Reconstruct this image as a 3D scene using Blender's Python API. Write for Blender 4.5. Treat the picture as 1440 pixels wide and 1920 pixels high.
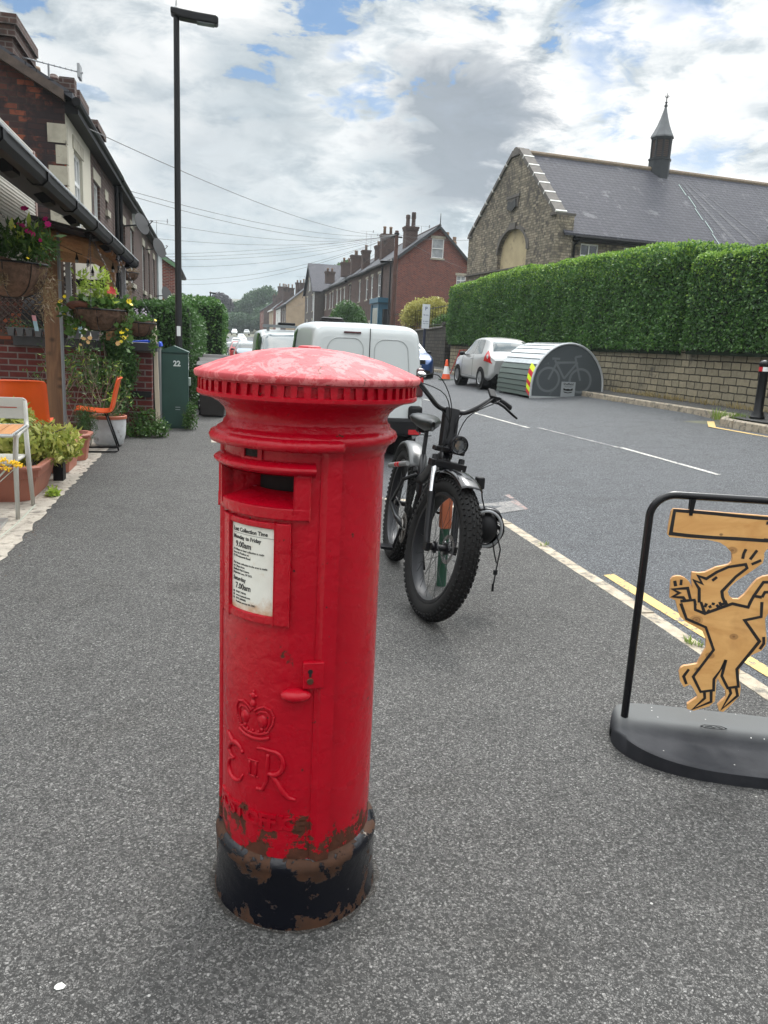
import bpy, bmesh, math, random
import numpy as np
from math import sin, cos, pi, radians as R, hypot, atan2, sqrt
from mathutils import Vector, Matrix
random.seed(7)
SC = bpy.context.scene
COL = SC.collection
for o in list(bpy.data.objects): bpy.data.objects.remove(o)

# ------------------------------------------------------------------ camera
cam_d = bpy.data.cameras.new('camera'); cam = bpy.data.objects.new('camera', cam_d); COL.objects.link(cam)
# columns: image right, image up, backwards
CX = Vector((0.97620, -0.21130, 0.04880)); CDN = Vector((0.00162, -0.21790, -0.97597)); CF = Vector((0.21685, 0.95282, -0.21237))
m3 = Matrix((CX, -CDN, -CF)).transposed()
cam.matrix_world = Matrix.Translation((0, 0, 1.58)) @ m3.to_4x4()
cam_d.sensor_fit = 'VERTICAL'; cam_d.sensor_height = 24.0
cam_d.lens = 24.0 * 1443 / 1920.0
cam_d.clip_start = 0.05; cam_d.clip_end = 2000
SC.camera = cam
SC.view_settings.view_transform = 'Standard'; SC.view_settings.look = 'None'
SC.view_settings.exposure = 0.0; SC.view_settings.gamma = 1.0
SC.render.engine = 'CYCLES'

# ------------------------------------------------------------------ node helper
class G:
    def __init__(s, tree): s.t = tree; s.n = tree.nodes; s.l = tree.links
    def node(s, ty, ins=None, **kw):
        nd = s.n.new(ty)
        for k, v in kw.items(): setattr(nd, k, v)
        for k, v in (ins or {}).items():
            s.put(nd.inputs[k], v)
        return nd
    def put(s, inp, v):
        if isinstance(v, bpy.types.NodeSocket): s.l.new(v, inp)
        else:
            if isinstance(v, (tuple, list)) and inp.type == 'RGBA' and len(v) == 3: v = (*v, 1)
            if isinstance(v, (int, float)) and inp.type == 'RGBA': v = (v, v, v, 1)
            if isinstance(v, (int, float)) and inp.type == 'VECTOR': v = (v, v, v)
            inp.default_value = v
    def coord(s, kind='Object'): return s.node('ShaderNodeTexCoord').outputs[kind]
    def noise(s, vec, scale, detail=4, rough=0.55, dist=0.0):
        return s.node('ShaderNodeTexNoise', {'Vector': vec, 'Scale': scale, 'Detail': detail, 'Roughness': rough, 'Distortion': dist}).outputs['Fac']
    def voro(s, vec, scale, feature='F1', out='Distance', rnd=1.0):
        return s.node('ShaderNodeTexVoronoi', {'Vector': vec, 'Scale': scale, 'Randomness': rnd}, feature=feature).outputs[out]
    def ramp(s, fac, stops, interp='LINEAR'):
        nd = s.node('ShaderNodeValToRGB', {'Fac': fac}); cr = nd.color_ramp; cr.interpolation = interp
        while len(cr.elements) < len(stops): cr.elements.new(0.5)
        for e, (p, c) in zip(cr.elements, stops):
            e.position = p
            e.color = (c, c, c, 1) if isinstance(c, (int, float)) else (*c, 1)
        return nd.outputs['Color']
    def mix(s, fac, a, b, mode='MIX'):
        nd = s.node('ShaderNodeMix', None, data_type='RGBA', blend_type=mode)
        s.put(nd.inputs[0], fac); s.put(nd.inputs[6], a); s.put(nd.inputs[7], b)
        return nd.outputs[2]
    def math(s, op, a, b=0.0, c=0.0, clamp=False):
        nd = s.node('ShaderNodeMath', None, operation=op, use_clamp=clamp)
        s.put(nd.inputs[0], a); s.put(nd.inputs[1], b); s.put(nd.inputs[2], c)
        return nd.outputs[0]
    def vmath(s, op, a, b=(0, 0, 0)):
        nd = s.node('ShaderNodeVectorMath', None, operation=op)
        s.put(nd.inputs[0], a); s.put(nd.inputs[1], b)
        return nd.outputs['Value'] if op in ('DOT_PRODUCT', 'LENGTH') else nd.outputs[0]
    def sep(s, v): return s.node('ShaderNodeSeparateXYZ', {0: v}).outputs
    def comb(s, x, y, z=0.0):
        nd = s.node('ShaderNodeCombineXYZ'); s.put(nd.inputs[0], x); s.put(nd.inputs[1], y); s.put(nd.inputs[2], z); return nd.outputs[0]
    def bump(s, h, strength=0.5, dist=0.01, normal=None):
        ins = {'Height': h, 'Strength': strength, 'Distance': dist}
        if normal is not None: ins['Normal'] = normal
        return s.node('ShaderNodeBump', ins).outputs[0]

MATS = {}
def mat(name, fn=None, col=(0.5, 0.5, 0.5), rough=0.6, metal=0.0, spec=0.5, var=0.0, vscale=6.0, bump=0.0, bscale=60.0, coat=0.0, emit=None, trans=0.0, dirt=None):
    if name in MATS: return MATS[name]
    m = bpy.data.materials.new(name); m.use_nodes = True
    g = G(m.node_tree); b = m.node_tree.nodes['Principled BSDF']
    b.inputs['Base Color'].default_value = (*col, 1); b.inputs['Roughness'].default_value = rough
    b.inputs['Metallic'].default_value = metal; b.inputs['Specular IOR Level'].default_value = spec
    b.inputs['Coat Weight'].default_value = coat; b.inputs['Coat Roughness'].default_value = 0.08
    b.inputs['Transmission Weight'].default_value = trans
    if fn: fn(g, b)
    else:
        v = g.coord()
        c = None
        if var:
            n = g.noise(v, vscale, 6, 0.6)
            c = g.mix(g.ramp(n, [(0.3, 0.0), (0.7, 1.0)]), tuple(x * (1 - var) for x in col), tuple(min(1, x * (1 + var)) for x in col))
        if dirt:
            n = g.noise(v, dirt[1], 6, 0.65)
            c = g.mix(g.ramp(n, [(dirt[2], 0.0), (dirt[2] + 0.12, 1.0)]), c if c is not None else col, dirt[0])
        if c is not None: g.put(b.inputs['Base Color'], c)
        if bump: g.put(b.inputs['Normal'], g.bump(g.noise(v, bscale, 4), bump, 0.01))
    MATS[name] = m
    return m

# ------------------------------------------------------------------ mesh builder
class MB:
    def __init__(s): s.v = []; s.f = []; s.mi = []; s.cur = 0
    def add(s, vs, fs, M=None):
        b = len(s.v)
        if M is not None: vs = [tuple(M @ Vector(p)) for p in vs]
        s.v += [tuple(p) for p in vs]
        s.f += [tuple(i + b for i in f) for f in fs]; s.mi += [s.cur] * len(fs); return s
    def box(s, x0, x1, y0, y1, z0, z1, M=None):
        vs = [(x0, y0, z0), (x1, y0, z0), (x1, y1, z0), (x0, y1, z0), (x0, y0, z1), (x1, y0, z1), (x1, y1, z1), (x0, y1, z1)]
        fs = [(0, 3, 2, 1), (4, 5, 6, 7), (0, 1, 5, 4), (1, 2, 6, 5), (2, 3, 7, 6), (3, 0, 4, 7)]
        return s.add(vs, fs, M)
    def cbox(s, c, d, M=None):
        return s.box(c[0] - d[0] / 2, c[0] + d[0] / 2, c[1] - d[1] / 2, c[1] + d[1] / 2, c[2] - d[2] / 2, c[2] + d[2] / 2, M)
    def prism(s, pts, a, b, axis='y', M=None):
        n = len(pts)
        def P(p, t): return {'y': (p[0], t, p[1]), 'x': (t, p[0], p[1]), 'z': (p[0], p[1], t)}[axis]
        vs = [P(p, a) for p in pts] + [P(p, b) for p in pts]
        fs = [tuple(range(n))[::-1], tuple(range(n, 2 * n))] + [(i, (i + 1) % n, n + (i + 1) % n, n + i) for i in range(n)]
        return s.add(vs, fs, M)
    def tube(s, pts, r, n=8, cap=True, M=None, closed=False):
        pts = [Vector(p) for p in pts]
        rs = r if isinstance(r, (list, tuple)) else [r] * len(pts)
        vs = []; up = None
        for i, p in enumerate(pts):
            if closed: d = pts[(i + 1) % len(pts)] - pts[i - 1]
            else: d = (pts[min(i + 1, len(pts) - 1)] - pts[max(i - 1, 0)])
            d = d.normalized() if d.length > 1e-9 else Vector((0, 0, 1))
            if up is None: up = Vector((0, 0, 1)) if abs(d.z) < 0.9 else Vector((1, 0, 0))
            a = d.cross(up)
            if a.length < 1e-6: a = d.orthogonal()
            a.normalize(); b = a.cross(d).normalized(); up = b
            for k in range(n):
                t = 2 * pi * k / n; vs.append(p + (a * cos(t) + b * sin(t)) * rs[i])
        fs = []; L = len(pts)
        for i in range(L if closed else L - 1):
            j = (i + 1) % L
            for k in range(n):
                k2 = (k + 1) % n; fs.append((i * n + k, i * n + k2, j * n + k2, j * n + k))
        if cap and not closed: fs += [tuple(range(n))[::-1], tuple((L - 1) * n + k for k in range(n))]
        return s.add(vs, fs, M)
    def lathe(s, prof, n=32, M=None, a0=0, a1=2 * pi, cap=True):
        full = abs(a1 - a0 - 2 * pi) < 1e-6; cols = n if full else n + 1
        vs = []
        for (r, z) in prof:
            for k in range(cols):
                t = a0 + (a1 - a0) * k / n; vs.append((r * cos(t), r * sin(t), z))
        fs = []
        for i in range(len(prof) - 1):
            for k in range(n):
                k2 = (k + 1) % cols; fs.append((i * cols + k, i * cols + k2, (i + 1) * cols + k2, (i + 1) * cols + k))
        if cap and full:
            if prof[0][0] > 1e-5: fs.append(tuple(range(cols))[::-1])
            if prof[-1][0] > 1e-5: fs.append(tuple((len(prof) - 1) * cols + k for k in range(cols)))
        return s.add(vs, fs, M)
    def ball(s, c, r, nu=12, nv=8, M=None):
        r = r if isinstance(r, (tuple, list)) else (r, r, r)
        vs = [(c[0], c[1], c[2] - r[2])]
        for i in range(1, nv):
            ph = -pi / 2 + pi * i / nv
            for k in range(nu):
                t = 2 * pi * k / nu; vs.append((c[0] + r[0] * cos(ph) * cos(t), c[1] + r[1] * cos(ph) * sin(t), c[2] + r[2] * sin(ph)))
        vs.append((c[0], c[1], c[2] + r[2])); fs = []
        for k in range(nu):
            k2 = (k + 1) % nu; fs.append((0, 1 + k2, 1 + k))
            for i in range(nv - 2): fs.append((1 + i * nu + k, 1 + i * nu + k2, 1 + (i + 1) * nu + k2, 1 + (i + 1) * nu + k))
            fs.append((len(vs) - 1, 1 + (nv - 2) * nu + k, 1 + (nv - 2) * nu + k2))
        return s.add(vs, fs, M)
    def grid(s, fn, us, ws, M=None, skip=None):
        vs = [fn(u, w) for u in us for w in ws]; nw = len(ws); fs = []
        for i in range(len(us) - 1):
            for j in range(nw - 1):
                if skip and skip((us[i] + us[i + 1]) / 2, (ws[j] + ws[j + 1]) / 2): continue
                fs.append((i * nw + j, (i + 1) * nw + j, (i + 1) * nw + j + 1, i * nw + j + 1))
        return s.add(vs, fs, M)
    def quad(s, a, b, c, d): return s.add([a, b, c, d], [(0, 1, 2, 3)])
    def build(s, name, mats, parent=None, smooth=False, bevel=0.0, loc=None, auto=None):
        me = bpy.data.meshes.new(name); me.from_pydata(s.v, [], s.f)
        ml = mats if isinstance(mats, (list, tuple)) else [mats]
        for m in ml: me.materials.append(m)
        if len(ml) > 1: me.polygons.foreach_set('material_index', s.mi)
        me.update()
        o = bpy.data.objects.new(name, me); COL.objects.link(o)
        if parent: o.parent = parent
        if loc: o.location = loc
        if smooth:
            me.polygons.foreach_set('use_smooth', [True] * len(me.polygons))
            if auto is not None:
                try: me.set_sharp_from_angle(angle=R(auto))
                except Exception: pass
        if bevel:
            md = o.modifiers.new('bevel', 'BEVEL'); md.width = bevel; md.segments = 2; md.limit_method = 'ANGLE'; md.angle_limit = R(40)
        return o

def tag(o, label=None, cat=None, group=None, kind=None):
    if label: o['label'] = label
    if cat: o['category'] = cat
    if group: o['group'] = group
    if kind: o['kind'] = kind
    return o
def thing(name, label, cat, loc=(0, 0, 0), rz=0, group=None, rot=None):
    o = bpy.data.objects.new(name, None); COL.objects.link(o); o.location = loc
    o.rotation_euler = rot if rot else (0, 0, rz); o.empty_display_size = 0.2
    return tag(o, label, cat, group)
def dup(o, parent=None):
    c = o.copy(); COL.objects.link(c)
    if parent: c.parent = parent
    for ch in list(o.children): dup(ch, c)
    return c

def textmesh(body, size, ext=0.001, bold=0.0, align='LEFT', shear=0.0):
    cu = bpy.data.curves.new('txt', 'FONT'); cu.body = body; cu.size = size; cu.extrude = ext; cu.offset = bold; cu.align_x = align; cu.shear = shear
    cu.resolution_u = 3
    ob = bpy.data.objects.new('txt', cu); COL.objects.link(ob)
    dg = bpy.context.evaluated_depsgraph_get(); dg.update()
    me = ob.evaluated_get(dg).to_mesh()
    vs = [tuple(v.co) for v in me.vertices]; fs = [tuple(p.vertices) for p in me.polygons]
    ob.evaluated_get(dg).to_mesh_clear()
    bpy.data.objects.remove(ob); bpy.data.curves.remove(cu)
    return vs, fs

def np_mesh(name, V, F, m, parent=None, smooth=False):
    """V (n,3), F (k,4) arrays"""
    me = bpy.data.meshes.new(name); k = F.shape[1]
    me.vertices.add(len(V)); me.vertices.foreach_set('co', V.astype(np.float32).ravel())
    me.loops.add(F.size); me.loops.foreach_set('vertex_index', F.astype(np.int32).ravel())
    me.polygons.add(len(F)); me.polygons.foreach_set('loop_start', np.arange(0, F.size, k, dtype=np.int32))
    me.polygons.foreach_set('loop_total', np.full(len(F), k, dtype=np.int32))
    me.update(calc_edges=True); me.validate()
    me.materials.append(m)
    o = bpy.data.objects.new(name, me); COL.objects.link(o)
    if parent: o.parent = parent
    return o

def leaves(name, P, size, m, parent=None, seed=1, nrm=None, aspect=0.5, sv=0.4, align=0.5, up=0.0):
    """diamond-shaped leaves, one small kite per point"""
    rg = np.random.default_rng(seed); P = np.asarray(P, float); n = len(P)
    N = rg.normal(size=(n, 3)); N /= np.linalg.norm(N, axis=1)[:, None]
    if nrm is not None:
        N = N * (1 - align) + np.asarray(nrm) * align; N /= np.linalg.norm(N, axis=1)[:, None] + 1e-9
    A = rg.normal(size=(n, 3)); A[:, 2] += up; A -= N * (A * N).sum(1)[:, None]; A /= np.linalg.norm(A, axis=1)[:, None] + 1e-9
    B = np.cross(N, A); s = size * (1 - sv + 2 * sv * rg.random(n))[:, None]
    V = np.stack([P, P + A * s * 0.55 + B * s * aspect * 0.5, P + A * s - N * s * 0.15, P + A * s * 0.55 - B * s * aspect * 0.5], 1).reshape(-1, 3)
    F = np.arange(4 * n).reshape(n, 4)
    return np_mesh(name, V, F, m, parent)

def leafmat(name, dark, light, third=None, rough=0.45, zgrad=None):
    def fn(g, b):
        r = g.node('ShaderNodeNewGeometry').outputs['Random Per Island']
        st = [(0.0, dark), (0.75, light)] + ([(1.0, third)] if third else [])
        c = g.ramp(r, st)
        n = g.noise(g.coord(), 1.3, 3)
        c = g.mix(g.ramp(n, [(0.35, 0.0), (0.65, 0.45)]), c, light)
        g.put(b.inputs['Base Color'], c); b.inputs['Roughness'].default_value = rough
        b.inputs['Specular IOR Level'].default_value = 0.35
        # thin leaf: some light passes through
        tr = g.node('ShaderNodeBsdfTranslucent', {'Color': g.mix(0.5, c, light)})
        mx = g.node('ShaderNodeMixShader', {0: 0.3}); out = g.n['Material Output']
        g.l.new(b.outputs[0], mx.inputs[1]); g.l.new(tr.outputs[0], mx.inputs[2]); g.l.new(mx.outputs[0], out.inputs[0])
    return mat(name, fn)

# ------------------------------------------------------------------ world
W = bpy.data.worlds.new('World'); SC.world = W; W.use_nodes = True
SUN_EL, SUN_AZ = 52, 28            # degrees; azimuth from +Y towards +X
def build_world():
    g = G(W.node_tree)
    for n in list(g.n): g.n.remove(n)
    out = g.node('ShaderNodeOutputWorld')
    sky = g.node('ShaderNodeTexSky', None, sky_type='NISHITA')
    sky.sun_disc = False; sky.sun_elevation = R(SUN_EL); sky.sun_rotation = R(SUN_AZ); sky.air_density = 1.0; sky.dust_density = 0.6
    b1 = g.node('ShaderNodeBackground', {'Color': g.mix(1.0, sky.outputs[0], (0.55, 0.80, 1.0), 'MULTIPLY'), 'Strength': 0.10})
    d = g.vmath('NORMALIZE', g.coord('Generated')); x, y, z = g.sep(d)
    zz = g.math('MAXIMUM', z, 0.0)
    k = g.math('ADD', zz, 0.42)
    p = g.comb(g.math('MULTIPLY', g.math('DIVIDE', x, k), 1.0), g.math('DIVIDE', y, k), g.math('MULTIPLY', z, 2.5))
    def off(v): return g.vmath('ADD', p, v)
    fine = g.noise(off((11.0, 2.0, 4.0)), 11.0, 10, 0.6, 0.3)
    mid = g.noise(off((4.0, 9.0, 1.0)), 4.6, 8, 0.55, 0.5)
    big = g.noise(off((1.0, 5.0, 9.0)), 2.0, 4, 0.5)
    billow = g.voro(g.vmath('ADD', p, g.vmath('MULTIPLY', g.comb(g.math('SUBTRACT', fine, 0.5), g.math('SUBTRACT', mid, 0.5), 0), (0.28, 0.28, 0.28))), 7.5, 'SMOOTH_F1')
    n = g.math('ADD', g.math('ADD', g.math('MULTIPLY', fine, 0.40), g.math('MULTIPLY', mid, 0.42)), g.math('MULTIPLY', big, 0.25))
    n = g.math('SUBTRACT', n, g.math('MULTIPLY', g.math('SUBTRACT', billow, 0.35), 0.16))
    body = g.ramp(n, [(0.425, (0.42, 0.49, 0.54)), (0.475, (0.66, 0.72, 0.76)), (0.515, (0.90, 0.93, 0.94)), (0.565, (1.08, 1.08, 1.07))])
    wv = g.vmath('NORMALIZE', g.vmath('ADD', d, g.vmath('MULTIPLY', g.comb(g.math('SUBTRACT', fine, 0.5), 0, g.math('SUBTRACT', mid, 0.5)), (0.20, 0.0, 0.22))))
    def near_(v3, rad, soft, amount):
        dd = g.math('POWER', g.math('MAXIMUM', g.math('SUBTRACT', 1.0, g.vmath('DOT_PRODUCT', wv, tuple(Vector(v3).normalized()))), 0.0), 0.5)
        return g.ramp(g.math('DIVIDE', dd, 1.4142 * sin(rad / 2)), [(max(0.0, 1 - soft), amount), (1.0, 0.0)])
    c = body
    for (v3, rad, soft, amount, colr) in BLOBS: c = g.mix(near_(v3, rad, soft, amount), c, g.mix(fine, tuple(t * 0.80 for t in colr), tuple(t * 1.25 for t in colr)))
    c = g.mix(g.ramp(zz, [(0.0, 0.95), (0.09, 0.65), (0.18, 0.0)]), c, g.mix(g.ramp(mid, [(0.35, 0.0), (0.65, 1.0)]), (0.42, 0.52, 0.57), (0.62, 0.70, 0.74)))
    hole = g.math('MULTIPLY', g.ramp(g.math('ADD', mid, g.math('MULTIPLY', fine, 0.5)), [(0.575, 1.0), (0.62, 0.0)]), g.ramp(zz, [(0.22, 0.0), (0.30, 1.0)]))
    for (v3, rad, soft, amount) in HOLES: hole = g.math('MAXIMUM', hole, near_(v3, rad, soft, amount))
    cover = g.math('SUBTRACT', 1.0, g.math('MULTIPLY', hole, 0.85), clamp=True)
    # an overcast sky brightens towards the zenith and the hidden sun
    sd = Vector((sin(R(SUN_AZ)) * cos(R(SUN_EL)), cos(R(SUN_AZ)) * cos(R(SUN_EL)), sin(R(SUN_EL))))
    glow = g.math('POWER', g.math('MAXIMUM', g.vmath('DOT_PRODUCT', d, tuple(sd)), 0.0), 6.0)
    zen = g.ramp(zz, [(0.36, 0.0), (0.75, 1.0)])
    st = g.math('ADD', g.math('ADD', CLOUD, g.math('MULTIPLY', zen, ZEN)), g.math('MULTIPLY', g.math('MULTIPLY', glow, zen), SUNGLOW))
    b2 = g.node('ShaderNodeBackground', {'Color': c, 'Strength': st})
    mx = g.node('ShaderNodeMixShader', {0: cover}); g.l.new(b1.outputs[0], mx.inputs[1]); g.l.new(b2.outputs[0], mx.inputs[2])
    g.l.new(mx.outputs[0], out.inputs[0])
CLOUD = 1.03; ZEN = 2.2; SUNGLOW = 5.0
# heavier grey clouds: (direction, angular radius, softness, amount, colour)
BLOBS = [((0.275, 0.9158, 0.235), 0.115, 0.60, 0.95, (0.30, 0.345, 0.40)), ((0.325, 0.92, 0.275), 0.06, 0.7, 0.8, (0.34, 0.39, 0.45)),
         ((0.085, 0.95, 0.27), 0.10, 0.8, 0.75, (0.46, 0.52, 0.56)), ((-0.02, 0.95, 0.20), 0.16, 0.9, 0.7, (0.44, 0.50, 0.55)),
         ((-0.16, 0.95, 0.33), 0.14, 0.9, 0.6, (0.50, 0.56, 0.60)), ((0.10, 0.98, 0.10), 0.25, 0.9, 0.6, (0.48, 0.56, 0.61))]
HOLES = [((0.405, 0.855, 0.325), 0.038, 0.8, 0.8), ((0.42, 0.85, 0.27), 0.03, 0.9, 0.7), ((0.17, 0.945, 0.278), 0.028, 0.8, 0.8), ((0.135, 0.93, 0.335), 0.03, 0.8, 0.7), ((0.52, 0.8, 0.22), 0.04, 0.8, 0.7), ((0.48, 0.8, 0.37), 0.05, 0.7, 0.8)]
build_world()
sun_d = bpy.data.lights.new('sun', 'SUN'); sun_d.energy = 2.2; sun_d.angle = R(14); sun_d.color = (1.0, 0.96, 0.9)
sun = bpy.data.objects.new('sun', sun_d); COL.objects.link(sun)
sun.rotation_euler = (R(90 - SUN_EL), 0, R(180 - SUN_AZ)); sun.location = (0, 0, 20)
# ------------------------------------------------------------------ ground heights
def lerp(a, b, t): return a + (b - a) * max(0.0, min(1.0, t))
def table(t, xs, ys): return float(np.interp(t, xs, ys))
def prof(y): return table(y, [-50, 40, 75, 110, 150, 230, 300, 420], [0, 0, -0.3, -0.1, 0.5, 2.2, 4.0, 10])
def fade(y): return table(y, [-50, 40, 90, 200, 500], [1, 1, 0.7, 0.3, 0.2])
def bend(y): return table(y, [-50, 60, 120, 180, 240, 300], [0, 0, 0.3, 1.0, 2.2, 3.5])   # road drifts right far away
def road_z(x, y):
    xx = x - bend(y)
    return prof(y) - 0.06 + max(0.0, min(xx, 9.7) - 2.75) * 0.085 * fade(y)
def kerb_x(y):
    if y < 6.75: return 2.76 - 0.03 * max(0, 4 - y)
    if y < 7.85: return 0.95 + 1.81 * sqrt(max(0, 1 - ((y - 6.75) / 1.1) ** 2))
    return 0.95 + bend(y)

def asphalt(name, base, lo, hi, tint, scale=1.0, patch=True, rough=0.85):
    def fn(g, b):
        v = g.coord()
        wv = g.vmath('ADD', v, g.vmath('MULTIPLY', g.node('ShaderNodeTexNoise', {'Vector': v, 'Scale': 90.0, 'Detail': 2}).outputs['Color'], (0.006, 0.006, 0.006)))
        r1 = g.sep(g.voro(wv, 150 * scale, out='Color')); r2 = g.sep(g.voro(wv, 300 * scale, out='Color')); e1 = g.voro(wv, 150 * scale, 'DISTANCE_TO_EDGE')
        pick = g.math('GREATER_THAN', r1[1], 0.45)
        rnd = g.math('ADD', g.math('MULTIPLY', r1[0], pick), g.math('MULTIPLY', r2[0], g.math('SUBTRACT', 1.0, pick)))
        n = g.noise(v, 420 * scale, 2, 0.7)
        c = g.ramp(rnd, [(0.0, tuple(t * 0.62 for t in lo)), (0.35, lo), (0.75, base), (0.96, hi), (1.0, tuple(t * 1.3 for t in hi))])
        c = g.mix(g.ramp(e1, [(0.0, 0.55), (0.10, 0.0)]), c, tuple(x * 0.45 for x in lo))
        c = g.mix(g.ramp(n, [(0.35, 0.35), (0.60, 0.0)]), c, tuple(x * 0.5 for x in lo)); stone = g.math('MULTIPLY', rnd, g.ramp(e1, [(0.0, 0.0), (0.12, 1.0)]))
        big = g.noise(v, 0.55, 5, 0.6)
        c = g.mix(g.ramp(big, [(0.32, 0.0), (0.68, 0.55)]), c, g.mix(1.0, c, tint, 'MULTIPLY'))
        med = g.noise(v, 4.0, 5, 0.7)
        st2 = g.noise(g.vmath('ADD', v, (5, 3, 0)), 1.6, 6, 0.7)
        c = g.mix(g.ramp(st2, [(0.56, 0.0), (0.66, 0.35)]), c, g.mix(1.0, c, (0.72, 0.70, 0.67), 'MULTIPLY'))
        c = g.mix(g.ramp(med, [(0.36, 0.32), (0.52, 0.0)]), c, g.mix(1.0, c, (0.6, 0.6, 0.6), 'MULTIPLY'))
        # rare pale specks
        sp = g.voro(v, 9.0); spc = g.sep(g.voro(v, 9.0, out='Color'))[1]
        m = g.math('MULTIPLY', g.math('LESS_THAN', sp, 0.04), g.math('GREATER_THAN', spc, 0.75))
        c = g.mix(m, c, (0.48, 0.47, 0.45))
        # darker joint cracks
        g.put(b.inputs['Base Color'], c)
        g.put(b.inputs['Roughness'], g.ramp(rnd, [(0.0, rough), (0.9, rough), (1.0, rough - 0.15)]))
        b.inputs['Specular IOR Level'].default_value = 0.25
        h = g.math('ADD', g.math('MULTIPLY', stone, 0.7), g.math('MULTIPLY', n, 0.6))
        g.put(b.inputs['Normal'], g.bump(h, 0.9, 0.006))
    return mat(name, fn)
M_pave = asphalt('pavement tarmac', (0.168, 0.164, 0.158), (0.066, 0.065, 0.063), (0.275, 0.268, 0.257), (0.74, 0.735, 0.73), 1.0)
M_road = asphalt('road tarmac', (0.152, 0.157, 0.166), (0.064, 0.067, 0.072), (0.235, 0.242, 0.250), (1.12, 1.13, 1.14), 0.9)
M_kerb = mat('kerb concrete', None, (0.34, 0.29, 0.22), 0.9, var=0.28, vscale=9, bump=0.6, bscale=120, dirt=((0.13, 0.12, 0.10), 11, 0.50))
M_conc = mat('forecourt concrete', None, (0.36, 0.325, 0.275), 0.9, var=0.25, vscale=5, bump=0.6, bscale=70, dirt=((0.14, 0.12, 0.10), 9, 0.52))
M_earth = mat('earth', None, (0.10, 0.10, 0.07), 0.95, var=0.3, vscale=2)
def worn_paint(name, col, cut):
    def fn(g, b):
        v = g.coord(); n = g.noise(v, 38, 5, 0.75); n2 = g.noise(v, 3.0, 3)
        f = g.ramp(g.math('ADD', g.math('MULTIPLY', n, 0.75), g.math('MULTIPLY', n2, 0.3)), [(cut, 0.0), (cut + 0.05, 1.0)])
        c = g.mix(g.noise(v, 9, 4), tuple(x * 0.78 for x in col), col)
        g.put(b.inputs['Base Color'], g.mix(f, (0.10, 0.10, 0.105), c)); b.inputs['Roughness'].default_value = 0.75
        g.put(b.inputs['Normal'], g.bump(g.noise(v, 160, 3), 0.6, 0.005))
    return mat(name, fn)
M_yellow = worn_paint('yellow road paint', (0.58, 0.40, 0.13), 0.445)
M_white = worn_paint('white road paint', (0.50, 0.485, 0.44), 0.475)

ys_far = [-6, -3, 0, 2, 4, 5.5, 6.75] + [6.75 + 1.1 * sin(t * pi / 16) for t in range(1, 8)] + [7.85, 9, 11, 14, 18, 24, 30, 36, 42, 50, 60, 75, 90, 110, 130, 150, 175, 200, 230, 260, 300]
# the far terrain, one sheet to the horizon
def ground_z(x, y):
    base = road_z(max(x, kerb_x(y)), y) if x > kerb_x(y) else prof(y) - 0.06
    right = max(0.0, min(1.0, (x - bend(y) - 10.9) / 0.4)) * (0.95 * fade(y))
    hill = max(0.0, (y - 240) / 100) ** 1.3 * 5 + max(0, abs(x) - 120) * 0.02
    return base + right + hill * 0.6 - 0.035
g_ = MB(); xs = [-400, -200, -100, -50, -20, -8, -3, -1, 0.5, 2, 3.5, 5, 7, 9, 9.9, 10.95, 11.35, 14, 20, 40, 80, 150, 300, 500]
g_.grid(lambda x, y: (x, y, ground_z(x, y)), xs, [-60, -20, -6, 0, 6, 12, 18, 26, 36, 50, 75, 110, 150, 200, 250, 300, 350, 420, 550, 800])
tag(g_.build('ground', M_earth), kind='structure')
# road sheet
r_ = MB(); b0 = 0
vs = []; 
W_ = [0.0, 0.04, 0.1, 0.2, 0.3, 0.45, 0.6, 0.8, 1.0]
for y in ys_far:
    a = kerb_x(y) - 0.3; b = 14.0 + bend(y) if y < 12.45 else 9.75 + bend(y)
    for t in W_:
        x = a + (b - a) * t
        vs.append((x, y, road_z(max(x, kerb_x(y) * 0 + x), y) if x > 2.75 + bend(y) else prof(y) - 0.06))
fs = [(i * 9 + j, i * 9 + j + 1, (i + 1) * 9 + j + 1, (i + 1) * 9 + j) for i in range(len(ys_far) - 1) for j in range(8)]
r_.add(vs, fs); tag(r_.build('road', M_road), kind='structure')
# near / left pavement
p_ = MB(); vs = []
LP = [-1.47, -1.2, -0.6, 0.0, 0.4]
for y in ys_far:
    xk = kerb_x(y) - 0.125
    row = [-1.47 + (xk + 1.47) * t for t in (0, .25, .5, .75, 1.0)]
    vs += [(x, y, prof(y)) for x in row]
n = 5
fs = [(i * n + j, i * n + j + 1, (i + 1) * n + j + 1, (i + 1) * n + j) for i in range(len(ys_far) - 1) for j in range(n - 1)]
p_.add(vs, fs); tag(p_.build('pavement', M_pave), kind='structure')
# kerb stones, left side (each stone about 0.9 m, joints between)
def kerb_run(name, pts, width, h, side=1):
    k = MB()
    for (a, b) in zip(pts[:-1], pts[1:]):
        a = Vector(a); b = Vector(b); d = (b - a); L = d.length; d.normalize(); nn = Vector((d.y, -d.x, 0)).normalized() * side
        m = max(1, round(L / 0.92))
        for i in range(m):
            p = a + d * (L * i / m + 0.006); q = a + d * (L * (i + 1) / m - 0.006)
            jj = random.uniform(-0.004, 0.004)
            vs = []
            for w in (p, q):
                for (o, z) in ((0, -h), (0, 0.003 + jj), (width - 0.02, 0.003 + jj), (width, -0.018 + jj), (width, -h)):
                    vs.append(w + nn * o + Vector((0, 0, z)))
            k.add(vs, [(0, 1, 2, 3, 4)[::-1], (5, 6, 7, 8, 9)] + [(j, (j + 1) % 5, 5 + (j + 1) % 5, 5 + j) for j in range(5)])
    return tag(k.build(name, M_kerb), kind='structure')
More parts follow.
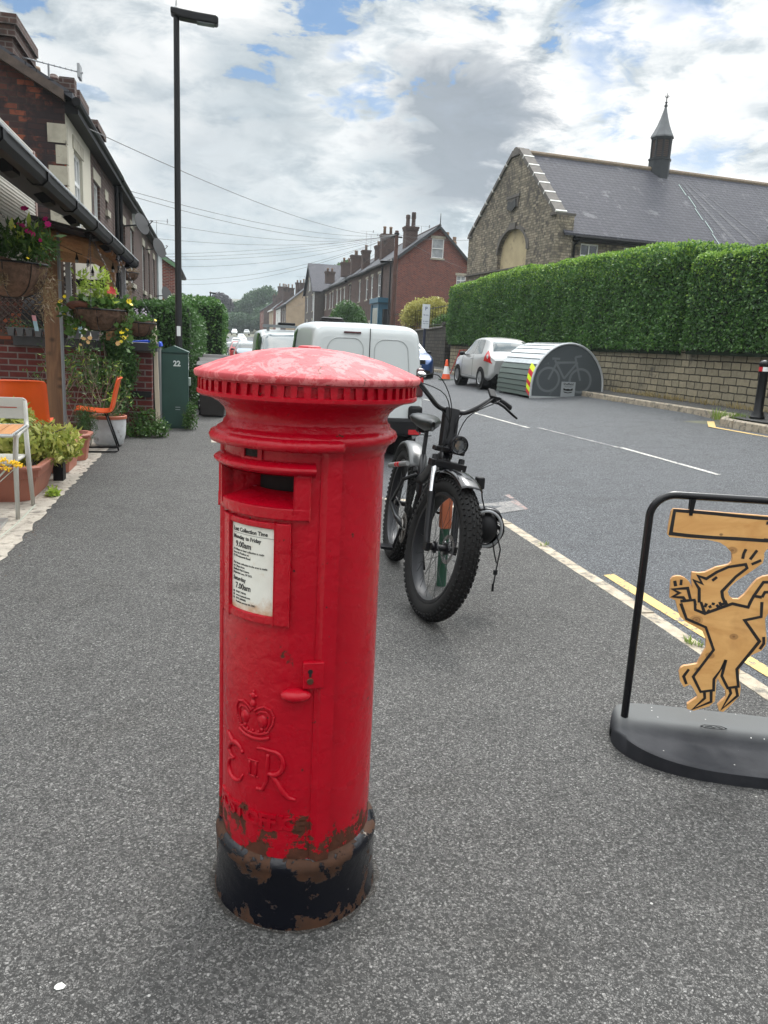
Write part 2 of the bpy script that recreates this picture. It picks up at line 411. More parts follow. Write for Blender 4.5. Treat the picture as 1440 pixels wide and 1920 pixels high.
kp = [(kerb_x(y) - 0.125, y, prof(y)) for y in (-4.1, -1.35, 1.4, 4.16, 6.6)] + [(kerb_x(y) - 0.125, y, 0) for y in (6.95, 7.25, 7.5, 7.7, 7.8)] + [(0.84, 7.86, 0)] + [(kerb_x(y) - 0.125, y, prof(y)) for y in (14, 24, 40, 60, 90, 130, 180, 230)]
kerb_run('kerb', kp, 0.125, 0.16)
# right kerb and pavement
def rk(y): return 9.62 + bend(y)
def rpz(x, y): return road_z(9.62 + bend(y), y) + 0.11
kr = [(9.02, y, road_z(9.02, y) + 0.11) for y in (-2, 4, 8, 11.9)] + [(9.10, 12.35, road_z(9.1, 12) + 0.10), (9.45, 12.65, road_z(9.5, 12.6) + 0.10), (9.62, 12.8, rpz(0, 13))] + [(rk(y), y, rpz(0, y)) for y in (15.5, 18, 20.6, 24, 32, 42, 60, 90, 130, 180)]
kerb_run('kerb', kr, 0.125, 0.2, -1)
pr = MB(); yr = [-2, 4, 8, 11.9, 12.35, 12.65, 12.8, 18, 24, 32, 42, 60, 90, 130, 180, 230]
xr = [9.02, 9.02, 9.02, 9.02, 9.10, 9.45] + [rk(y) for y in yr[6:]]
vs = []
for y, x in zip(yr, xr): vs += [(x + 0.1, y, rpz(0, y) + (0.0 if y > 12.7 else -0.03)), (11.0 + bend(y), y, rpz(0, y) + 0.03)]
pr.add(vs, [(2 * i, 2 * i + 1, 2 * i + 3, 2 * i + 2) for i in range(len(yr) - 1)])
tag(pr.build('pavement', M_pave), kind='structure')
# forecourt strip of the cafe
f_ = MB(); f_.grid(lambda x, y: (x, y, 0.004 + 0.004 * sin(3 * x + y)), [-7, -4, -2.5, -1.9, -1.44], [-3, 2, 5, 7, 9, 11, 13, 15])
# ragged edge towards the tarmac
e = []
rg = random.Random(3); y = 0.5
while y < 13.0:
    e.append((-1.44 + rg.uniform(-0.01, 0.045), y)); y += rg.uniform(0.05, 0.16)
vs = [(-1.45, yy, 0.0065) for (xx, yy) in e] + [(xx, yy, 0.0065) for (xx, yy) in e]; n = len(e)
f_.add(vs, [(i, n + i, n + i + 1, i + 1) for i in range(n - 1)])
tag(f_.build('forecourt', M_conc), kind='structure')
# bedding slab in the pavement behind the pillar box
s_ = MB(); s_.box(-0.03, 0.62, 11.9, 12.9, -0.05, 0.006); tag(s_.build('paving_slab', M_conc), kind='structure')
# road markings
def strip(name, pts, w, m, dz=0.006):
    k = MB(); vs = []
    for i, p in enumerate(pts):
        a = Vector(pts[max(i - 1, 0)]); b = Vector(pts[min(i + 1, len(pts) - 1)]); d = (b - a).normalized(); nn = Vector((d.y, -d.x)) * w / 2
        for sgn in (-1, 1):
            x, y = p[0] + nn.x * sgn, p[1] + nn.y * sgn
            vs.append((x, y, road_z(x, y) + dz))
    k.add(vs, [(2 * i, 2 * i + 1, 2 * i + 3, 2 * i + 2) for i in range(len(pts) - 1)])
    return tag(k.build(name, m), kind='structure')
strip('yellow_line', [(2.92, -2), (2.92, 0), (2.92, 1.5), (2.92, 3), (2.92, 4.4), (2.93, 5.1)], 0.085, M_yellow)
for (a, b) in ((19.2, 20.4), (13.4, 16.4), (8.2, 10.6), (3.5, 6.0), (24, 26.5), (30, 32.5), (36, 38.5)):
    strip('white_line', [(5.6 + 0.02 * (20 - a), a), (5.6 + 0.02 * (20 - b), b)] if a > 12 else [(6.06 - 0.01 * (10 - a), a), (6.06, b)], 0.062, M_white)
strip('white_line', [(6.03, 10.62), (5.9, 13.38)], 0.055, worn_paint('nearly worn away white paint', (0.42, 0.41, 0.38), 0.55))
strip('yellow_line', [(8.6, 12.05), (8.62, 10.8), (8.7, 6), (8.7, 2)], 0.07, M_yellow)
strip('yellow_line', [(8.60, 12.05), (9.05, 12.75)], 0.12, M_yellow)
# coarse sett patch at the road edge
def settfn(g, b):
    v = g.coord(); e = g.voro(v, 26, 'DISTANCE_TO_EDGE'); cc = g.sep(g.voro(v, 26, out='Color'))[0]
    c = g.mix(g.ramp(cc, [(0, 0.0), (1, 1.0)]), (0.11, 0.11, 0.108), (0.20, 0.19, 0.18)); c = g.mix(g.ramp(e, [(0.02, 1.0), (0.06, 0.0)]), c, (0.05, 0.05, 0.05))
    x, y, z = g.sep(v); c = g.mix(g.math('MULTIPLY', g.math('GREATER_THAN', x, 3.16), g.ramp(g.noise(v, 30, 4), [(0.4, 0.0), (0.6, 0.8)])), c, (0.26, 0.16, 0.14))
    g.put(b.inputs['Base Color'], c); b.inputs['Roughness'].default_value = 0.8; g.put(b.inputs['Normal'], g.bump(e, 0.6, 0.01))
pm = MB(); pm.add([(x, y, road_z(x, y) + 0.005) for (x, y) in ((2.80, 8.02), (3.28, 8.06), (3.20, 7.32), (2.72, 7.20))], [(0, 1, 2, 3)])
tag(pm.build('road_patch', mat('coarse setts', settfn)), kind='structure')

# ------------------------------------------------------------------ wall materials
def masonry(name, c1, c2, mortar, w, h, ms=0.010, mode='xy', rough=0.9, bump=0.7, bias=0.0, wob=0.0, soot=None, sootcut=0.5, sootscale=1.2, streak=0.0, off=0.5, third=None):
    def fn(g, b):
        v = g.coord(); x, y, z = g.sep(v)
        u = {'xy': g.math('ADD', x, y), 'x': x, 'y': y}[mode]
        if wob:
            nn = g.noise(v, 2.5, 3); u = g.math('ADD', u, g.math('MULTIPLY', nn, wob)); z = g.math('ADD', z, g.math('MULTIPLY', g.noise(v, 3.1, 3), wob * 0.5))
        if wob:
            row = g.math('FLOOR', g.math('DIVIDE', z, h)); u = g.math('ADD', u, g.math('MULTIPLY', g.node('ShaderNodeTexWhiteNoise', {'W': row}, noise_dimensions='1D').outputs['Value'], w))
        p = g.comb(u, z, 0)
        br = g.node('ShaderNodeTexBrick', {'Vector': p, 'Color1': c1, 'Color2': c2, 'Mortar': mortar, 'Scale': 1.0, 'Mortar Size': ms, 'Mortar Smooth': 0.25, 'Bias': bias, 'Brick Width': w, 'Row Height': h})
        br.offset = off
        if wob: br.squash = 0.72; br.squash_frequency = 3
        c = br.outputs['Color']
        if third:
            br2 = g.node('ShaderNodeTexBrick', {'Vector': p, 'Color1': (0, 0, 0), 'Color2': (1, 1, 1), 'Mortar': (0, 0, 0), 'Scale': 1.0, 'Mortar Size': ms, 'Bias': third[1], 'Brick Width': w, 'Row Height': h}); br2.offset = off
            if wob: br2.squash = 0.72; br2.squash_frequency = 3
            c = g.mix(g.math('MULTIPLY', br2.outputs['Color'], 0.9), c, third[0])
        n = g.noise(v, 11, 5, 0.65)
        c = g.mix(g.ramp(n, [(0.3, 0.5), (0.65, 0.0)]), c, g.mix(1.0, c, (0.5, 0.48, 0.46), 'MULTIPLY'))
        if soot:
            s = g.noise(v, sootscale, 6, 0.7)
            c = g.mix(g.ramp(s, [(sootcut, 0.0), (sootcut + 0.08, 0.9)]), c, soot)
        if streak:
            sv = g.comb(g.math('MULTIPLY', u, 2.2), g.math('MULTIPLY', z, 0.22), 0)
            c = g.mix(g.ramp(g.noise(sv, 1.6, 6, 0.65), [(0.46, 0.0), (0.62, streak)]), c, (0.05, 0.048, 0.045))
        g.put(b.inputs['Base Color'], c); b.inputs['Roughness'].default_value = rough
        b.inputs['Specular IOR Level'].default_value = 0.25
        h_ = g.math('SUBTRACT', g.math('MULTIPLY', g.noise(v, 45, 4), 0.4), br.outputs['Fac'])
        g.put(b.inputs['Normal'], g.bump(h_, bump, 0.012))
    return mat(name, fn)
M_redbrick = masonry('red brick', (0.24, 0.055, 0.035), (0.14, 0.035, 0.028), (0.30, 0.27, 0.24), 0.225, 0.075, third=((0.09, 0.03, 0.03), -0.5))
M_lowbrick = masonry('low wall brick', (0.135, 0.032, 0.027), (0.095, 0.024, 0.022), (0.17, 0.145, 0.135), 0.26, 0.092, ms=0.011, third=((0.07, 0.025, 0.03), -0.45))
M_sootbrick = masonry('soot stained brick', (0.26, 0.075, 0.04), (0.15, 0.045, 0.028), (0.05, 0.042, 0.038), 0.25, 0.085, ms=0.009, third=((0.030, 0.026, 0.028), 0.0), soot=(0.022, 0.019, 0.021), sootcut=0.47, sootscale=1.6)
M_brownbrick = masonry('brown brick', (0.10, 0.060, 0.050), (0.075, 0.045, 0.04), (0.15, 0.13, 0.12), 0.225, 0.075, soot=(0.04, 0.035, 0.033), sootcut=0.56)
M_gablebrick = masonry('orange red brick', (0.235, 0.060, 0.040), (0.155, 0.040, 0.032), (0.22, 0.17, 0.15), 0.225, 0.075, third=((0.10, 0.035, 0.035), -0.35), ms=0.012)
M_stonewall = masonry('coursed stone', (0.34, 0.295, 0.205), (0.20, 0.18, 0.13), (0.04, 0.036, 0.03), 0.42, 0.16, ms=0.014, wob=0.10, bump=1.0, off=0.43, third=((0.42, 0.37, 0.26), -0.6), soot=(0.09, 0.082, 0.065), sootcut=0.57)
M_darkstone = masonry('dark stone', (0.085, 0.078, 0.066), (0.055, 0.05, 0.045), (0.02, 0.02, 0.018), 0.42, 0.16, ms=0.014, wob=0.10, bump=1.0)
M_church = masonry('church stone', (0.335, 0.29, 0.215), (0.225, 0.20, 0.155), (0.10, 0.088, 0.07), 0.46, 0.125, ms=0.012, wob=0.08, bump=1.0, third=((0.12, 0.10, 0.075), -0.4), soot=(0.09, 0.08, 0.065), sootcut=0.54, streak=0.75)
M_slate = masonry('slate', (0.072, 0.072, 0.088), (0.048, 0.049, 0.062), (0.018, 0.018, 0.022), 0.30, 0.16, ms=0.012, rough=0.75, bump=0.8, third=((0.11, 0.11, 0.125), -0.6), soot=(0.12, 0.12, 0.13), sootcut=0.60, sootscale=1.0)
M_slateb = masonry('dark slate', (0.075, 0.078, 0.09), (0.055, 0.058, 0.068), (0.02, 0.02, 0.026), 0.30, 0.14, ms=0.010, rough=0.6, bump=0.8)
M_render = mat('cream render', None, (0.50, 0.47, 0.39), 0.9, var=0.08, vscale=1.5, bump=0.3, bscale=90)
M_tan = mat('tan render', None, (0.34, 0.26, 0.18), 0.9, var=0.15, vscale=1.2)
M_stone = mat('dressed stone', None, (0.34, 0.315, 0.25), 0.85, var=0.25, vscale=4, bump=0.3, dirt=((0.12, 0.11, 0.09), 4, 0.55))
M_darkdress = mat('sooty dressed stone', None, (0.10, 0.09, 0.08), 0.85, var=0.25, vscale=5, bump=0.4)
M_upvc = mat('white window frame', None, (0.72, 0.73, 0.72), 0.35)
def glassfn(g, b):
    b.inputs['Base Color'].default_value = (0.02, 0.025, 0.03, 1); b.inputs['Roughness'].default_value = 0.04; b.inputs['Specular IOR Level'].default_value = 0.9
    b.inputs['Coat Weight'].default_value = 0.6
M_glass = mat('window glass', glassfn)
M_net = mat('window glass over pale curtain', None, (0.30, 0.32, 0.33), 0.12, spec=0.9, coat=0.6, var=0.3, vscale=3)
M_blackp = mat('black painted metal', None, (0.005, 0.005, 0.006), 0.36, spec=0.3)
M_gutter = mat('black plastic', None, (0.005, 0.005, 0.006), 0.5, spec=0.2)
M_wood = None
def woodfn(base, dark, sc=1.0, knots=True, rough=0.6, axis=2):
    def fn(g, b):
        v = g.coord(); x, y, z = g.sep(v)
        st = [14, 14, 14]; st[axis] = 1.3
        p = g.comb(g.math('MULTIPLY', x, st[0] * sc), g.math('MULTIPLY', y, st[1] * sc), g.math('MULTIPLY', z, st[2] * sc))
        n = g.noise(p, 1.0, 6, 0.6, 1.2)
        c = g.mix(g.ramp(n, [(0.3, 0.0), (0.7, 1.0)]), dark, base)
        if knots:
            q = g.comb(g.math('MULTIPLY', x, 4.4), g.math('MULTIPLY', y, 4.4), g.math('MULTIPLY', z, 5.2))
            k = g.voro(g.vmath('ADD', q, (0.0, 0.0, 0.35)), 1.0)
            c = g.mix(g.ramp(k, [(0.05, 0.85), (0.14, 0.35), (0.22, 0.0)]), c, tuple(t * 0.35 for t in dark))
        g.put(b.inputs['Base Color'], c); b.inputs['Roughness'].default_value = rough
        g.put(b.inputs['Normal'], g.bump(n, 0.25, 0.003))
    return fn
M_post = mat('brown timber', woodfn((0.20, 0.105, 0.05), (0.09, 0.045, 0.022), 1.0, True, 0.7))
M_beam = mat('pergola timber', woodfn((0.36, 0.20, 0.09), (0.20, 0.10, 0.045), 1.0, False, 0.7, 1))
M_terra = mat('terracotta plastic', None, (0.32, 0.115, 0.075), 0.55, var=0.12, vscale=4, bump=0.1)
M_orange = mat('orange plastic', None, (0.75, 0.095, 0.015), 0.35, var=0.06)
M_greypl = mat('light grey plastic', None, (0.46, 0.45, 0.41), 0.5, var=0.06)
M_coir = mat('coir liner', None, (0.105, 0.062, 0.042), 0.98, var=0.5, vscale=18, bump=1.0, bscale=60)
M_black = mat('black rubber', None, (0.005, 0.005, 0.006), 0.6, spec=0.25)
M_steel = mat('galvanised steel', None, (0.55, 0.58, 0.59), 0.38, 0.85, var=0.12, vscale=5)
# ------------------------------------------------------------------ red pillar box
def redfn(g, b):
    v = g.coord(); x, y, z = g.sep(v)
    n = g.noise(v, 14, 6, 0.7); n2 = g.noise(v, 5, 5, 0.6); n3 = g.noise(v, 60, 3, 0.6)
    c = g.mix(n2, (0.285, 0.0006, 0.008), (0.41, 0.0012, 0.012))
    # chips and rust, heavy near the foot
    low = g.node('ShaderNodeMapRange', {0: z, 1: 0.21, 2: 0.42, 3: 0.20, 4: 0.0}).outputs[0]
    f = g.ramp(g.math('ADD', n, low), [(0.660, 0.0), (0.672, 1.0)])
    rust = g.mix(g.noise(v, 40, 4), (0.026, 0.009, 0.005), (0.105, 0.034, 0.017))
    c = g.mix(f, c, rust)
    sp = g.math('LESS_THAN', g.voro(v, 16), 0.05); spc = g.math('GREATER_THAN', g.sep(g.voro(v, 16, out='Color'))[0], 0.72)
    c = g.mix(g.math('MULTIPLY', sp, spc), c, (0.03, 0.012, 0.01))
    g.put(b.inputs['Base Color'], c)
    g.put(b.inputs['Roughness'], g.mix(f, g.ramp(n2, [(0.3, 0.20), (0.7, 0.34)]), 0.85))
    b.inputs['Specular IOR Level'].default_value = 0.28
    h = g.math('ADD', g.math('MULTIPLY', g.noise(v, 22, 4, 0.6), 0.6), g.math('MULTIPLY', n3, 0.18))
    h = g.math('SUBTRACT', h, g.math('MULTIPLY', f, 0.5))
    g.put(b.inputs['Normal'], g.bump(h, 0.62, 0.014))
M_red = mat('red gloss paint', redfn)
def capfn(g, b):
    v = g.coord(); n = g.noise(v, 16, 8, 0.72, 0.6); n2 = g.noise(v, 55, 5, 0.7)
    c = g.mix(g.ramp(n, [(0.49, 0.0), (0.53, 1.0)]), (0.40, 0.050, 0.060), (0.52, 0.135, 0.140))
    c = g.mix(g.ramp(n2, [(0.58, 0.0), (0.60, 0.8)]), c, (0.40, 0.022, 0.03))
    cr = g.voro(g.vmath('ADD', v, g.vmath('MULTIPLY', g.comb(n, n2, 0), (0.05, 0.05, 0))), 9, 'DISTANCE_TO_EDGE')
    crack = g.math('MULTIPLY', g.math('LESS_THAN', cr, 0.010), g.math('GREATER_THAN', g.noise(v, 4, 2), 0.58))
    c = g.mix(crack, c, (0.07, 0.03, 0.02))
    g.put(b.inputs['Base Color'], c); b.inputs['Roughness'].default_value = 0.55
    b.inputs['Specular IOR Level'].default_value = 0.28
    g.put(b.inputs['Normal'], g.bump(g.math('SUBTRACT', g.math('MULTIPLY', n, 0.8), crack), 0.5, 0.01))
M_cap = mat('sun bleached red paint', capfn)
def basefn(g, b):
    v = g.coord(); z = g.sep(v)[2]
    n = g.noise(v, 9, 7, 0.7, 0.5); n2 = g.noise(g.vmath('ADD', v, (3, 1, 5)), 8, 6, 0.65, 0.8)
    edge = g.node('ShaderNodeMapRange', {0: z, 1: 0.13, 2: 0.21, 3: 0.0, 4: 0.13}).outputs[0]
    edge2 = g.node('ShaderNodeMapRange', {0: z, 1: 0.05, 2: 0.0, 3: 0.0, 4: 0.16}).outputs[0]
    f = g.ramp(g.math('ADD', g.math('ADD', n, g.math('MULTIPLY', g.math('SUBTRACT', g.noise(v, 28, 5, 0.7), 0.5), 0.35)), g.math('ADD', edge, edge2)), [(0.615, 0.0), (0.63, 1.0)])
    b.inputs['Specular IOR Level'].default_value = 0.35
    rust = g.mix(g.noise(v, 30, 5), (0.014, 0.007, 0.004), (0.080, 0.032, 0.014))
    c = g.mix(f, (0.0025, 0.003, 0.006), rust)
    w = g.math('MULTIPLY', g.ramp(n2, [(0.66, 0.0), (0.67, 1.0)]), g.ramp(n, [(0.46, 0.0), (0.5, 1.0)]))
    c = g.mix(w, c, (0.42, 0.40, 0.36))
    g.put(b.inputs['Base Color'], c); g.put(b.inputs['Roughness'], g.mix(f, 0.13, 0.8))
    g.put(b.inputs['Normal'], g.bump(g.math('ADD', g.math('MULTIPLY', f, -0.6), g.math('MULTIPLY', g.noise(v, 35, 5), 0.5)), 0.6, 0.012))
M_base = mat('chipped black paint', basefn)
BX, BY = 0.245, 2.045
box = thing('pillar_box', 'red cast iron pillar box with domed cap, royal cypher and chipped black base', 'post box', (BX, BY, 0), R(-44.5))
# local azimuth th: 0 = front (-Y), positive to the right when facing the box
def cy(r, th, z): return (r * sin(th), -r * cos(th), z)
OP_T, OP_Z0, OP_Z1 = R(30.5), 1.180, 1.258
def arcbox(mb, t0, t1, z0, z1, r0, r1, n=12):
    ts = np.linspace(R(t0), R(t1), n); vs = []
    for t in ts: vs += [cy(r0, t, z0), cy(r1, t, z0), cy(r1, t, z1), cy(r0, t, z1)]
    mb.add(vs, [(4 * i + k, 4 * i + (k + 1) % 4, 4 * i + 4 + (k + 1) % 4, 4 * i + 4 + k) for i in range(n - 1) for k in range(4)] + [(0, 1, 2, 3), (4 * n - 1, 4 * n - 2, 4 * n - 3, 4 * n - 4)])
def near(vals, extra): return sorted(set([round(v, 5) for v in list(vals) + list(extra)]))
# body drum, with the letter opening left out
b = MB()
ths = near([R(a) for a in range(-180, 181, 4)], [-OP_T, OP_T]); zs = near(np.linspace(0.13, 1.345, 20), [OP_Z0, OP_Z1])
b.grid(lambda t, z: cy(0.209 + 0.003 * (1 - z), t, z), ths, zs, skip=lambda t, z: abs(t) < OP_T and OP_Z0 < z < OP_Z1)
b.build('body', M_red, box, smooth=True)
# door shell: raised skin over the front with stepped edges
d = MB(); TD = R(61)
def door_r(t, z):
    a = abs(t)
    if a > R(60.5): return 0.2125
    if a > R(51): return 0.2275
    if a > R(49): return 0.2275 - 0.008 * (R(51) - a) / R(2)
    if a > R(47): return 0.2195
    if a > R(45.8): return 0.2162
    return 0.2165
ths = near([R(a) for a in np.arange(-61, 61.1, 1.5)], [-OP_T, OP_T, R(60.5), R(-60.5), R(60), R(-60), R(45.7), R(45.9), R(46.9), R(47.1), R(-45.7), R(-45.9), R(-46.9), R(-47.1), R(50.9), R(51.1), R(-50.9), R(-51.1)]); zs = near(np.linspace(0.205, 1.325, 16), [OP_Z0, OP_Z1])
d.grid(lambda t, z: cy(door_r(t, z), t, z), ths, zs, skip=lambda t, z: abs(t) < OP_T and OP_Z0 < z < OP_Z1)
# lower lip closing the skin
d.grid(lambda t, k: cy(door_r(t, 0) if k else 0.205, t, 0.205), ths, [0, 1])
door = d.build('door', M_red, box, smooth=True, auto=35)
sm = MB()
for a_ in (60.9, -60.9): sm.tube([cy(0.2140, R(a_), z) for z in np.linspace(0.212, 1.315, 12)], 0.0036, 5)
sm.build('door_gap', mat('shade in the door gap', None, (0.05, 0.004, 0.004), 0.9, spec=0.1), door)  # dark tubes stand for the shade in the gap at each door edge
# mouldings under the cap
prof_neck = [(0.212, 1.300), (0.214, 1.312), (0.222, 1.322), (0.236, 1.332), (0.2405, 1.343), (0.236, 1.354), (0.226, 1.360), (0.221, 1.364), (0.2195, 1.372), (0.214, 1.377), (0.212, 1.384), (0.2125, 1.392), (0.218, 1.404), (0.231, 1.417), (0.246, 1.426), (0.257, 1.431), (0.262, 1.437), (0.282, 1.439)]
b = MB(); b.lathe(prof_neck, 96, cap=False); b.build('neck', M_red, box, smooth=True)
# frieze with sunk arches
b = MB()
b.lathe([(0.282, 1.437), (0.2865, 1.441), (0.2865, 1.449), (0.2835, 1.451), (0.2755, 1.452), (0.2755, 1.476), (0.284, 1.477), (0.284, 1.482)], 120, cap=False)
NT = 58
for k in range(NT):
    t0 = 2 * pi * k / NT; hw = 2 * pi / NT * random.uniform(0.19, 0.25)
    vs = []
    for (dt, zt) in ((-hw, 1.450), (hw, 1.450), (hw * 1.25, 1.477), (-hw * 1.25, 1.477)):
        for rr in (0.274, 0.2842): vs.append(cy(rr + random.uniform(-0.0006, 0.0006), t0 + dt, zt))
    b.add(vs, [(0, 2, 3, 1), (1, 3, 5, 7), (2, 4, 5, 3), (4, 6, 7, 5), (6, 0, 1, 7)])
b.build('frieze', M_red, box, smooth=True, auto=40)
b = MB()
b.lathe([(0.280, 1.4815), (0.2905, 1.482), (0.2935, 1.487), (0.2935, 1.4955), (0.2915, 1.4985), (0.272, 1.507), (0.235, 1.5215), (0.19, 1.5365), (0.14, 1.549), (0.09, 1.557), (0.045, 1.5608), (0.030, 1.5615), (0.029, 1.5655), (0.020, 1.5675), (0.0, 1.568)], 120, cap=False)
b.build('cap', M_cap, box, smooth=True, auto=50)
b = MB(); b.lathe([(0.2375, -0.02), (0.2375, 0.02), (0.2335, 0.035), (0.2325, 0.165), (0.2355, 0.175), (0.2355, 0.188), (0.231, 0.198), (0.2235, 0.206), (0.209, 0.212)], 96, cap=False)
b.build('base', M_base, box, smooth=True, auto=50)
# flat hood ledge below the torus at the front
b = MB(); ths = [R(a) for a in np.arange(-63, 63.1, 3)]
def ledge(t, k):
    z = [1.352, 1.344, 1.334, 1.322, 1.316][k]; r = [0.232, 0.252, 0.257, 0.253, 0.214][k]
    e = min(1.0, (R(63) - abs(t)) / R(4)); return cy(0.213 + (r - 0.213) * e, t, z)
b.grid(ledge, ths, [0, 1, 2, 3, 4]); b.build('hood_moulding', M_red, box, smooth=True)
# letter aperture: shallow curved frame with projecting hood, dark slot
ap = MB()
arcbox(ap, -41, -30.5, 1.168, 1.262, 0.205, 0.2275, 5); arcbox(ap, 30.5, 41, 1.168, 1.262, 0.205, 0.2275, 5); arcbox(ap, -41, 41, 1.150, 1.180, 0.205, 0.2290, 16)
ths = [R(a_) for a_ in np.linspace(-43.5, 43.5, 25)]; hp_ = [(0.212, 1.294), (0.228, 1.290), (0.2420, 1.281), (0.2440, 1.276), (0.2430, 1.270), (0.2300, 1.262), (0.212, 1.257)]
ap.grid(lambda t, k: cy(hp_[k][0], t, hp_[k][1]), ths, list(range(7)))
for sg_ in (-1, 1): ap.add([cy(r_, R(43.5) * sg_, z_) for (r_, z_) in hp_], [tuple(range(7))])
ap.build('aperture_frame', M_red, box, bevel=0.0035)
s = MB(); ths = [R(a_) for a_ in np.linspace(-30.5, 30.5, 13)]
s.grid(lambda t, k: cy((0.228, 0.140)[k], t, (1.180, 1.205)[k]), ths, [0, 1]); s.grid(lambda t, k: cy((0.228, 0.11)[k], t, 1.259), ths, [0, 1])
for sx in (-1, 1): s.add([cy(0.226, R(30.5) * sx, 1.17), cy(0.11, R(30.5) * sx, 1.17), cy(0.11, R(30.5) * sx, 1.265), cy(0.226, R(30.5) * sx, 1.265)], [(0, 1, 2, 3)])
s.build('slot_lining', M_red, box)
s = MB(); s.grid(lambda t, z: cy(0.128, t, z), ths, [1.16, 1.27]); s.build('slot_shade', mat('dark interior', None, (0.008, 0.004, 0.004), 0.9), box)  # dark sheet stands for the unlit inside of the box
# tablet above the slot
t_ = MB(); t_.grid(lambda t, z: cy(0.2185, t, z), [R(-5.5), R(0), R(5.5)], [1.298, 1.334]); t_.build('tablet', mat('grimy black tablet', None, (0.012, 0.009, 0.008), 0.6, spec=0.2, var=0.5, vscale=40, bump=0.6), box)
t_ = MB(); arcbox(t_, -8.5, -5.5, 1.294, 1.336, 0.21, 0.2225, 3); arcbox(t_, 5.5, 8.5, 1.294, 1.336, 0.21, 0.2225, 3); arcbox(t_, -8.5, 8.5, 1.290, 1.2965, 0.21, 0.2222, 5); t_.build('tablet_frame', M_red, box)
# notice plate in a shallow moulded frame
NZ0, NZ1, NR = 0.897, 1.124, 0.2185
fr = MB(); arcbox(fr, -29.5, -18.8, NZ0 - 0.022, NZ1 + 0.016, 0.205, 0.2265, 5); arcbox(fr, 18.8, 29.5, NZ0 - 0.022, NZ1 + 0.016, 0.205, 0.2265, 5); arcbox(fr, -18.8, 18.8, NZ1, NZ1 + 0.016, 0.205, 0.2265, 8); arcbox(fr, -18.8, 18.8, NZ0 - 0.022, NZ0, 0.205, 0.2265, 8)
fr.build('notice_frame', M_red, box, bevel=0.003)
def notefn(g, b):
    v = g.coord(); x, y, z = g.sep(v)
    c = g.mix(g.noise(v, 25, 5), (0.56, 0.55, 0.49), (0.68, 0.68, 0.63))
    low = g.node('ShaderNodeMapRange', {0: z, 1: 0.945, 2: 0.905, 3: 0.0, 4: 0.30}).outputs[0]
    st = g.ramp(g.math('ADD', g.noise(v, 22, 5, 0.7), low), [(0.60, 0.0), (0.85, 0.8)])
    c = g.mix(st, c, (0.42, 0.24, 0.12))
    g.put(b.inputs['Base Color'], c); b.inputs['Roughness'].default_value = 0.3
plate = MB(); plate.grid(lambda t, z: cy(NR, t, z), [R(a_) for a_ in np.linspace(-18.8, 18.8, 13)], [NZ0, NZ1]); plate = plate.build('notice_plate', mat('enamel notice', notefn), box, smooth=True)
tx = MB(); KX, KZ = 1.20, 1.28
def put_text(body, x, z, size, bold=0.0):
    vs, fs = textmesh(body, size, 0.0003, bold); tx.add([cy(NR + 0.0007 + p[2], (x + p[0]) * KX / NR, NZ0 + (z - 0.858 + p[1]) * KZ) for p in vs], fs)
def put_rule(x0, x1, z0, z1): tx.grid(lambda x, z: cy(NR + 0.0008, x * KX / NR, NZ0 + (z - 0.858) * KZ), list(np.linspace(x0, x1, 10)), [z0, z1])
put_text('Last Collection Time', -0.054, 1.0185, 0.0114, 0.00022)
put_rule(-0.054, 0.060, 1.0145, 1.0152)
put_text('Monday to Friday', -0.054, 1.0030, 0.0114, 0.00022)
put_text('9.00am', -0.046, 0.9865, 0.0165, 0.0003)
for i, l in enumerate(('A 4.00pm or later collection is made', 'from the Postbox at', '72 Wordsworth Road')): put_text(l, -0.054, 0.9785 - i * 0.0068, 0.0060)
for i, l in enumerate(('The latest collection in the area is made', 'at 7.30pm from', 'Sheffield Mail Centre,', 'Brightside Lane, S9 2XX')): put_text(l, -0.054, 0.9505 - i * 0.0068, 0.0060)
put_text('Saturday', -0.054, 0.9165, 0.0118, 0.00022); put_text('7.00am', -0.046, 0.9000, 0.0165, 0.0003)
for i, l in enumerate(('03457 740740', 'www.royalmail.com', '0345 6000606', 'Postbox number S8 278D')):
    put_text(l, -0.044, 0.8905 - i * 0.0068, 0.0056)
    if i < 3: put_rule(-0.054, -0.049, 0.8900 - i * 0.0068, 0.8940 - i * 0.0068)
tx.build('notice_lettering', mat('black ink', None, (0.012, 0.012, 0.015), 0.5), plate)
# lock plate and handle
def on_cyl(th, z, r=0.2195):   # matrix: local x tangent, local y outward, z up
    return Matrix.Translation(Vector(cy(r, th, z))) @ Matrix.Rotation(th, 4, 'Z') @ Matrix.Diagonal((1, -1, 1, 1))
lk = MB(); M_ = on_cyl(R(46), 0.7475)
lk.box(-0.0275, 0.0275, -0.01, 0.012, -0.036, 0.036, M_); lock = lk.build('lock_plate', M_red, box, bevel=0.003)
lk = MB()
lk.prism([(-0.005 + 0.0065 * cos(t) - 0.004, 0.012 + 0.0065 * sin(t)) for t in np.linspace(0, 2 * pi, 12)[:-1]], 0.0118, 0.0127, 'y', M_)
lk.box(-0.012, -0.006, 0.0118, 0.0127, -0.003, 0.008, M_); lk.build('keyhole', mat('keyhole dark', None, (0.006, 0.005, 0.005), 0.5), lock)
lk = MB(); Mc = M_ @ Matrix.Translation((-0.009, 0.0, -0.014))
lk.prism([(0.0085 * cos(t), 0.0085 * sin(t)) for t in np.linspace(0, 2 * pi, 17)[:-1]], 0.010, 0.0155, 'y', Mc); lk.build('key_cover', mat('worn brass', None, (0.16, 0.08, 0.05), 0.35, 0.8, var=0.3, vscale=60), lock, bevel=0.001)
h_ = MB(); h_.ball((0, 0.006, 0), (0.040, 0.026, 0.0175), 20, 12, on_cyl(R(35), 0.693)); h_.build('handle', M_red, box, smooth=True)
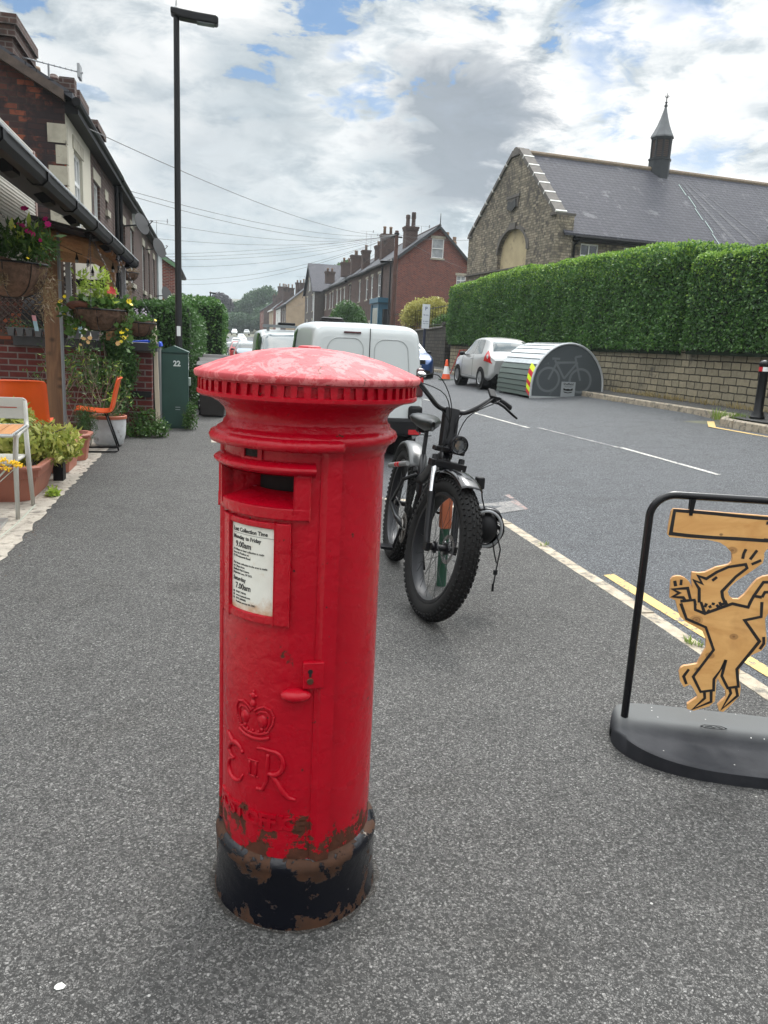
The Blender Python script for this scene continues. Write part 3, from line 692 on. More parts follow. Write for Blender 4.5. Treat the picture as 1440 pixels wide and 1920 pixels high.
# raised crown, cypher and lettering (strokes cast on the door)
def stroke(mb, pts, r0, rad=0.2170, n=8, flat=0.75):
    P = []; rs = []
    m = len(pts)
    for i in range(m - 1):      # refine along the curve
        for k in range(4):
            t = k / 4; P.append(tuple(pts[i][j] * (1 - t) + pts[i + 1][j] * t for j in range(2)))
    P.append(pts[-1][:2])
    r0 = [x_ * 1.22 for x_ in r0] if isinstance(r0, (list, tuple)) else r0 * 1.15
    for i in range(len(P)):
        rs.append(np.interp(i / (len(P) - 1), np.linspace(0, 1, len(r0)), r0) if isinstance(r0, list) else r0)
    mb.tube([cy(rad + 0.0005, x / rad, z) for (x, z) in P], rs, n)
def arc(cx, cz, rx, rz, a0, a1, n=14): return [(cx + rx * cos(R(a)), cz + rz * sin(R(a))) for a in np.linspace(a0, a1, n)]
cr = MB(); CXX, CZ = 0.015, 0.566
stroke(cr, [(CXX - 0.050, CZ - 0.004), (CXX - 0.025, CZ - 0.012), (CXX, CZ - 0.014), (CXX + 0.025, CZ - 0.012), (CXX + 0.050, CZ - 0.004)], 0.0042)
stroke(cr, [(CXX - 0.046, CZ + 0.008), (CXX - 0.025, CZ), (CXX, CZ - 0.002), (CXX + 0.025, CZ), (CXX + 0.046, CZ + 0.008)], 0.0032)
for sgn in (-1, 1):
    a = [(CXX + sgn * x, CZ + z) for (x, z) in ((0.046, 0.010), (0.058, 0.030), (0.062, 0.048), (0.052, 0.064), (0.034, 0.069), (0.016, 0.062), (0.002, 0.052))]
    for i in range(len(a) - 1):
        for k in range(4):
            t = k / 4; x = a[i][0] * (1 - t) + a[i + 1][0] * t; z = a[i][1] * (1 - t) + a[i + 1][1] * t
            cr.ball(cy(0.2185, x / 0.217, z), 0.0036, 6, 5)
    stroke(cr, [(CXX + sgn * x, CZ + z) for (x, z) in ((0.040, 0.012), (0.050, 0.032), (0.050, 0.046), (0.040, 0.056), (0.024, 0.056), (0.010, 0.046))], 0.0026)
    cr.ball(cy(0.214, (CXX + sgn * 0.028) / 0.217, CZ + 0.032), (0.016, 0.010, 0.017), 10, 8)
    cr.ball(cy(0.216, (CXX + sgn * 0.027) / 0.217, CZ + 0.012), 0.006, 8, 6)
for zz, rr in ((0.060, 0.006), (0.071, 0.0095), (0.083, 0.005), (0.090, 0.0085), (0.099, 0.004)): cr.ball(cy(0.2165, CXX / 0.217, CZ + zz), rr, 10, 8)
stroke(cr, [(CXX - 0.012, CZ + 0.090), (CXX + 0.012, CZ + 0.090)], 0.003)
for k in (-2, -1, 0, 1, 2): cr.ball(cy(0.217, (CXX + k * 0.018) / 0.217, CZ + 0.004 - abs(k) * -0.001), 0.0045, 8, 6)
cr.v = [(p[0], p[1], CZ + (p[2] - CZ) * 1.16) for p in cr.v]; cr.build('crown', M_red, box, smooth=True)
cp = MB()
# E
stroke(cp, arc(-0.062, 0.448, 0.030, 0.026, 20, 160, 8) + [(-0.098, 0.440), (-0.088, 0.428), (-0.070, 0.424)], [0.003, 0.0055, 0.006, 0.005, 0.0035])
stroke(cp, [(-0.070, 0.424), (-0.092, 0.414)] + arc(-0.066, 0.392, 0.034, 0.028, 150, 320, 10) + [(-0.030, 0.392)], [0.003, 0.005, 0.0065, 0.0055, 0.003])
cp.ball(cy(0.2175, -0.034 / 0.217, 0.458), 0.006, 8, 6); cp.ball(cy(0.2175, -0.072 / 0.217, 0.425), 0.005, 8, 6)
stroke(cp, [(-0.110, 0.487), (-0.095, 0.484), (-0.078, 0.472), (-0.068, 0.462)], [0.002, 0.005, 0.006, 0.003])
# II
for xx in (-0.006, 0.014):
    stroke(cp, [(xx, 0.444), (xx, 0.404)], 0.0034)
stroke(cp, [(-0.014, 0.446), (0.022, 0.446)], 0.0022); stroke(cp, [(-0.014, 0.402), (0.022, 0.402)], 0.0022)
# R
stroke(cp, [(0.016, 0.484), (0.034, 0.488), (0.060, 0.485)] + arc(0.062, 0.452, 0.030, 0.033, 80, -90, 12) + [(0.046, 0.421), (0.040, 0.426)], [0.003, 0.0045, 0.0055, 0.007, 0.0065, 0.004])
stroke(cp, [(0.050, 0.476), (0.048, 0.440), (0.046, 0.395), (0.036, 0.372), (0.020, 0.368)], [0.004, 0.0055, 0.0055, 0.0045, 0.003])
stroke(cp, [(0.058, 0.420), (0.074, 0.402), (0.090, 0.376), (0.108, 0.357), (0.128, 0.352)], [0.004, 0.0065, 0.007, 0.0055, 0.003])
cp.ball(cy(0.2175, 0.020 / 0.217, 0.369), 0.0055, 8, 6)
_v = []
for p in cp.v:
    th_ = atan2(p[0], -p[1]) + 0.012 / 0.217; r_ = hypot(p[0], p[1]); _v.append(cy(r_, th_, 0.458 + (p[2] - 0.42) * 1.02))
cp.v = _v; cp.build('cypher', M_red, box, smooth=True)
lt = MB()
for ch, x in zip('POSTOFFICE', (-0.122, -0.094, -0.064, -0.037, 0.004, 0.033, 0.055, 0.079, 0.096, 0.124)):
    vs, fs = textmesh(ch, 0.054, 0.0045, 0.0022, 'CENTER')
    lt.add([cy(0.2170 + p[2], 0.06 + (x * 1.12 + p[0]) / 0.217, 0.300 + 0.06 * (x * x) + p[1]) for p in vs], fs)
lt.build('lettering', M_red, box)
# darker collar where the tarmac meets the foot
gr = MB()
vs = [cy(0.235, 2 * pi * k / 60, 0.002) for k in range(60)] + [cy(0.249 + random.uniform(-0.006, 0.009), 2 * pi * k / 60, 0.002) for k in range(60)]
gr.add(vs, [(k, (k + 1) % 60, 60 + (k + 1) % 60, 60 + k) for k in range(60)])
gr.build('foot_joint', asphalt('joint tarmac', (0.09, 0.082, 0.074), (0.045, 0.042, 0.038), (0.17, 0.16, 0.15), (1, 1, 1)), box)
# ------------------------------------------------------------------ buildings
def panel(mb, M, L, z0, z1, ops, depth=0.12):
    """wall in local frame (x along, y inward, z up) with real openings and reveals"""
    us = near([0, L], [o[0] for o in ops] + [o[1] for o in ops]); ws = near([z0, z1], [o[2] for o in ops] + [o[3] for o in ops])
    def inside(u, w): return any(o[0] < u < o[1] and o[2] < w < o[3] for o in ops)
    mb.grid(lambda u, w: (u, 0, w), us, ws, M, skip=inside)
    for (a, b, c, d) in [o[:4] for o in ops]:
        vs = [(a, 0, c), (b, 0, c), (b, 0, d), (a, 0, d), (a, depth, c), (b, depth, c), (b, depth, d), (a, depth, d)]
        mb.add(vs, [(0, 4, 5, 1), (1, 5, 6, 2), (2, 6, 7, 3), (3, 7, 4, 0)], M)
def window(M, o, parent, kind='sash', sill=True, lintel=True, frame=None, pane=None, stone=None, depth=0.10):
    a, b, c, d = o[:4]; f = MB(); t = 0.06
    fm = frame or M_upvc
    def bx(x0, x1, z0, z1, y0=depth - 0.05, y1=depth + 0.03): f.box(x0, x1, y0, y1, z0, z1, M)
    bx(a, a + t, c, d); bx(b - t, b, c, d); bx(a + t, b - t, c, c + t); bx(a + t, b - t, d - t, d)
    if kind == 'door':
        bx(a + t, b - t, c + t, c + 0.9, depth - 0.02, depth + 0.02)
    else:
        mid = c + (d - c) * (0.5 if kind == 'sash' else 0.68)
        bx(a + t, b - t, mid - 0.03, mid + 0.03)
        if kind == 'triple': 
            for q in (1 / 3, 2 / 3): x = a + (b - a) * q; bx(x - 0.025, x + 0.025, c + t, d - t, depth - 0.045, depth + 0.025)
        if kind == 'casement': x = (a + b) / 2; bx(x - 0.025, x + 0.025, c + t, d - t, depth - 0.045, depth + 0.025)
    w = f.build('window' if kind != 'door' else 'door', fm, parent)
    p = MB(); p.add([(a + t, depth, c + t), (b - t, depth, c + t), (b - t, depth, d - t), (a + t, depth, d - t)], [(0, 1, 2, 3)], M); p.build('pane', pane or (M_net if random.random() < 0.45 else M_glass), w)
    st = stone or M_stone
    if sill and kind != 'door': s = MB(); s.box(a - 0.08, b + 0.08, -0.06, depth, c - 0.12, c - 0.002, M); s.build('sill', st, w)
    if lintel: s = MB(); s.box(a - 0.10, b + 0.10, -0.015, depth - 0.02, d + 0.002, d + 0.20, M); s.build('lintel', st, w)
    return w
def stack(parent, cx_, cy_, wx, wy, z0, z1, pots=4, m=None, pm=None, along='y'):
    c = MB(); c.cbox((cx_, cy_, (z0 + z1 - 0.3) / 2), (wx, wy, z1 - 0.3 - z0)); c.cbox((cx_, cy_, z1 - 0.22), (wx + 0.10, wy + 0.10, 0.15)); c.cbox((cx_, cy_, z1 - 0.07), (wx + 0.18, wy + 0.18, 0.14))
    ch = c.build('chimney', m or M_brownbrick, parent)
    for k in range(pots):
        t = (k + 0.5) / pots - 0.5; px, py = (cx_ + t * wx, cy_) if along == 'x' else (cx_, cy_ + t * wy)
        h = random.choice((0.42, 0.5, 0.65)); p = MB(); p.lathe([(0.13, z1 - 0.02), (0.12, z1 + h * 0.8), (0.15, z1 + h * 0.85), (0.14, z1 + h), (0.09, z1 + h)], 12, Matrix.Translation((px, py, 0))); p.build('chimney_pot', pm or M_potc, ch, smooth=True)
    return ch
M_potc = mat('buff clay pot', None, (0.22, 0.145, 0.095), 0.8, var=0.3, vscale=4)
def aerial(parent, x, y, z, h=1.2, dirx=1.0, diry=0.0, L=1.2):
    a = MB(); a.tube([(x, y, z - 0.4), (x, y, z + h)], 0.016, 6)
    d = Vector((dirx, diry, -0.10 if L < 1 else 0.03)).normalized(); s = Vector((-d.y, d.x, 0)); c = Vector((x, y, z + h))
    a.tube([c - d * L * 0.45, c + d * L * 0.55], 0.012, 5)
    for k in range(12):
        p = c + d * L * (-0.45 + k / 11.0); a.tube([p - s * 0.12 + Vector((0, 0, -0.02)), p + s * 0.12 + Vector((0, 0, 0.02))], 0.006, 4)
    q = c + d * L * 0.5; a.box(q.x - 0.02, q.x + 0.02, q.y - 0.12, q.y + 0.12, q.z - 0.1, q.z + 0.1)
    return a.build('aerial', mat('dull aluminium', None, (0.32, 0.33, 0.34), 0.5, 0.6), parent)
def dish(parent, x, y, z, r=0.32, m=None, nx=1.0, ny=-0.6):
    d = MB(); n = Vector((nx, ny, 0.35)).normalized(); M = Matrix.Translation((x, y, z)) @ n.to_track_quat('Z', 'X').to_matrix().to_4x4()
    d.lathe([(0.0, 0.0), (r * 0.5, 0.02), (r * 0.85, 0.06), (r, 0.10)], 24, M); d.tube([M @ Vector((0, -r, 0.09)), M @ Vector((0, -r * 0.3, 0.36)), M @ Vector((0, 0, 0.36))], 0.012, 5)
    d.tube([(x - 0.35, y, z - 0.05), (x, y, z)], 0.02, 6)
    return d.build('satellite_dish', m or mat('mesh dish', None, (0.018, 0.018, 0.02), 0.5), parent, smooth=True, auto=40)
def house(name, label, front, y0, y1, zb, ze, zr, sgn, width, wall, gable, roof, ops, gops=(), group=None, chims=(), eave_m=None, over=0.18, south=True, north=False, cat='terraced house', doors=(), rpos=0.5, barge=None, fascia=None, stone=None):
    """sgn=+1: body lies at x > front (faces -X); sgn=-1: body at x < front (faces +X). Ridge along Y."""
    t = thing(name, label, cat, (0, 0, 0), 0, group); back = front + sgn * width; xr = front + sgn * width * rpos; L = y1 - y0
    # front wall frame: x along +Y for sgn=-1 (normal +X)
    if sgn > 0: Mf = Matrix(((0, 1, 0, front), (-1, 0, 0, y1), (0, 0, 1, 0), (0, 0, 0, 1)))
    else: Mf = Matrix(((0, -1, 0, front), (1, 0, 0, y0), (0, 0, 1, 0), (0, 0, 0, 1)))
    def conv(o):
        a, b, c, d = o[:4]
        return ((y1 - b, y1 - a, c, d) if sgn > 0 else (a - y0, b - y0, c, d)) + tuple(o[4:])
    fo = [conv(o) for o in ops]; w = MB(); panel(w, Mf, L, zb, ze, [o[:4] for o in fo])
    w.build('wall', wall, t)
    for o in fo: window(Mf, o, t, o[4] if len(o) > 4 else 'sash', stone=stone)
    g = MB(); x0, x1 = min(front, back), max(front, back)
    Ms = Matrix(((1, 0, 0, x0), (0, 1, 0, y0), (0, 0, 1, 0), (0, 0, 0, 1)))
    so = [(a - x0, b - x0, c, d) + tuple(r) for (a, b, c, d, *r) in gops]
    lo = [o for o in so if o[3] < ze]; hi = [o for o in so if o[3] >= ze]
    if south: panel(g, Ms, x1 - x0, zb, ze, [o[:4] for o in lo])
    xl = xr - x0
    if hi and south:                     # opening in the triangle: slice into trapezoids
        o = hi[0]; a, b, c, d = o[:4]; W = x1 - x0
        def top(u): return ze + (zr - ze) * (u / xl if u < xl else (W - u) / (W - xl))
        vs = [(0, 0, ze), (a, 0, ze), (a, 0, top(a)), (b, 0, ze), (W, 0, ze), (b, 0, top(b)), (a, 0, d), (b, 0, d), (xl, 0, zr), (a, 0, c), (b, 0, c)]
        g.add(vs, [(0, 1, 9, 6, 2), (3, 4, 5, 7, 10)] + ([(6, 7, 5, 8, 2)] if a < xl < b else [(6, 7, 5, 2)] if False else [(6, 7, 5, 8, 2)]) + ([(1, 3, 10, 9)] if c > ze else []), Ms)
        g.add([(a, 0, c), (b, 0, c), (b, 0, d), (a, 0, d), (a, .12, c), (b, .12, c), (b, .12, d), (a, .12, d)], [(0, 4, 5, 1), (1, 5, 6, 2), (2, 6, 7, 3), (3, 7, 4, 0)], Ms)
    elif south: g.add([(0, 0, ze), (x1 - x0, 0, ze), (xl, 0, zr)], [(0, 1, 2)], Ms)
    if south:
        for o in so: window(Ms, o, t, o[4] if len(o) > 4 else 'sash')
    g.quad((x0, y1, zb), (x0, y1, ze), (x1, y1, ze), (x1, y1, zb)); g.add([(x0, y1, ze), (xr, y1, zr), (x1, y1, ze)], [(0, 1, 2)])
    g.quad((back, y0, zb), (back, y1, zb), (back, y1, ze), (back, y0, ze))
    g.build('gable_wall', gable, t)
    r = MB(); ys0, ys1 = y0 - (over if south else 0.0), y1
    for xe in (front - sgn * over, back + sgn * over):
        sl = (zr - ze) / abs(xr - (front if abs(xe - front) < abs(xe - back) else back)); zl = ze - over * sl
        a = [(xe, zl + 0.03), (xr, zr + 0.03), (xr, zr + 0.12), (xe, zl + 0.12)]
        r.prism(a, ys0, ys1, 'y')
    ro = r.build('roof', roof, t)
    rt = MB(); rt.prism([(xr - 0.14, zr + 0.08), (xr, zr + 0.20), (xr + 0.14, zr + 0.08)], ys0, ys1, 'y'); rt.build('ridge_tiles', mat('ridge tile', None, (0.07, 0.05, 0.045), 0.8, var=0.2), ro)
    gu = MB(); xg = front - sgn * (over + 0.05); sl = (zr - ze) / abs(xr - front); zg = ze - over * sl + 0.0
    gu.tube([(xg, ys0, zg), (xg, ys1, zg)], 0.065, 8); gu.box(min(front, xg), max(front, xg), y0, y1, ze - 0.22, ze - 0.04 - over * sl * 0.0)
    gu.build('gutter', fascia or M_gutter, t)
    if barge and south:
        bm = MB()
        for xe in (front - sgn * over, back + sgn * over):
            sl = (zr - ze) / abs(xr - (front if abs(xe - front) < abs(xe - back) else back)); zl = ze - over * sl
            bm.prism([(xe, zl - 0.14), (xr, zr - 0.14), (xr, zr + 0.06), (xe, zl + 0.06)], ys0 - 0.03, ys0 - 0.002, 'y')
        bm.build('bargeboard', barge, t)
    for c in chims: stack(t, *c)
    return t
LG = 'terraced houses on the left side of the street'
FX = -2.21
h1 = house('terraced_house', 'cream rendered end terrace house with sooty red brick gable and pale quoins behind the cafe', FX, 13.5, 16.0, 0, 5.0, 6.8, -1, 6.6, M_render, M_sootbrick, M_slateb,
    [(14.2, 15.05, 3.0, 4.42, 'triple')], group=LG, over=0.14)
qn = MB()
for k in range(9):
    z = 4.62 - k * 0.30; w = 0.26 if k % 2 == 0 else 0.15
    qn.box(FX - w, FX + 0.012, 13.488, 13.62, z - 0.27, z)
qn.build('quoins', M_stone, h1)
# big gable stack at the left, partly outside the picture, and a smaller one behind
stack(h1, -3.50, 14.25, 1.15, 1.3, 4.6, 6.06, 0)
aerial(h1, -2.56, 14.3, 5.3, 0.36, 1.0, 0.15, 0.92)
vb = MB(); vb.prism([(FX + 0.02, 4.92), (-5.51, 6.72), (-5.51, 6.86), (FX + 0.02, 5.06)], 13.33, 13.47, 'y'); vb.build('verge_board', mat('weathered timber verge', None, (0.07, 0.05, 0.04), 0.8, var=0.4), h1)
h2 = house('terraced_house', 'dark brown stone fronted house with one white sash window, next to the cream end house', FX, 16.0, 19.3, 0, 5.0, 6.8, -1, 6.6, M_brownbrick, M_brownbrick, M_slateb,
    [(16.35, 17.15, 3.1, 4.35, 'sash'), (18.0, 18.3, 4.05, 4.25, 'sash')], group=LG, south=False, over=0.14)
stack(h2, -2.62, 16.3, 0.42, 0.9, 4.9, 5.72, 0); 
for (xx, ww) in ((-2.75, 'cowl'), (-2.45, 'square')):
    p = MB()
    if ww == 'cowl': p.lathe([(0.10, 5.3), (0.09, 5.62), (0.14, 5.66), (0.14, 5.74), (0.05, 5.82)], 12, Matrix.Translation((-2.68, 15.4, 0)))
    else: p.cbox((-2.42, 15.2, 5.55), (0.24, 0.24, 0.34))
    p.build('chimney_pot', M_brownbrick, h2)
h3 = house('terraced_house', 'brown house with two black downpipes and a dark satellite dish, third along the left terrace', FX, 19.3, 22.7, 0, 4.98, 6.8, -1, 6.6, M_brownbrick, M_brownbrick, M_slateb,
    [(21.0, 21.75, 2.9, 4.2, 'sash')], group=LG, south=False, over=0.14)
stack(h3, -2.75, 19.4, 0.5, 1.2, 4.9, 5.95, 0)
for yy in (19.35, 20.2):
    p = MB(); p.tube([(FX + 0.07, yy, 0), (FX + 0.07, yy, 4.86)], 0.045, 8); p.build('downpipe', M_gutter, h3)
dish(h3, FX + 0.42, 20.8, 4.15, 0.26)
h4 = house('terraced_house', 'brown house with white window and white box under the eaves, fourth along the left terrace', FX, 22.7, 26.3, 0, 5.0, 6.8, -1, 6.6, M_brownbrick, M_brownbrick, M_slateb,
    [(23.1, 23.95, 2.9, 4.35, 'sash')], group=LG, south=False, over=0.14, chims=((-4.5, 22.8, 0.6, 1.3, 6.0, 7.6, 3),))
p = MB(); p.box(FX, FX + 0.2, 23.6, 24.1, 4.5, 4.78); p.build('alarm_box', M_upvc, h4)
h5 = house('terraced_house', 'brown brick house with a black mesh satellite dish, fifth along the left terrace', FX, 26.3, 30.6, 0, 5.0, 6.8, -1, 6.6, M_brownbrick, M_brownbrick, M_slateb,
    [(26.8, 27.6, 2.9, 4.3, 'sash'), (29.0, 29.7, 2.9, 4.3, 'sash')], group=LG, south=False, over=0.14)
dish(h5, FX + 0.36, 28.2, 4.35, 0.33)
h6 = house('terraced_house', 'last house of the near left terrace, pale wall panel and small dish by its end', FX, 30.6, 35.8, 0, 5.0, 6.8, -1, 6.6, M_brownbrick, M_brownbrick, M_slateb,
    [(31.3, 32.1, 2.9, 4.3, 'sash'), (31.3, 32.2, 0.6, 2.0, 'sash')], group=LG, south=False, over=0.14)
p = MB(); p.box(FX, FX + 0.06, 33.4, 35.7, 1.2, 4.7); p.build('rendered_panel', M_greyrender if False else mat('pale grey render', None, (0.42, 0.45, 0.46), 0.8, var=0.1), h6)
dish(h6, FX + 0.35, 32.6, 3.05, 0.33)
gh = house('brick_house', 'small brick house with green bargeboards beyond the left terrace', -1.92, 42.0, 50, 0, 5.0, 7.0, -1, 6.5, M_redbrick, M_redbrick, M_slateb, [(43, 44, 2.5, 4, 'sash')], cat='house', barge=mat('green painted timber', None, (0.10, 0.20, 0.10), 0.5), over=0.22)
aerial(gh, -2.9, 44, 6.4, 0.9, 1, 0, 1.1)
# ---- right hand side
RG = 'terraced houses on the right side of the street'
XR = 13.5
M_fascia = mat('dark painted timber', None, (0.03, 0.032, 0.035), 0.6)
hr = house('end_terrace_house', 'red brick end terrace house with attic window in its gable and tall chimney pots', XR, 58.8, 64.2, 1.0, 8.05, 10.4, 1, 5.5, M_brownbrick, M_gablebrick, M_slateb,
    [], [(16.05, 17.0, 8.15, 9.55, 'sash'), (18.15, 18.9, 5.9, 7.0, 'casement')], group=RG, over=0.22, rpos=0.55, barge=M_fascia, cat='house',
    chims=((15.0, 61.5, 0.95, 0.9, 9.0, 10.6, 0),))
p = MB(); p.tube([(16.52, 58.5, 10.4), (16.52, 58.5, 11.3)], [0.05, 0.02], 8); p.build('finial', M_fascia, hr)
for xx in (14.75, 15.2):
    p = MB(); p.lathe([(0.17, 10.55), (0.15, 11.2), (0.19, 11.25), (0.17, 11.45 if xx < 15 else 11.7), (0.1, 11.5)], 12, Matrix.Translation((xx, 61.5, 0))); p.build('chimney_pot', M_brownbrick, hr)
for xx, zz in ((17.7, 10.3), (18.3, 10.0)):
    p = MB(); p.lathe([(0.2, 8.6), (0.2, zz - 0.4), (0.14, zz - 0.3), (0.15, zz)], 12, Matrix.Translation((xx, 60.5, 0))); p.build('chimney_pot', M_potc, hr)
aerial(hr, 15.6, 60.5, 9.9, 0.7, 1, 0.1, 1.3)
p = MB(); p.tube([(XR - 0.08, 64.1, 1), (XR - 0.08, 64.1, 8.0)], 0.06, 6); p.build('downpipe', M_gutter, hr)
# blue shopfront bay
p = MB(); p.box(12.7, XR, 61.0, 64.0, 1.0, 4.75); p.box(12.5, XR, 60.8, 64.2, 4.76, 5.15); p.box(12.6, 12.69, 61.0, 61.25, 1.0, 4.7); p.box(12.6, 12.69, 63.75, 64.0, 1.0, 4.7)
bay = p.build('bay_front', mat('petrol blue paint', None, (0.025, 0.10, 0.16), 0.45), hr, bevel=0.02)
p = MB(); p.box(12.66, 12.695, 61.5, 63.5, 1.8, 4.4); p.build('pane', M_glass, bay)
p = MB(); p.box(12.95, XR + 0.2, 60.97, 60.995, 1.8, 4.3); p.build('pane', M_glass, bay)
labels = ['brown brick terrace house with a tall stack right behind the blue bay front', 'terrace house with a doubled chimney and two upper windows, third from the red gable', 'terrace house with a low stack, fourth from the red gable', 'terrace house with pale lintels, fifth from the red gable',
          'sixth terrace house from the red gable, half hidden by the dark shrub', 'last brown terrace house before the tall dark gabled house']
wins = [(64.9, 66.0), (70.4, 71.4), (74.0, 74.9), (79.3, 80.3), (83, 83.9), (88, 89), (93.4, 94.4), (97, 98)]
edges = [64.2, 70.0, 75.8, 81.6, 87.4, 93.2, 98.6]
for i in range(6):
    a, b = edges[i], edges[i + 1]; dz = (0.0, -0.05, 0.0, -0.15, -0.1, -0.2)[i]
    ws_ = [(p, q, 5.45, 7.3 + dz, 'sash') for (p, q) in wins if a <= p < b] + [(a + 1.0, a + 2.2, 1.9, 3.9, 'sash'), (b - 1.6, b - 0.7, 1.1, 3.4, 'door')]
    if len(ws_) < 4: ws_.append((b - 1.9, b - 1.0, 5.45, 7.3 + dz, 'sash'))
    hh = house('terraced_house', labels[i], XR, a, b, 1.0, 8.05 + dz, 10.4 + dz, 1, 5.5, M_brownbrick, M_brownbrick, M_slateb, ws_, group=RG, over=0.22, south=False, rpos=0.55)
    if i in (0, 1, 3, 5): stack(hh, (14.9, 15.6, 0, 14.2, 0, 14.0)[i], b - 0.5, 1.1, 0.9, 8.6, (11.0, 10.7, 0, 10.1, 0, 10.0)[i], 2, along='x')
    if i == 1: stack(hh, 14.3, b + 0.4, 0.7, 0.9, 8.4, 10.3, 1); aerial(hh, 14.2, b, 10.2, 1.8, 1, 0, 1.3)
    if i == 2: stack(hh, 14.2, b - 0.6, 1.0, 0.9, 8.4, 10.3, 2); aerial(hh, 15.2, b - 3, 9.9, 2.2, 1, 0, 1.3)
# tall dark gabled house, ridge across the street
def cross_house(name, label, X0, X1, Y0, Y1, zb, ze, zr, wall, roof, ops, side=None, barge=M_fascia, chims=(), cat='house', group=None):
    t = thing(name, label, cat, (0, 0, 0), 0, group); Mf = Matrix(((0, 1, 0, X0), (-1, 0, 0, Y1), (0, 0, 1, 0), (0, 0, 0, 1)))
    fo = [(Y1 - b, Y1 - a, c, d) for (a, b, c, d) in ops]; w = MB(); L = Y1 - Y0
    lo = [o for o in fo if o[3] < ze]; panel(w, Mf, L, zb, ze, lo); w.add([(0, 0, ze), (L, 0, ze), (L / 2, 0, zr)], [(0, 1, 2)], Mf)
    w.quad((X0, Y0, zb), (X1, Y0, zb), (X1, Y0, ze), (X0, Y0, ze)); w.quad((X0, Y1, zb), (X1, Y1, zb), (X1, Y1, ze), (X0, Y1, ze)); w.build('wall', wall, t)
    for o in fo:
        Mo = Mf if o[3] < ze else Mf @ Matrix.Translation((0, -0.11, 0))
        window(Mo, o, t, 'sash')
    r = MB(); ym = (Y0 + Y1) / 2
    for ye in (Y0 - 0.25, Y1 + 0.25):
        sl = (zr - ze) / (L / 2); zl = ze - 0.25 * sl
        r.prism([(ye, zl), (ym, zr), (ym, zr + 0.12), (ye, zl + 0.12)], X0 - 0.3, X1, 'x')
    r.build('roof', roof, t)
    bm = MB()
    for ye in (Y0 - 0.25, Y1 + 0.25):
        sl = (zr - ze) / (L / 2); zl = ze - 0.25 * sl
        bm.prism([(ye, zl - 0.25), (ym, zr - 0.25), (ym, zr - 0.01), (ye, zl - 0.01)], X0 - 0.34, X0 - 0.28, 'x')
    bm.build('bargeboard', barge, t)
    for c in chims: stack(t, *c)
    return t
dh = cross_house('gabled_house', 'tall dark house with its steep gable to the street beyond the brown terrace', 12.3, 21, 99.0, 109.5, 0.9, 7.7, 11.3, mat('dark brown stone front', None, (0.075, 0.062, 0.055), 0.9, var=0.3), M_slate,
    [(100.3, 101.6, 5.3, 7.2), (106, 107.2, 5.3, 7.2), (100.3, 101.6, 2.4, 4.2), (106, 107.2, 1.0, 4.2), (103.6, 104.6, 7.9, 9.4)], chims=((17.5, 99.5, 1.2, 1, 8.5, 11.5, 2),))
p = MB(); p.tube([(12.25, 99.1, 1), (12.25, 99.1, 7.6)], 0.07, 6); p.build('downpipe', M_upvc, dh)
th = house('house', 'house with a blank tan rendered gable beyond the tall dark gabled house', 11.1, 125, 135, 0.6, 7.0, 10.3, 1, 8, M_brownbrick, M_tan, M_slateb, [(126.3, 127.6, 4.4, 6.2, 'sash'), (130, 131.3, 4.4, 6.2, 'sash')], cat='house', chims=((14.3, 134.5, 1.6, 1.1, 8.2, 11.0, 3, None, None, 'x'),), over=0.3)
aerial(th, 14.0, 133, 10.6, 1.3, 1, 0, 1.6)
t2 = house('house', 'white fronted terrace house beyond the tan gable', 11.3, 135, 148, 0.6, 7.0, 10.0, 1, 8, mat('white render', None, (0.6, 0.6, 0.58), 0.8), M_redbrick, M_slateb, [(137, 138.3, 4.2, 6.0, 'sash'), (143, 144.3, 4.2, 6.0, 'sash')], cat='house', south=False, chims=((13.5, 147.5, 2.0, 1.0, 8, 10.9, 3, None, None, 'x'),))
t3 = house('house', 'far brick house with dark red gable near the trees', 12.1, 165, 178, 1.0, 7.6, 10.6, 1, 7, M_tan, M_redbrick, M_slateb, [(167, 168.3, 4.6, 6.6, 'sash')], cat='house', chims=((14.6, 172, 2.2, 1.2, 8.6, 12.6, 3, None, None, 'x'),), over=0.3, fascia=M_upvc)
t4 = house('house', 'farthest brick house at the end of the right hand row', 12.0, 196, 212, 1.5, 8.6, 11.0, 1, 7, M_redbrick, M_brownbrick, M_slateb, [(198, 199.3, 5.6, 7.4, 'sash'), (204, 205.3, 5.6, 7.4, 'sash')], cat='house', chims=((15, 197, 1.5, 1.2, 9.5, 12.0, 2, None, None, 'x'),))

# ------------------------------------------------------------------ church hall
CH = thing('church_hall', 'stone church hall with slate roof, blocked gable arch and small bell turret', 'church', (16, 36.49, 0), R(4.9))
# local x along the ridge (away), local y across (towards the far side)
W_, RY, ZR = 10.35, 4.75, 11.85
w = MB()
def gprof(y): return None
ARC = [(2.75 + 1.72 * (1 - cos(a)), 6.75 + 1.2 * sin(a)) for a in np.linspace(0, pi, 17)]
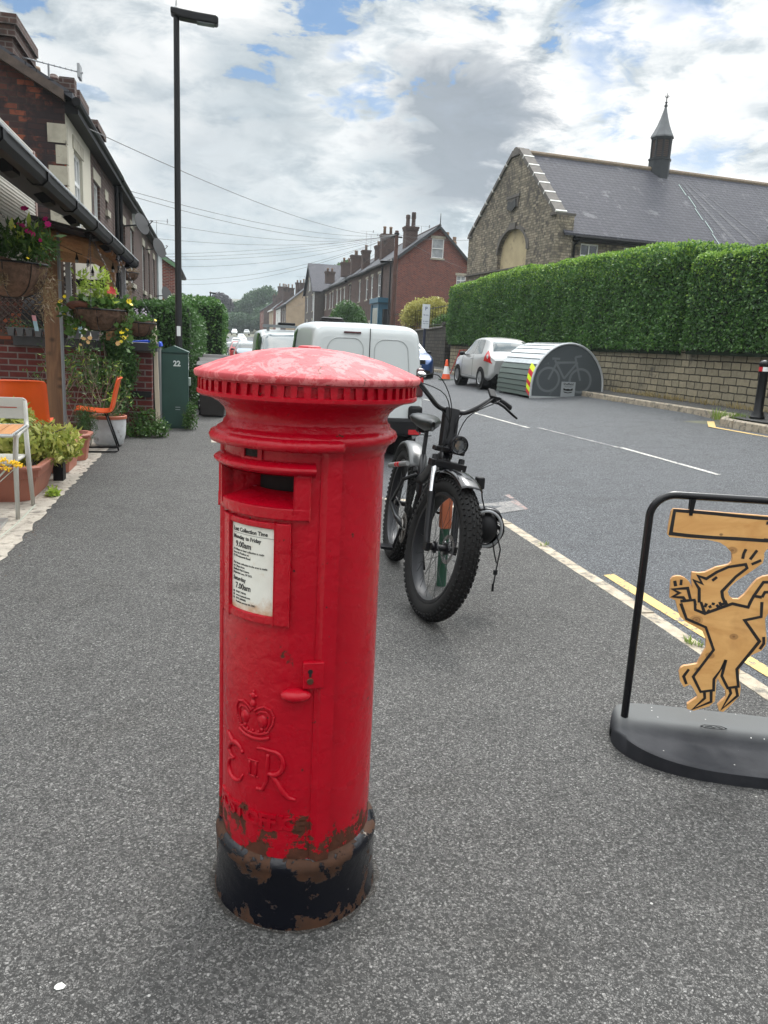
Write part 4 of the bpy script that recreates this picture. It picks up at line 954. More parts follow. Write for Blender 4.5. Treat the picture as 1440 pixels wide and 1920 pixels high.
# gable: outline with arched recess left out (fan of quads)
out = [(0, 2.0), (0, 8.05), (RY - 0.35, 11.75), (RY + 0.35, 11.75), (W_, 8.05), (W_, 2.0)]
bm = bmesh.new()
ov = [bm.verts.new((0, y, z)) for (y, z) in out]
al = [(2.75, 5.95)] + ARC + [(6.19, 5.95)]
iv = [bm.verts.new((0, y, z)) for (y, z) in al]
oe = [bm.edges.new((ov[i], ov[(i + 1) % 6])) for i in range(6)]; ie = [bm.edges.new((iv[i], iv[(i + 1) % len(iv)])) for i in range(len(iv))]
bmesh.ops.triangle_fill(bm, use_beauty=True, use_dissolve=False, edges=oe + ie)
bm.verts.index_update()
w.add([tuple(v.co) for v in bm.verts], [tuple(v.index for v in f.verts) for f in bm.faces if not (2.8 < f.calc_center_median().y < 6.1 and 5.96 < f.calc_center_median().z < 7.9 and all(v in iv for v in f.verts))]); bm.free()
n = len(al)
w.add([(0, y, z) for (y, z) in al] + [(0.28, y, z) for (y, z) in al], [(i, (i + 1) % n, n + (i + 1) % n, n + i) for i in range(n)])
# return (buttress) on the near corner and side wall under the eaves with windows
w.box(0.003, 0.95, -0.14, 0.42, 2.0, 8.05)
w.box(0.003, 0.95, W_ - 0.3, W_ + 0.14, 2.0, 8.05)
Mside = Matrix(((1, 0, 0, 0.95), (0, 1, 0, 0.30), (0, 0, 1, 0), (0, 0, 0, 1)))
sw = [(0.75, 1.75, 5.2, 6.92), (3.2, 4.2, 5.2, 6.92), (5.2, 6.2, 5.2, 6.92)]
panel(w, Mside, 24, 2.0, 7.4, sw)
w.quad((24.95, 0.3, 2), (24.95, W_, 2), (24.95, W_, 7.4), (24.95, 0.3, 7.4)); w.quad((0.9, W_, 2), (24.95, W_, 2), (24.95, W_, 7.4), (0.9, W_, 7.4))
w.build('wall', M_church, CH)
for o in sw: window(Mside, o, CH, 'casement', sill=False, lintel=False)
p = MB(); p.add([(0.2, y, z) for (y, z) in al], [tuple(range(n))]); p.build('blocked_arch', mat('buff plaster infill', None, (0.40, 0.33, 0.20), 0.9, var=0.12, vscale=1.5, dirt=((0.25, 0.21, 0.14), 2, 0.55)), CH)
# arch surround with keystone and shoulder blocks
p = MB()
for i in range(len(ARC) - 1):
    (y0, z0), (y1, z1) = ARC[i], ARC[i + 1]; cyy, czz = 4.47, 6.75
    def outp(y, z, k): return (cyy + (y - cyy) * k, czz + (z - czz) * k)
    k = 1.16 if i % 4 in (0, 1) else 1.09
    a, b_ = outp(y0, z0, k), outp(y1, z1, k); t = 0.06
    vs = [(-t, y0, z0), (-t, y1, z1), (-t, *b_), (-t, *a), (0.1, y0, z0), (0.1, y1, z1), (0.1, *b_), (0.1, *a)]
    p.add(vs, [(0, 1, 2, 3), (0, 4, 5, 1), (2, 6, 7, 3), (1, 5, 6, 2), (3, 7, 4, 0)])
p.box(-0.12, 0.1, 4.08, 4.86, 7.90, 8.22); p.build('arch_surround', M_darkdress, CH)
p = MB(); p.box(-0.14, 0.0, 2.5, W_ + 0.14, 5.86, 5.93); p.box(-0.16, 0.0, 6.0, W_ + 0.16, 5.55, 5.60); p.build('string_course', M_darkdress, CH)
p = MB(); p.box(-0.05, 0.05, 4.1, 5.35, 9.0, 9.52); p.box(-0.09, 0.05, 3.95, 5.5, 9.52, 9.66); p.build('gable_panel', M_darkdress, CH)
p = MB(); vv = [(4.2, 9.05), (4.6, 8.85), (4.9, 8.9), (5.25, 9.06), (5.2, 9.4), (4.75, 9.3), (4.3, 9.42)]; p.prism(vv, -0.12, -0.052, 'x'); p.build('carved_relief', mat('black weathered carving', None, (0.03, 0.03, 0.03), 0.7, var=0.4), CH)
# copings, white mortar joints between them, kneelers
p = MB()
M_lime = mat('lime mortar', None, (0.62, 0.62, 0.58), 0.8)
for sgn, yk in ((-1, -0.05), (1, W_ + 0.05)):
    a = Vector((RY + sgn * 0.25, 11.85)); b_ = Vector((yk, 8.12)); dd = b_ - a; nn = Vector((-dd.y, dd.x)).normalized(); nn = nn if nn.y > 0 else -nn
    for k in range(7):
        q0 = a + dd * (k / 7 + 0.008); q1 = a + dd * ((k + 1) / 7 - 0.008)
        p.prism([tuple(q0 - nn * 0.03), tuple(q1 - nn * 0.03), tuple(q1 + nn * 0.15), tuple(q0 + nn * 0.15)], -0.10, 0.48, 'x')
        q2 = a + dd * ((k + 1) / 7 + 0.008); j = MB(); j.prism([tuple(q1 - nn * 0.02), tuple(q2 - nn * 0.02), tuple(q2 + nn * 0.165), tuple(q1 + nn * 0.165)], -0.09, 0.50, 'x'); j.build('coping_joint', M_lime, CH)
    ys = sorted((yk - 0.10 if sgn < 0 else yk - 0.45, yk + 0.45 if sgn < 0 else yk + 0.10)); p.box(-0.10, 1.02, ys[0], ys[1], 8.055, 8.17)
p.prism([(RY + 0.42 * cos(a), 11.62 + 0.42 * sin(a)) for a in np.linspace(0, pi, 9)], -0.11, 0.30, 'x')
p.build('coping', M_darkdress, CH)
r = MB(); L1 = 25
for (ye, ze_) in ((-0.28, 7.15), (W_ + 0.28, 7.0)):
    r.prism([(ye, ze_), (RY, ZR - 0.14), (RY, ZR - 0.02), (ye, ze_ + 0.12)], 0.42, L1, 'x')
rf = r.build('roof', M_slate, CH)
p = MB(); p.tube([(0.42, RY, ZR), (L1, RY, ZR)], 0.13, 8); p.build('ridge_tiles', mat('buff ridge tile', None, (0.20, 0.155, 0.11), 0.85, var=0.25), rf)
p = MB(); sl = (ZR - 7.27) / (RY + 0.28)
def rz(y): return 7.15 + 0.12 + (y + 0.28) * sl * 0.996
def rs(x, y, off=0.0): return (x, y, rz(y) + off)
for (x0, x1) in ((9.55, 9.61),):
    for k in range(5):
        ya, yb = RY - 0.9 - k * 0.82, RY - 0.9 - (k + 1) * 0.82 + 0.06; xo = 0.1 * ((k % 2) - 0.5)
        p.add([rs(x0 + xo, ya, .03), rs(x1 + xo, ya, .03), rs(x1 + xo, yb, .03), rs(x0 + xo, yb, .03)], [(0, 1, 2, 3)])
p.build('lead_flashing', mat('pale green lead', None, (0.20, 0.27, 0.255), 0.6), rf)
# lichen washed stripes below the turret
def washfn(g, b):
    v = g.coord(); x, y, z = g.sep(v); n = g.noise(g.comb(g.math('ADD', g.math('MULTIPLY', x, 4), g.math('MULTIPLY', z, 1.0)), g.math('MULTIPLY', z, 0.3), 0), 1.2, 5, 0.6)
    c = g.mix(g.ramp(n, [(0.50, 0.0), (0.70, 1.0)]), (0.060, 0.061, 0.075), (0.115, 0.115, 0.125)); g.put(b.inputs['Base Color'], c); b.inputs['Roughness'].default_value = 0.6
M_slatew = masonry('washed slate', (0.115, 0.115, 0.125), (0.075, 0.076, 0.088), (0.03, 0.03, 0.034), 0.30, 0.16, ms=0.012, rough=0.75, bump=0.8, third=((0.16, 0.16, 0.17), -0.4), soot=(0.06, 0.06, 0.072), sootcut=0.50)
for (xa, xb, xc, xd) in ((9.75, 9.87, 10.95, 10.62), (10.1, 10.2, 12.1, 11.75), (10.5, 10.56, 13.1, 12.9), (9.62, 9.66, 10.1, 9.98)):
    p = MB(); p.add([rs(xa, RY - 0.7, .012), rs(xb, RY - 0.7, .012), rs(xc, 0.15, .012), rs(xd, 0.15, .012)], [(0, 1, 2, 3)]); p.build('washed_slates', M_slatew, rf)
p = MB(); p.tube([(0.97, -0.30, 7.12), (L1, -0.30, 7.12)], 0.07, 8); p.box(1.0, L1, -0.2, 0.28, 6.98, 7.10); p.tube([(1.35, -0.28, 7.1), (1.3, 0.2, 6.8), (1.3, 0.2, 3)], 0.05, 6); p.build('gutter', M_gutter, CH)
# small gabled dormer end and stack lower on the roof
p = MB(); p.prism([(13.2, 7.3), (15.6, 7.3), (15.6, 7.55), (13.2, 8.5)], -0.3, 0.5, 'y'); p.box(15.3, 16.4, -0.35, 0.45, 7.0, 8.3); p.box(15.22, 16.48, -0.43, 0.53, 8.3, 8.42); p.build('roof_stack', M_darkstone, CH)
p = MB(); p.prism([(12.9, 8.66), (15.5, 7.62), (15.5, 7.72), (12.9, 8.78)], -0.45, 0.55, 'y'); p.build('lead_coping', mat('pale lead', None, (0.34, 0.35, 0.36), 0.5), CH)
# bell turret
TX = 8.75
KT = 0.70
M_lead = mat('weathered lead', None, (0.105, 0.112, 0.118), 0.6, 0.2, var=0.25, vscale=2)
M_tdark = mat('dark slate cladding', None, (0.028, 0.031, 0.035), 0.6, spec=0.3, var=0.2, vscale=5)
Mt = Matrix.Translation((TX, RY, 0)) @ Matrix.Rotation(R(22.5), 4, 'Z')
tur = MB(); tur.lathe([(0.86 * KT, 10.6), (0.84 * KT, 12.30), (0.90 * KT, 12.34), (0.90 * KT, 12.42)], 8, Mt); tb = tur.build('bell_turret', M_tdark, CH)
p = MB()
for k in range(8):
    a = R(22.5 + 45 * k); p.tube([(TX + 0.72 * KT * cos(a), RY + 0.72 * KT * sin(a), 12.4), (TX + 0.74 * KT * cos(a), RY + 0.74 * KT * sin(a), 13.55)], 0.05, 6)
p.lathe([(0.72 * KT, 13.35), (0.82 * KT, 13.4), (0.82 * KT, 13.56), (0.60 * KT, 13.56)], 8, Mt); p.lathe([(0.62 * KT, 12.42), (0.62 * KT, 13.5)], 8, Mt); p.build('turret_frame', M_tdark, tb)
p = MB()
for k in range(8):
    a = R(45 * k + 0)
    for q in range(9):
        z = 12.5 + q * 0.098; Mx = Matrix.Translation((TX, RY, z)) @ Matrix.Rotation(a, 4, 'Z'); p.box(0.61 * KT, 0.68 * KT, -0.12, 0.12, 0, 0.05, Mx)
p.build('louvres', mat('brown louvre', None, (0.075, 0.05, 0.042), 0.7), tb)
p = MB(); p.lathe([(0.64, 13.50), (0.63, 13.58), (0.50, 13.82), (0.34, 14.16), (0.22, 14.50), (0.125, 14.82), (0.06, 15.08), (0.05, 15.12)], 8, Mt); p.build('spire', M_lead, tb)
p = MB(); p.lathe([(0.05, 15.08), (0.10, 15.16), (0.05, 15.24), (0.04, 15.28), (0.08, 15.33), (0.03, 15.38), (0.022, 15.7), (0.0, 15.88)], 10, Mt)
for a in (0, 90): p.tube([(TX - 0.15 * cos(R(a)), RY - 0.15 * sin(R(a)), 15.66), (TX, RY, 15.55), (TX + 0.15 * cos(R(a)), RY + 0.15 * sin(R(a)), 15.66)], 0.016, 5)
p.build('finial', M_tdark, tb)
# ------------------------------------------------------------------ vehicles
def catmull(P, t):
    n = len(P) - 1; i = min(int(t), n - 1); f = t - i
    p0, p1, p2, p3 = P[max(i - 1, 0)], P[i], P[i + 1], P[min(i + 2, n)]
    return 0.5 * ((2 * p1) + (-p0 + p2) * f + (2 * p0 - 5 * p1 + 4 * p2 - p3) * f * f + (-p0 + 3 * p1 - 3 * p2 + p3) * f ** 3)
class Shell:
    def __init__(s, st):
        s.st = np.array(st, float); rows = []
        for (x, zl, zb, zr, wb, wr, cr) in s.st:
            h = zb - zl; g = zr - zb
            rows.append([(x, wb * 0.86, zl), (x, wb * 0.985, zl + 0.10 * h), (x, wb, zl + 0.38 * h), (x, wb * 0.995, zl + 0.72 * h), (x, wb * 0.955, zb), (x, wr * 1.04, zb + 0.80 * g), (x, wr * 0.90, zb + g), (x, wr * 0.5, zb + g + cr * 0.75), (x, 0, zb + g + cr)])
        s.P = np.array(rows)
    def at(s, u, v):
        col = np.array([catmull(s.P[:, j], u) for j in range(9)]); return catmull(col, v)
    def u_of(s, x): return float(np.interp(x, s.st[:, 0], np.arange(len(s.st))))
    def body(s, nu=40, nv=26):
        mb = MB(); us = np.linspace(0, len(s.st) - 1, nu); vs = np.linspace(0, 8, nv)
        cols = [np.array([catmull(s.P[:, j], u) for j in range(9)]) for u in us]
        G_ = [[catmull(c, v) for v in vs] for c in cols]
        for sg in (1, -1):
            V = [(p[0], p[1] * sg, p[2]) for r in G_ for p in r]
            F = [(i * nv + j, (i + 1) * nv + j, (i + 1) * nv + j + 1, i * nv + j + 1) for i in range(nu - 1) for j in range(nv - 1)]
            mb.add(V, F if sg > 0 else [f[::-1] for f in F])
        for r in (G_[0], G_[-1]):
            pts = [tuple(p) for p in r] + [(p[0], -p[1], p[2]) for p in r[::-1]][1:]
            mb.add(pts, [tuple(range(len(pts)))])
        return mb
    def patch(s, mb, xs, vs, off=0.006, n=10, m=8, sides=(1, -1)):
        """xs: (x at v0 start, x at v0 end, x at v1 start, x at v1 end)"""
        G_ = []
        for i in range(n + 1):
            row = []
            for j in range(m + 1):
                b = j / m; xa = xs[0] + (xs[2] - xs[0]) * b; xb = xs[1] + (xs[3] - xs[1]) * b; x = xa + (xb - xa) * i / n; v = vs[0] + (vs[1] - vs[0]) * b; u = s.u_of(x)
                p = s.at(u, v); pu = s.at(u + 0.02, v) - s.at(u - 0.02 if u > 0.02 else 0, v); pv = s.at(u, min(v + 0.02, 8)) - s.at(u, v - 0.02)
                nn = np.cross(pu, pv); nn = nn / (np.linalg.norm(nn) + 1e-9)
                if nn[1] < 0 and abs(nn[1]) > abs(nn[2]): nn = -nn
                if nn[2] < 0 and abs(nn[2]) >= abs(nn[1]): nn = -nn
                row.append(p + nn * off)
            G_.append(row)
        for sg in sides:
            mb.add([(p[0], p[1] * sg, p[2]) for r in G_ for p in r], [(i * (m + 1) + j, (i + 1) * (m + 1) + j, (i + 1) * (m + 1) + j + 1, i * (m + 1) + j + 1) for i in range(n) for j in range(m)])
M_tyre = mat('tyre rubber', None, (0.006, 0.006, 0.006), 0.85, spec=0.2, var=0.2, vscale=20)
M_alloy = mat('alloy wheel', None, (0.42, 0.43, 0.44), 0.35, 0.8)
M_autoglass = mat('car glass', None, (0.03, 0.045, 0.045), 0.04, spec=0.9, coat=0.8)
M_arch = mat('wheel arch liner', None, (0.006, 0.006, 0.006), 0.9)
M_redlens = mat('red lamp lens', None, (0.42, 0.008, 0.012), 0.12, coat=0.7)
M_darklens = mat('smoked red lens', None, (0.06, 0.006, 0.008), 0.12, coat=0.7)
M_clearlens = mat('clear lamp lens', None, (0.55, 0.57, 0.58), 0.08, coat=0.8)
M_plast = mat('textured black plastic', None, (0.007, 0.007, 0.008), 0.6, spec=0.25)
M_plateY = mat('yellow number plate', None, (0.65, 0.48, 0.05), 0.4); M_plateW = mat('white number plate', None, (0.7, 0.7, 0.68), 0.4)
def wheel(par, x, y, r, w, sg, rim=M_alloy):
    M = Matrix.Translation((x, y, r)) @ Matrix.Rotation(R(-90 * sg), 4, 'X')   # local z -> outwards
    t = MB(); t.lathe([(r * 0.62, -w), (r * 0.93, -w), (r, -w * 0.8), (r, -0.03), (r * 0.94, 0.0), (r * 0.66, 0.004), (r * 0.64, -0.02)], 32, M, cap=False)
    wl = thing('wheel', None, None, (0, 0, 0)); wl.parent = par; del_ = None
    to = t.build('tyre', M_tyre, wl, smooth=True, auto=50)
    q = MB(); q.lathe([(r * 0.66, -0.005), (r * 0.60, -0.03), (r * 0.60, -0.06), (0.0, -0.06)], 24, M, cap=False); q.build('wheel_hub', M_arch, wl, smooth=True, auto=40)
    q = MB()
    for k in range(7):
        a = 2 * pi * k / 7; Mk = M @ Matrix.Rotation(a, 4, 'Z'); q.prism([(0.02, -0.024), (r * 0.60, -0.045), (r * 0.60, 0.045), (0.02, 0.024)], -0.03, -0.012, 'z', Mk)
    q.lathe([(r * 0.67, 0.002), (r * 0.61, -0.012), (r * 0.60, -0.03)], 28, M, cap=False); q.lathe([(0.055, -0.03), (0.055, -0.008), (0.0, -0.004)], 14, M, cap=False)
    q.build('rim', rim, wl)
    return wl
def arch(par_mb, x, y, r, sg, d=0.30):
    M = Matrix.Translation((x, y, r * 0.98)) @ Matrix.Rotation(R(-90 * sg), 4, 'X'); par_mb.lathe([(0.0, -d), (r * 1.17, -d), (r * 1.17, 0.0)], 28, M, cap=False); 
    par_mb.lathe([(r * 1.17, 0.0), (r * 0.7, -0.012)], 28, M, cap=False)
HATCH = [(0.00, 0.44, 0.78, 0.82, 0.60, 0.56, 0.01), (0.06, 0.30, 0.88, 0.93, 0.73, 0.67, 0.01), (0.16, 0.24, 0.94, 1.05, 0.775, 0.62, 0.02), (0.42, 0.21, 0.98, 1.34, 0.80, 0.575, 0.03), (0.72, 0.20, 0.97, 1.44, 0.81, 0.58, 0.035), (1.3, 0.20, 0.95, 1.48, 0.815, 0.59, 0.04), (1.9, 0.20, 0.93, 1.44, 0.815, 0.58, 0.04), (2.3, 0.20, 0.91, 1.27, 0.81, 0.585, 0.04), (2.65, 0.20, 0.90, 1.01, 0.805, 0.66, 0.03), (3.0, 0.21, 0.86, 0.92, 0.79, 0.66, 0.03), (3.35, 0.24, 0.75, 0.80, 0.74, 0.6, 0.02), (3.52, 0.30, 0.62, 0.66, 0.63, 0.52, 0.01), (3.58, 0.38, 0.54, 0.57, 0.52, 0.44, 0.0)]
def scale_st(st, L, H, Wd):
    l0, h0, w0 = st[-1][0], 1.52, 0.815
    return [(x * L / l0, zl, zl + (zb - zl) * H / h0 * 1.0, (zr) * H / h0, wb * Wd / w0, wr * Wd / w0, cr) for (x, zl, zb, zr, wb, wr, cr) in st]
def car(label, loc, rz, paint, group=None, L=3.58, H=1.52, Wd=0.815, detail=True, front_plate=None, rear_plate=None, badge=False, grille=False, name='parked_car', roofcol=None):
    t = thing(name, label, 'car', loc, rz, group); sh = Shell(scale_st(HATCH, L, H, Wd)); k = L / 3.58; WW = Wd
    sh.body(44 if detail else 26, 28 if detail else 16).build('body', paint, t, smooth=True, auto=50)
    g = MB(); sh.patch(g, (0.16 * k, 0.16 * k + 0.001, 0.45 * k, 0.45 * k + 0.001), (6.2, 6.2)) if False else None
    # rear screen: strip over the tailgate slope
    def screen(nm, xa, xb, v0, v1=8.0, par=t, m=M_autoglass):
        q = MB(); sh.patch(q, (xa, xb, xa, xb), (v0, v1), 0.006, 10, 8); return q.build(nm, m, par, smooth=True)
    screen('rear_window', 0.20 * k, 0.50 * k, 5.55)
    screen('windscreen', 2.12 * k, 2.60 * k, 5.35)
    for sg in (1, -1):
        q = MB(); sh.patch(q, (0.72 * k, 1.36 * k, 0.98 * k, 1.36 * k), (4.10, 5.25), 0.005, sides=(sg,)); q.build('side_window', M_autoglass, t, smooth=True)
        q = MB(); sh.patch(q, (1.43 * k, 2.42 * k, 1.43 * k, 2.06 * k), (4.10, 5.25), 0.005, sides=(sg,)); q.build('side_window', M_autoglass, t, smooth=True)
    if detail:
        for sg in (1, -1):
            q = MB(); sh.patch(q, (0.03 * k, 0.42 * k, 0.12 * k, 0.36 * k), (3.15, 4.5), 0.012, sides=(sg,)); lamp = q.build('rear_lamp', M_redlens, t, smooth=True)
            c = sh.at(sh.u_of(0.21 * k), 3.85); q = MB(); q.ball((c[0], (c[1] + 0.014) * sg, c[2]), (0.075, 0.014, 0.065), 14, 8); q.build('reflector', M_clearlens, lamp, smooth=True)
            q = MB(); sh.patch(q, (2.98 * k, 3.36 * k, 2.90 * k, 3.22 * k), (3.5, 4.5), 0.010, sides=(sg,)); q.build('headlight', M_clearlens, t, smooth=True)
            q = MB(); q.ball((2.32 * k, (WW + 0.06) * sg, 0.98 * H / 1.52), (0.06, 0.10, 0.065), 12, 8); q.tube([(2.36 * k, (WW - 0.06) * sg, 0.95), (2.34 * k, (WW + 0.04) * sg, 0.96)], 0.02, 6); q.build('door_mirror', M_plast, t, smooth=True)
        for sg in (1, -1):
            seam = MB()
            for (x0, v0, x1, v1) in ((1.40, 1.2, 1.40, 4.0), (2.46, 1.4, 2.46, 4.0), (1.40, 1.2, 2.46, 1.4)):
                pts = []
                for i in range(9):
                    p = sh.at(sh.u_of((x0 + (x1 - x0) * i / 8) * k), v0 + (v1 - v0) * i / 8); pts.append((p[0], (p[1] + 0.001) * sg, p[2]))
                seam.tube(pts, 0.004, 4)
            seam.build('door_seam', M_arch, t)
            hd = MB(); p = sh.at(sh.u_of(1.52 * k), 3.6); hd.tube([(p[0] - 0.08, (p[1] + 0.015) * sg, p[2]), (p[0] + 0.08, (p[1] + 0.015) * sg, p[2])], 0.013, 6); hd.build('door_handle', paint, t)
        b = MB(); b.box(-0.01, 0.05, -0.55, 0.55, 0.30, 0.42); b.build('rear_bumper', M_plast, t, bevel=0.02)
    if grille:
        g = MB(); g.box(L - 0.10, L + 0.02, -0.42, 0.42, 0.60, 0.74); gg = g.build('grille', M_plast, t, bevel=0.02)
        g = MB(); g.box(L - 0.10, L + 0.03, -0.46, 0.46, 0.745, 0.775); g.build('grille_trim', M_steel, t, bevel=0.01)
        g = MB(); g.ball((L - 0.02, 0, 0.84), (0.04, 0.05, 0.05), 12, 8); g.build('bonnet_badge', M_steel, t)
        g = MB(); g.box(L - 0.14, L + 0.012, -0.62, 0.62, 0.24, 0.36); g.build('bumper_grille', M_plast, t, bevel=0.02)
    r = 0.29 if H < 1.55 else 0.33
    for sg in (1, -1):
        for xw in (0.62 * k, L - 0.70 * k):
            am = MB(); arch(am, xw, (WW + 0.002) * sg, r, sg); am.build('wheel_arch', M_arch, t)
            wheel(t, xw, (WW + 0.012) * sg, r, 0.19, sg)
    def plate(nm, x, z, txt, m, nx):
        p = MB(); p.box(x - 0.01, x + 0.01, -0.26, 0.26, z - 0.055, z + 0.055); o = p.build(nm, m, t)
        vs, fs = textmesh(txt, 0.10, 0.001, 0.002, 'CENTER'); q = MB(); q.add([(x + nx * 0.0125 + 0 * a, a * nx * 1.0, z - 0.035 + b) for a, b, c in vs], fs); q.build('plate_lettering', mat('black ink', None), o)
    if front_plate: plate('front_number_plate', L + 0.01, 0.50, front_plate, M_plateW, 1)
    if rear_plate: plate('rear_number_plate', -0.02, 0.52, rear_plate, M_plateY, -1)
    return t
def paint(name, col, metal=0.0, rough=0.28): return mat(name, None, col, rough, metal, coat=0.7)
P_silver = paint('silver car paint', (0.50, 0.50, 0.49), 0.55, 0.3); P_white = paint('white car paint', (0.56, 0.59, 0.59), 0.0, 0.34); P_blue = paint('blue car paint', (0.010, 0.045, 0.16), 0.4)
P_redc = paint('red car paint', (0.35, 0.015, 0.015)); P_grey = paint('grey car paint', (0.12, 0.125, 0.13), 0.5); P_pale = paint('pale blue grey paint', (0.30, 0.34, 0.37), 0.4)
zka = road_z(8.4, 23)
car('small silver hatchback parked behind the curved steel bike store', (8.72, 21.95, zka + 0.03), R(90), P_silver, None, rear_plate='YR59 KVA')
car('dark blue estate car facing the camera beside the traffic cone', (7.38, 32.9, road_z(7.4, 30)), R(-90), P_blue, None, L=4.4, H=1.58, Wd=0.90, front_plate='FT15 MUU', grille=True)
CG = 'cars parked far along the street'
car('silver grey hatchback seen just left of the white van with the roof bar', (1.98, 45.0, prof(45) - 0.06), R(90), P_pale, CG, L=4.0)
car('red hatchback in the far row of parked cars', (1.92, 57.5, prof(57) - 0.06), R(90), P_redc, CG, L=4.0)
car('dark grey car parked half behind the hedge, far left of the row', (1.75, 76, prof(76) - 0.06), R(90), P_grey, CG, L=4.0, detail=False)
for i, (x, y, p_, l_, rz) in enumerate(((5.3, 165, P_pale, 'pale grey car in the middle distance of the far road, ahead of two whites', -90), (3.2, 120, P_white, 'white hatchback beyond the red car in the far row', 90), (4.5, 135, P_silver, 'silver car beyond the white hatchback in the far row', -90),
        (5.3, 218, P_white, 'farthest white car on the road by the trees, left one', -90), (8.6, 216, P_white, 'far white car parked on the right near the trees', 90), (7.9, 100, P_grey, 'dark grey car parked far off on the right kerb', -90), (8.3, 150, P_white, 'white car parked on the right kerb below the far houses', -90))):
    car(l_, (x + 0.2, y, road_z(x, y) + (0.3 if y > 200 else 0)), R(rz), p_, CG, detail=False, L=4.0)
# ---- white panel van, rear doors towards the camera
VAN = [(0.00, 0.42, 1.02, 1.70, 0.79, 0.66, 0.01), (0.02, 0.36, 1.02, 1.80, 0.825, 0.70, 0.015), (0.10, 0.30, 1.02, 1.86, 0.845, 0.725, 0.02), (0.5, 0.28, 1.02, 1.89, 0.85, 0.73, 0.03), (1.6, 0.28, 1.02, 1.91, 0.855, 0.735, 0.03), (2.6, 0.28, 1.02, 1.89, 0.855, 0.73, 0.03), (3.0, 0.28, 1.03, 1.78, 0.85, 0.70, 0.03), (3.5, 0.28, 1.04, 1.32, 0.84, 0.70, 0.03), (3.75, 0.28, 1.00, 1.10, 0.83, 0.70, 0.03), (4.15, 0.30, 0.90, 0.97, 0.80, 0.68, 0.02), (4.34, 0.36, 0.70, 0.76, 0.70, 0.6, 0.01), (4.38, 0.42, 0.60, 0.62, 0.6, 0.5, 0.0)]
def van():
    t = thing('parked_van', 'white panel van with solid rear doors, parked right behind the pillar box', 'van', (2.09, 10.72, -0.055), R(90)); sh = Shell(VAN)
    sh.body(56, 34).build('body', P_white, t, smooth=True, auto=55)
    # door seam, pressings, hinges
    s = MB(); s.tube([(-0.004, -0.03, 0.45), (-0.004, -0.03, 1.84)], 0.006, 5); s.build('door_seam', M_arch, t)
    for (ya, yb) in ((0.06, 0.60), (-0.62, -0.10)):
        pr = MB(); pts = []
        y0, y1, z0, z1, rr = ya, yb, 1.16, 1.70, 0.14
        tip = (0.10, 0.02) if ya > 0 else (0.02, 0.10)
        for (cy_, cz_, a0) in ((y1 - rr, z1 - rr, 0), (y0 + rr, z1 - rr, 90), (y0 + rr, z0 + rr, 180), (y1 - rr, z0 + rr, 270)):
            for a in np.linspace(a0, a0 + 90, 7): 
                yy = cy_ + rr * cos(R(a)); zz = cz_ + rr * sin(R(a)); lean = (zz - z0) * 0.10 * (1 if ya > 0 else 1) * (-1 if abs(yy) > 0.35 else 0) * (1 if yy > 0 else -1)
                pts.append((-0.0015, yy + lean, zz))
        pr.tube(pts, 0.0065, 5, closed=True); pr.build('door_pressing', paint('shaded panel groove', (0.36, 0.38, 0.38), 0, 0.4), t, smooth=True)  # grey tubes draw the shaded creases of the door pressings
    q = MB(); q.box(-0.02, 0.01, 0.10, 0.34, 1.765, 1.79); q.build('high_brake_light', M_darklens, t, bevel=0.006)
    for sg in (1, -1):
        q = MB(); q.box(-0.022, 0.16, 0.715 * sg if sg > 0 else -0.835, 0.835 if sg > 0 else -0.715, 0.92, 1.33); tl = q.build('tail_light', M_darklens, t, bevel=0.03)
        q = MB(); q.ball((-0.018, 0.775 * sg, 1.15), (0.02, 0.052, 0.085), 14, 10); q.build('lens', M_redlens, tl, smooth=True)
    q = MB(); q.box(-0.10, 0.12, -0.82, 0.82, 0.38, 0.62); bp = q.build('rear_bumper', M_plast, t, bevel=0.04)
    q = MB(); q.box(-0.11, -0.09, -0.80, -0.62, 0.40, 0.47); q.build('reflector', M_redlens, bp)
    for sg in (1, -1):
        q = MB(); q.box(-0.075, 0.08, 0.63 * sg if sg > 0 else -0.83, 0.83 if sg > 0 else -0.63, 0.60, 0.80); q.build('bumper_corner', M_plast, bp, bevel=0.04)
    q = MB(); q.box(-0.035, 0.0, -0.16, 0.10, 0.86, 0.98); q.build('door_handle', M_plast, t, bevel=0.02)
    q = MB(); sh.patch(q, (2.95, 3.5, 2.95, 3.5), (5.3, 8.0), 0.006); q.build('windscreen', M_autoglass, t, smooth=True)
    [(lambda q: (sh.patch(q, (2.05, 3.15, 2.05, 2.85), (4.15, 5.3), 0.006, sides=(sg,)), q.build('side_window', M_autoglass, t, smooth=True)))(MB()) for sg in (1, -1)]
    q = MB(); sh.patch(q, (0.30, 1.75, 0.34, 1.75), (4.2, 5.25), 0.002, sides=(1,)); q.build('side_panel', P_white, t, smooth=True)
    q = MB(); q.lathe([(0.20, 1.93), (0.20, 1.965), (0.17, 1.97), (0.17, 1.985), (0.18, 1.99), (0.14, 2.01), (0, 2.012)], 24, Matrix.Translation((1.55, 0.28, 0))); q.build('roof_vent', M_plast, t)
    for sg in (1, -1):
        for xw in (0.72, 3.55): am = MB(); arch(am, xw, 0.857 * sg, 0.31, sg); am.build('wheel_arch', M_arch, t); wheel(t, xw, 0.862 * sg, 0.31, 0.2, sg)
        q = MB(); q.box(2.98, 3.10, 0.86 * sg if sg > 0 else -1.05, 1.05 if sg > 0 else -0.86, 1.02, 1.26); q.build('door_mirror', M_plast, t, bevel=0.03)
van()
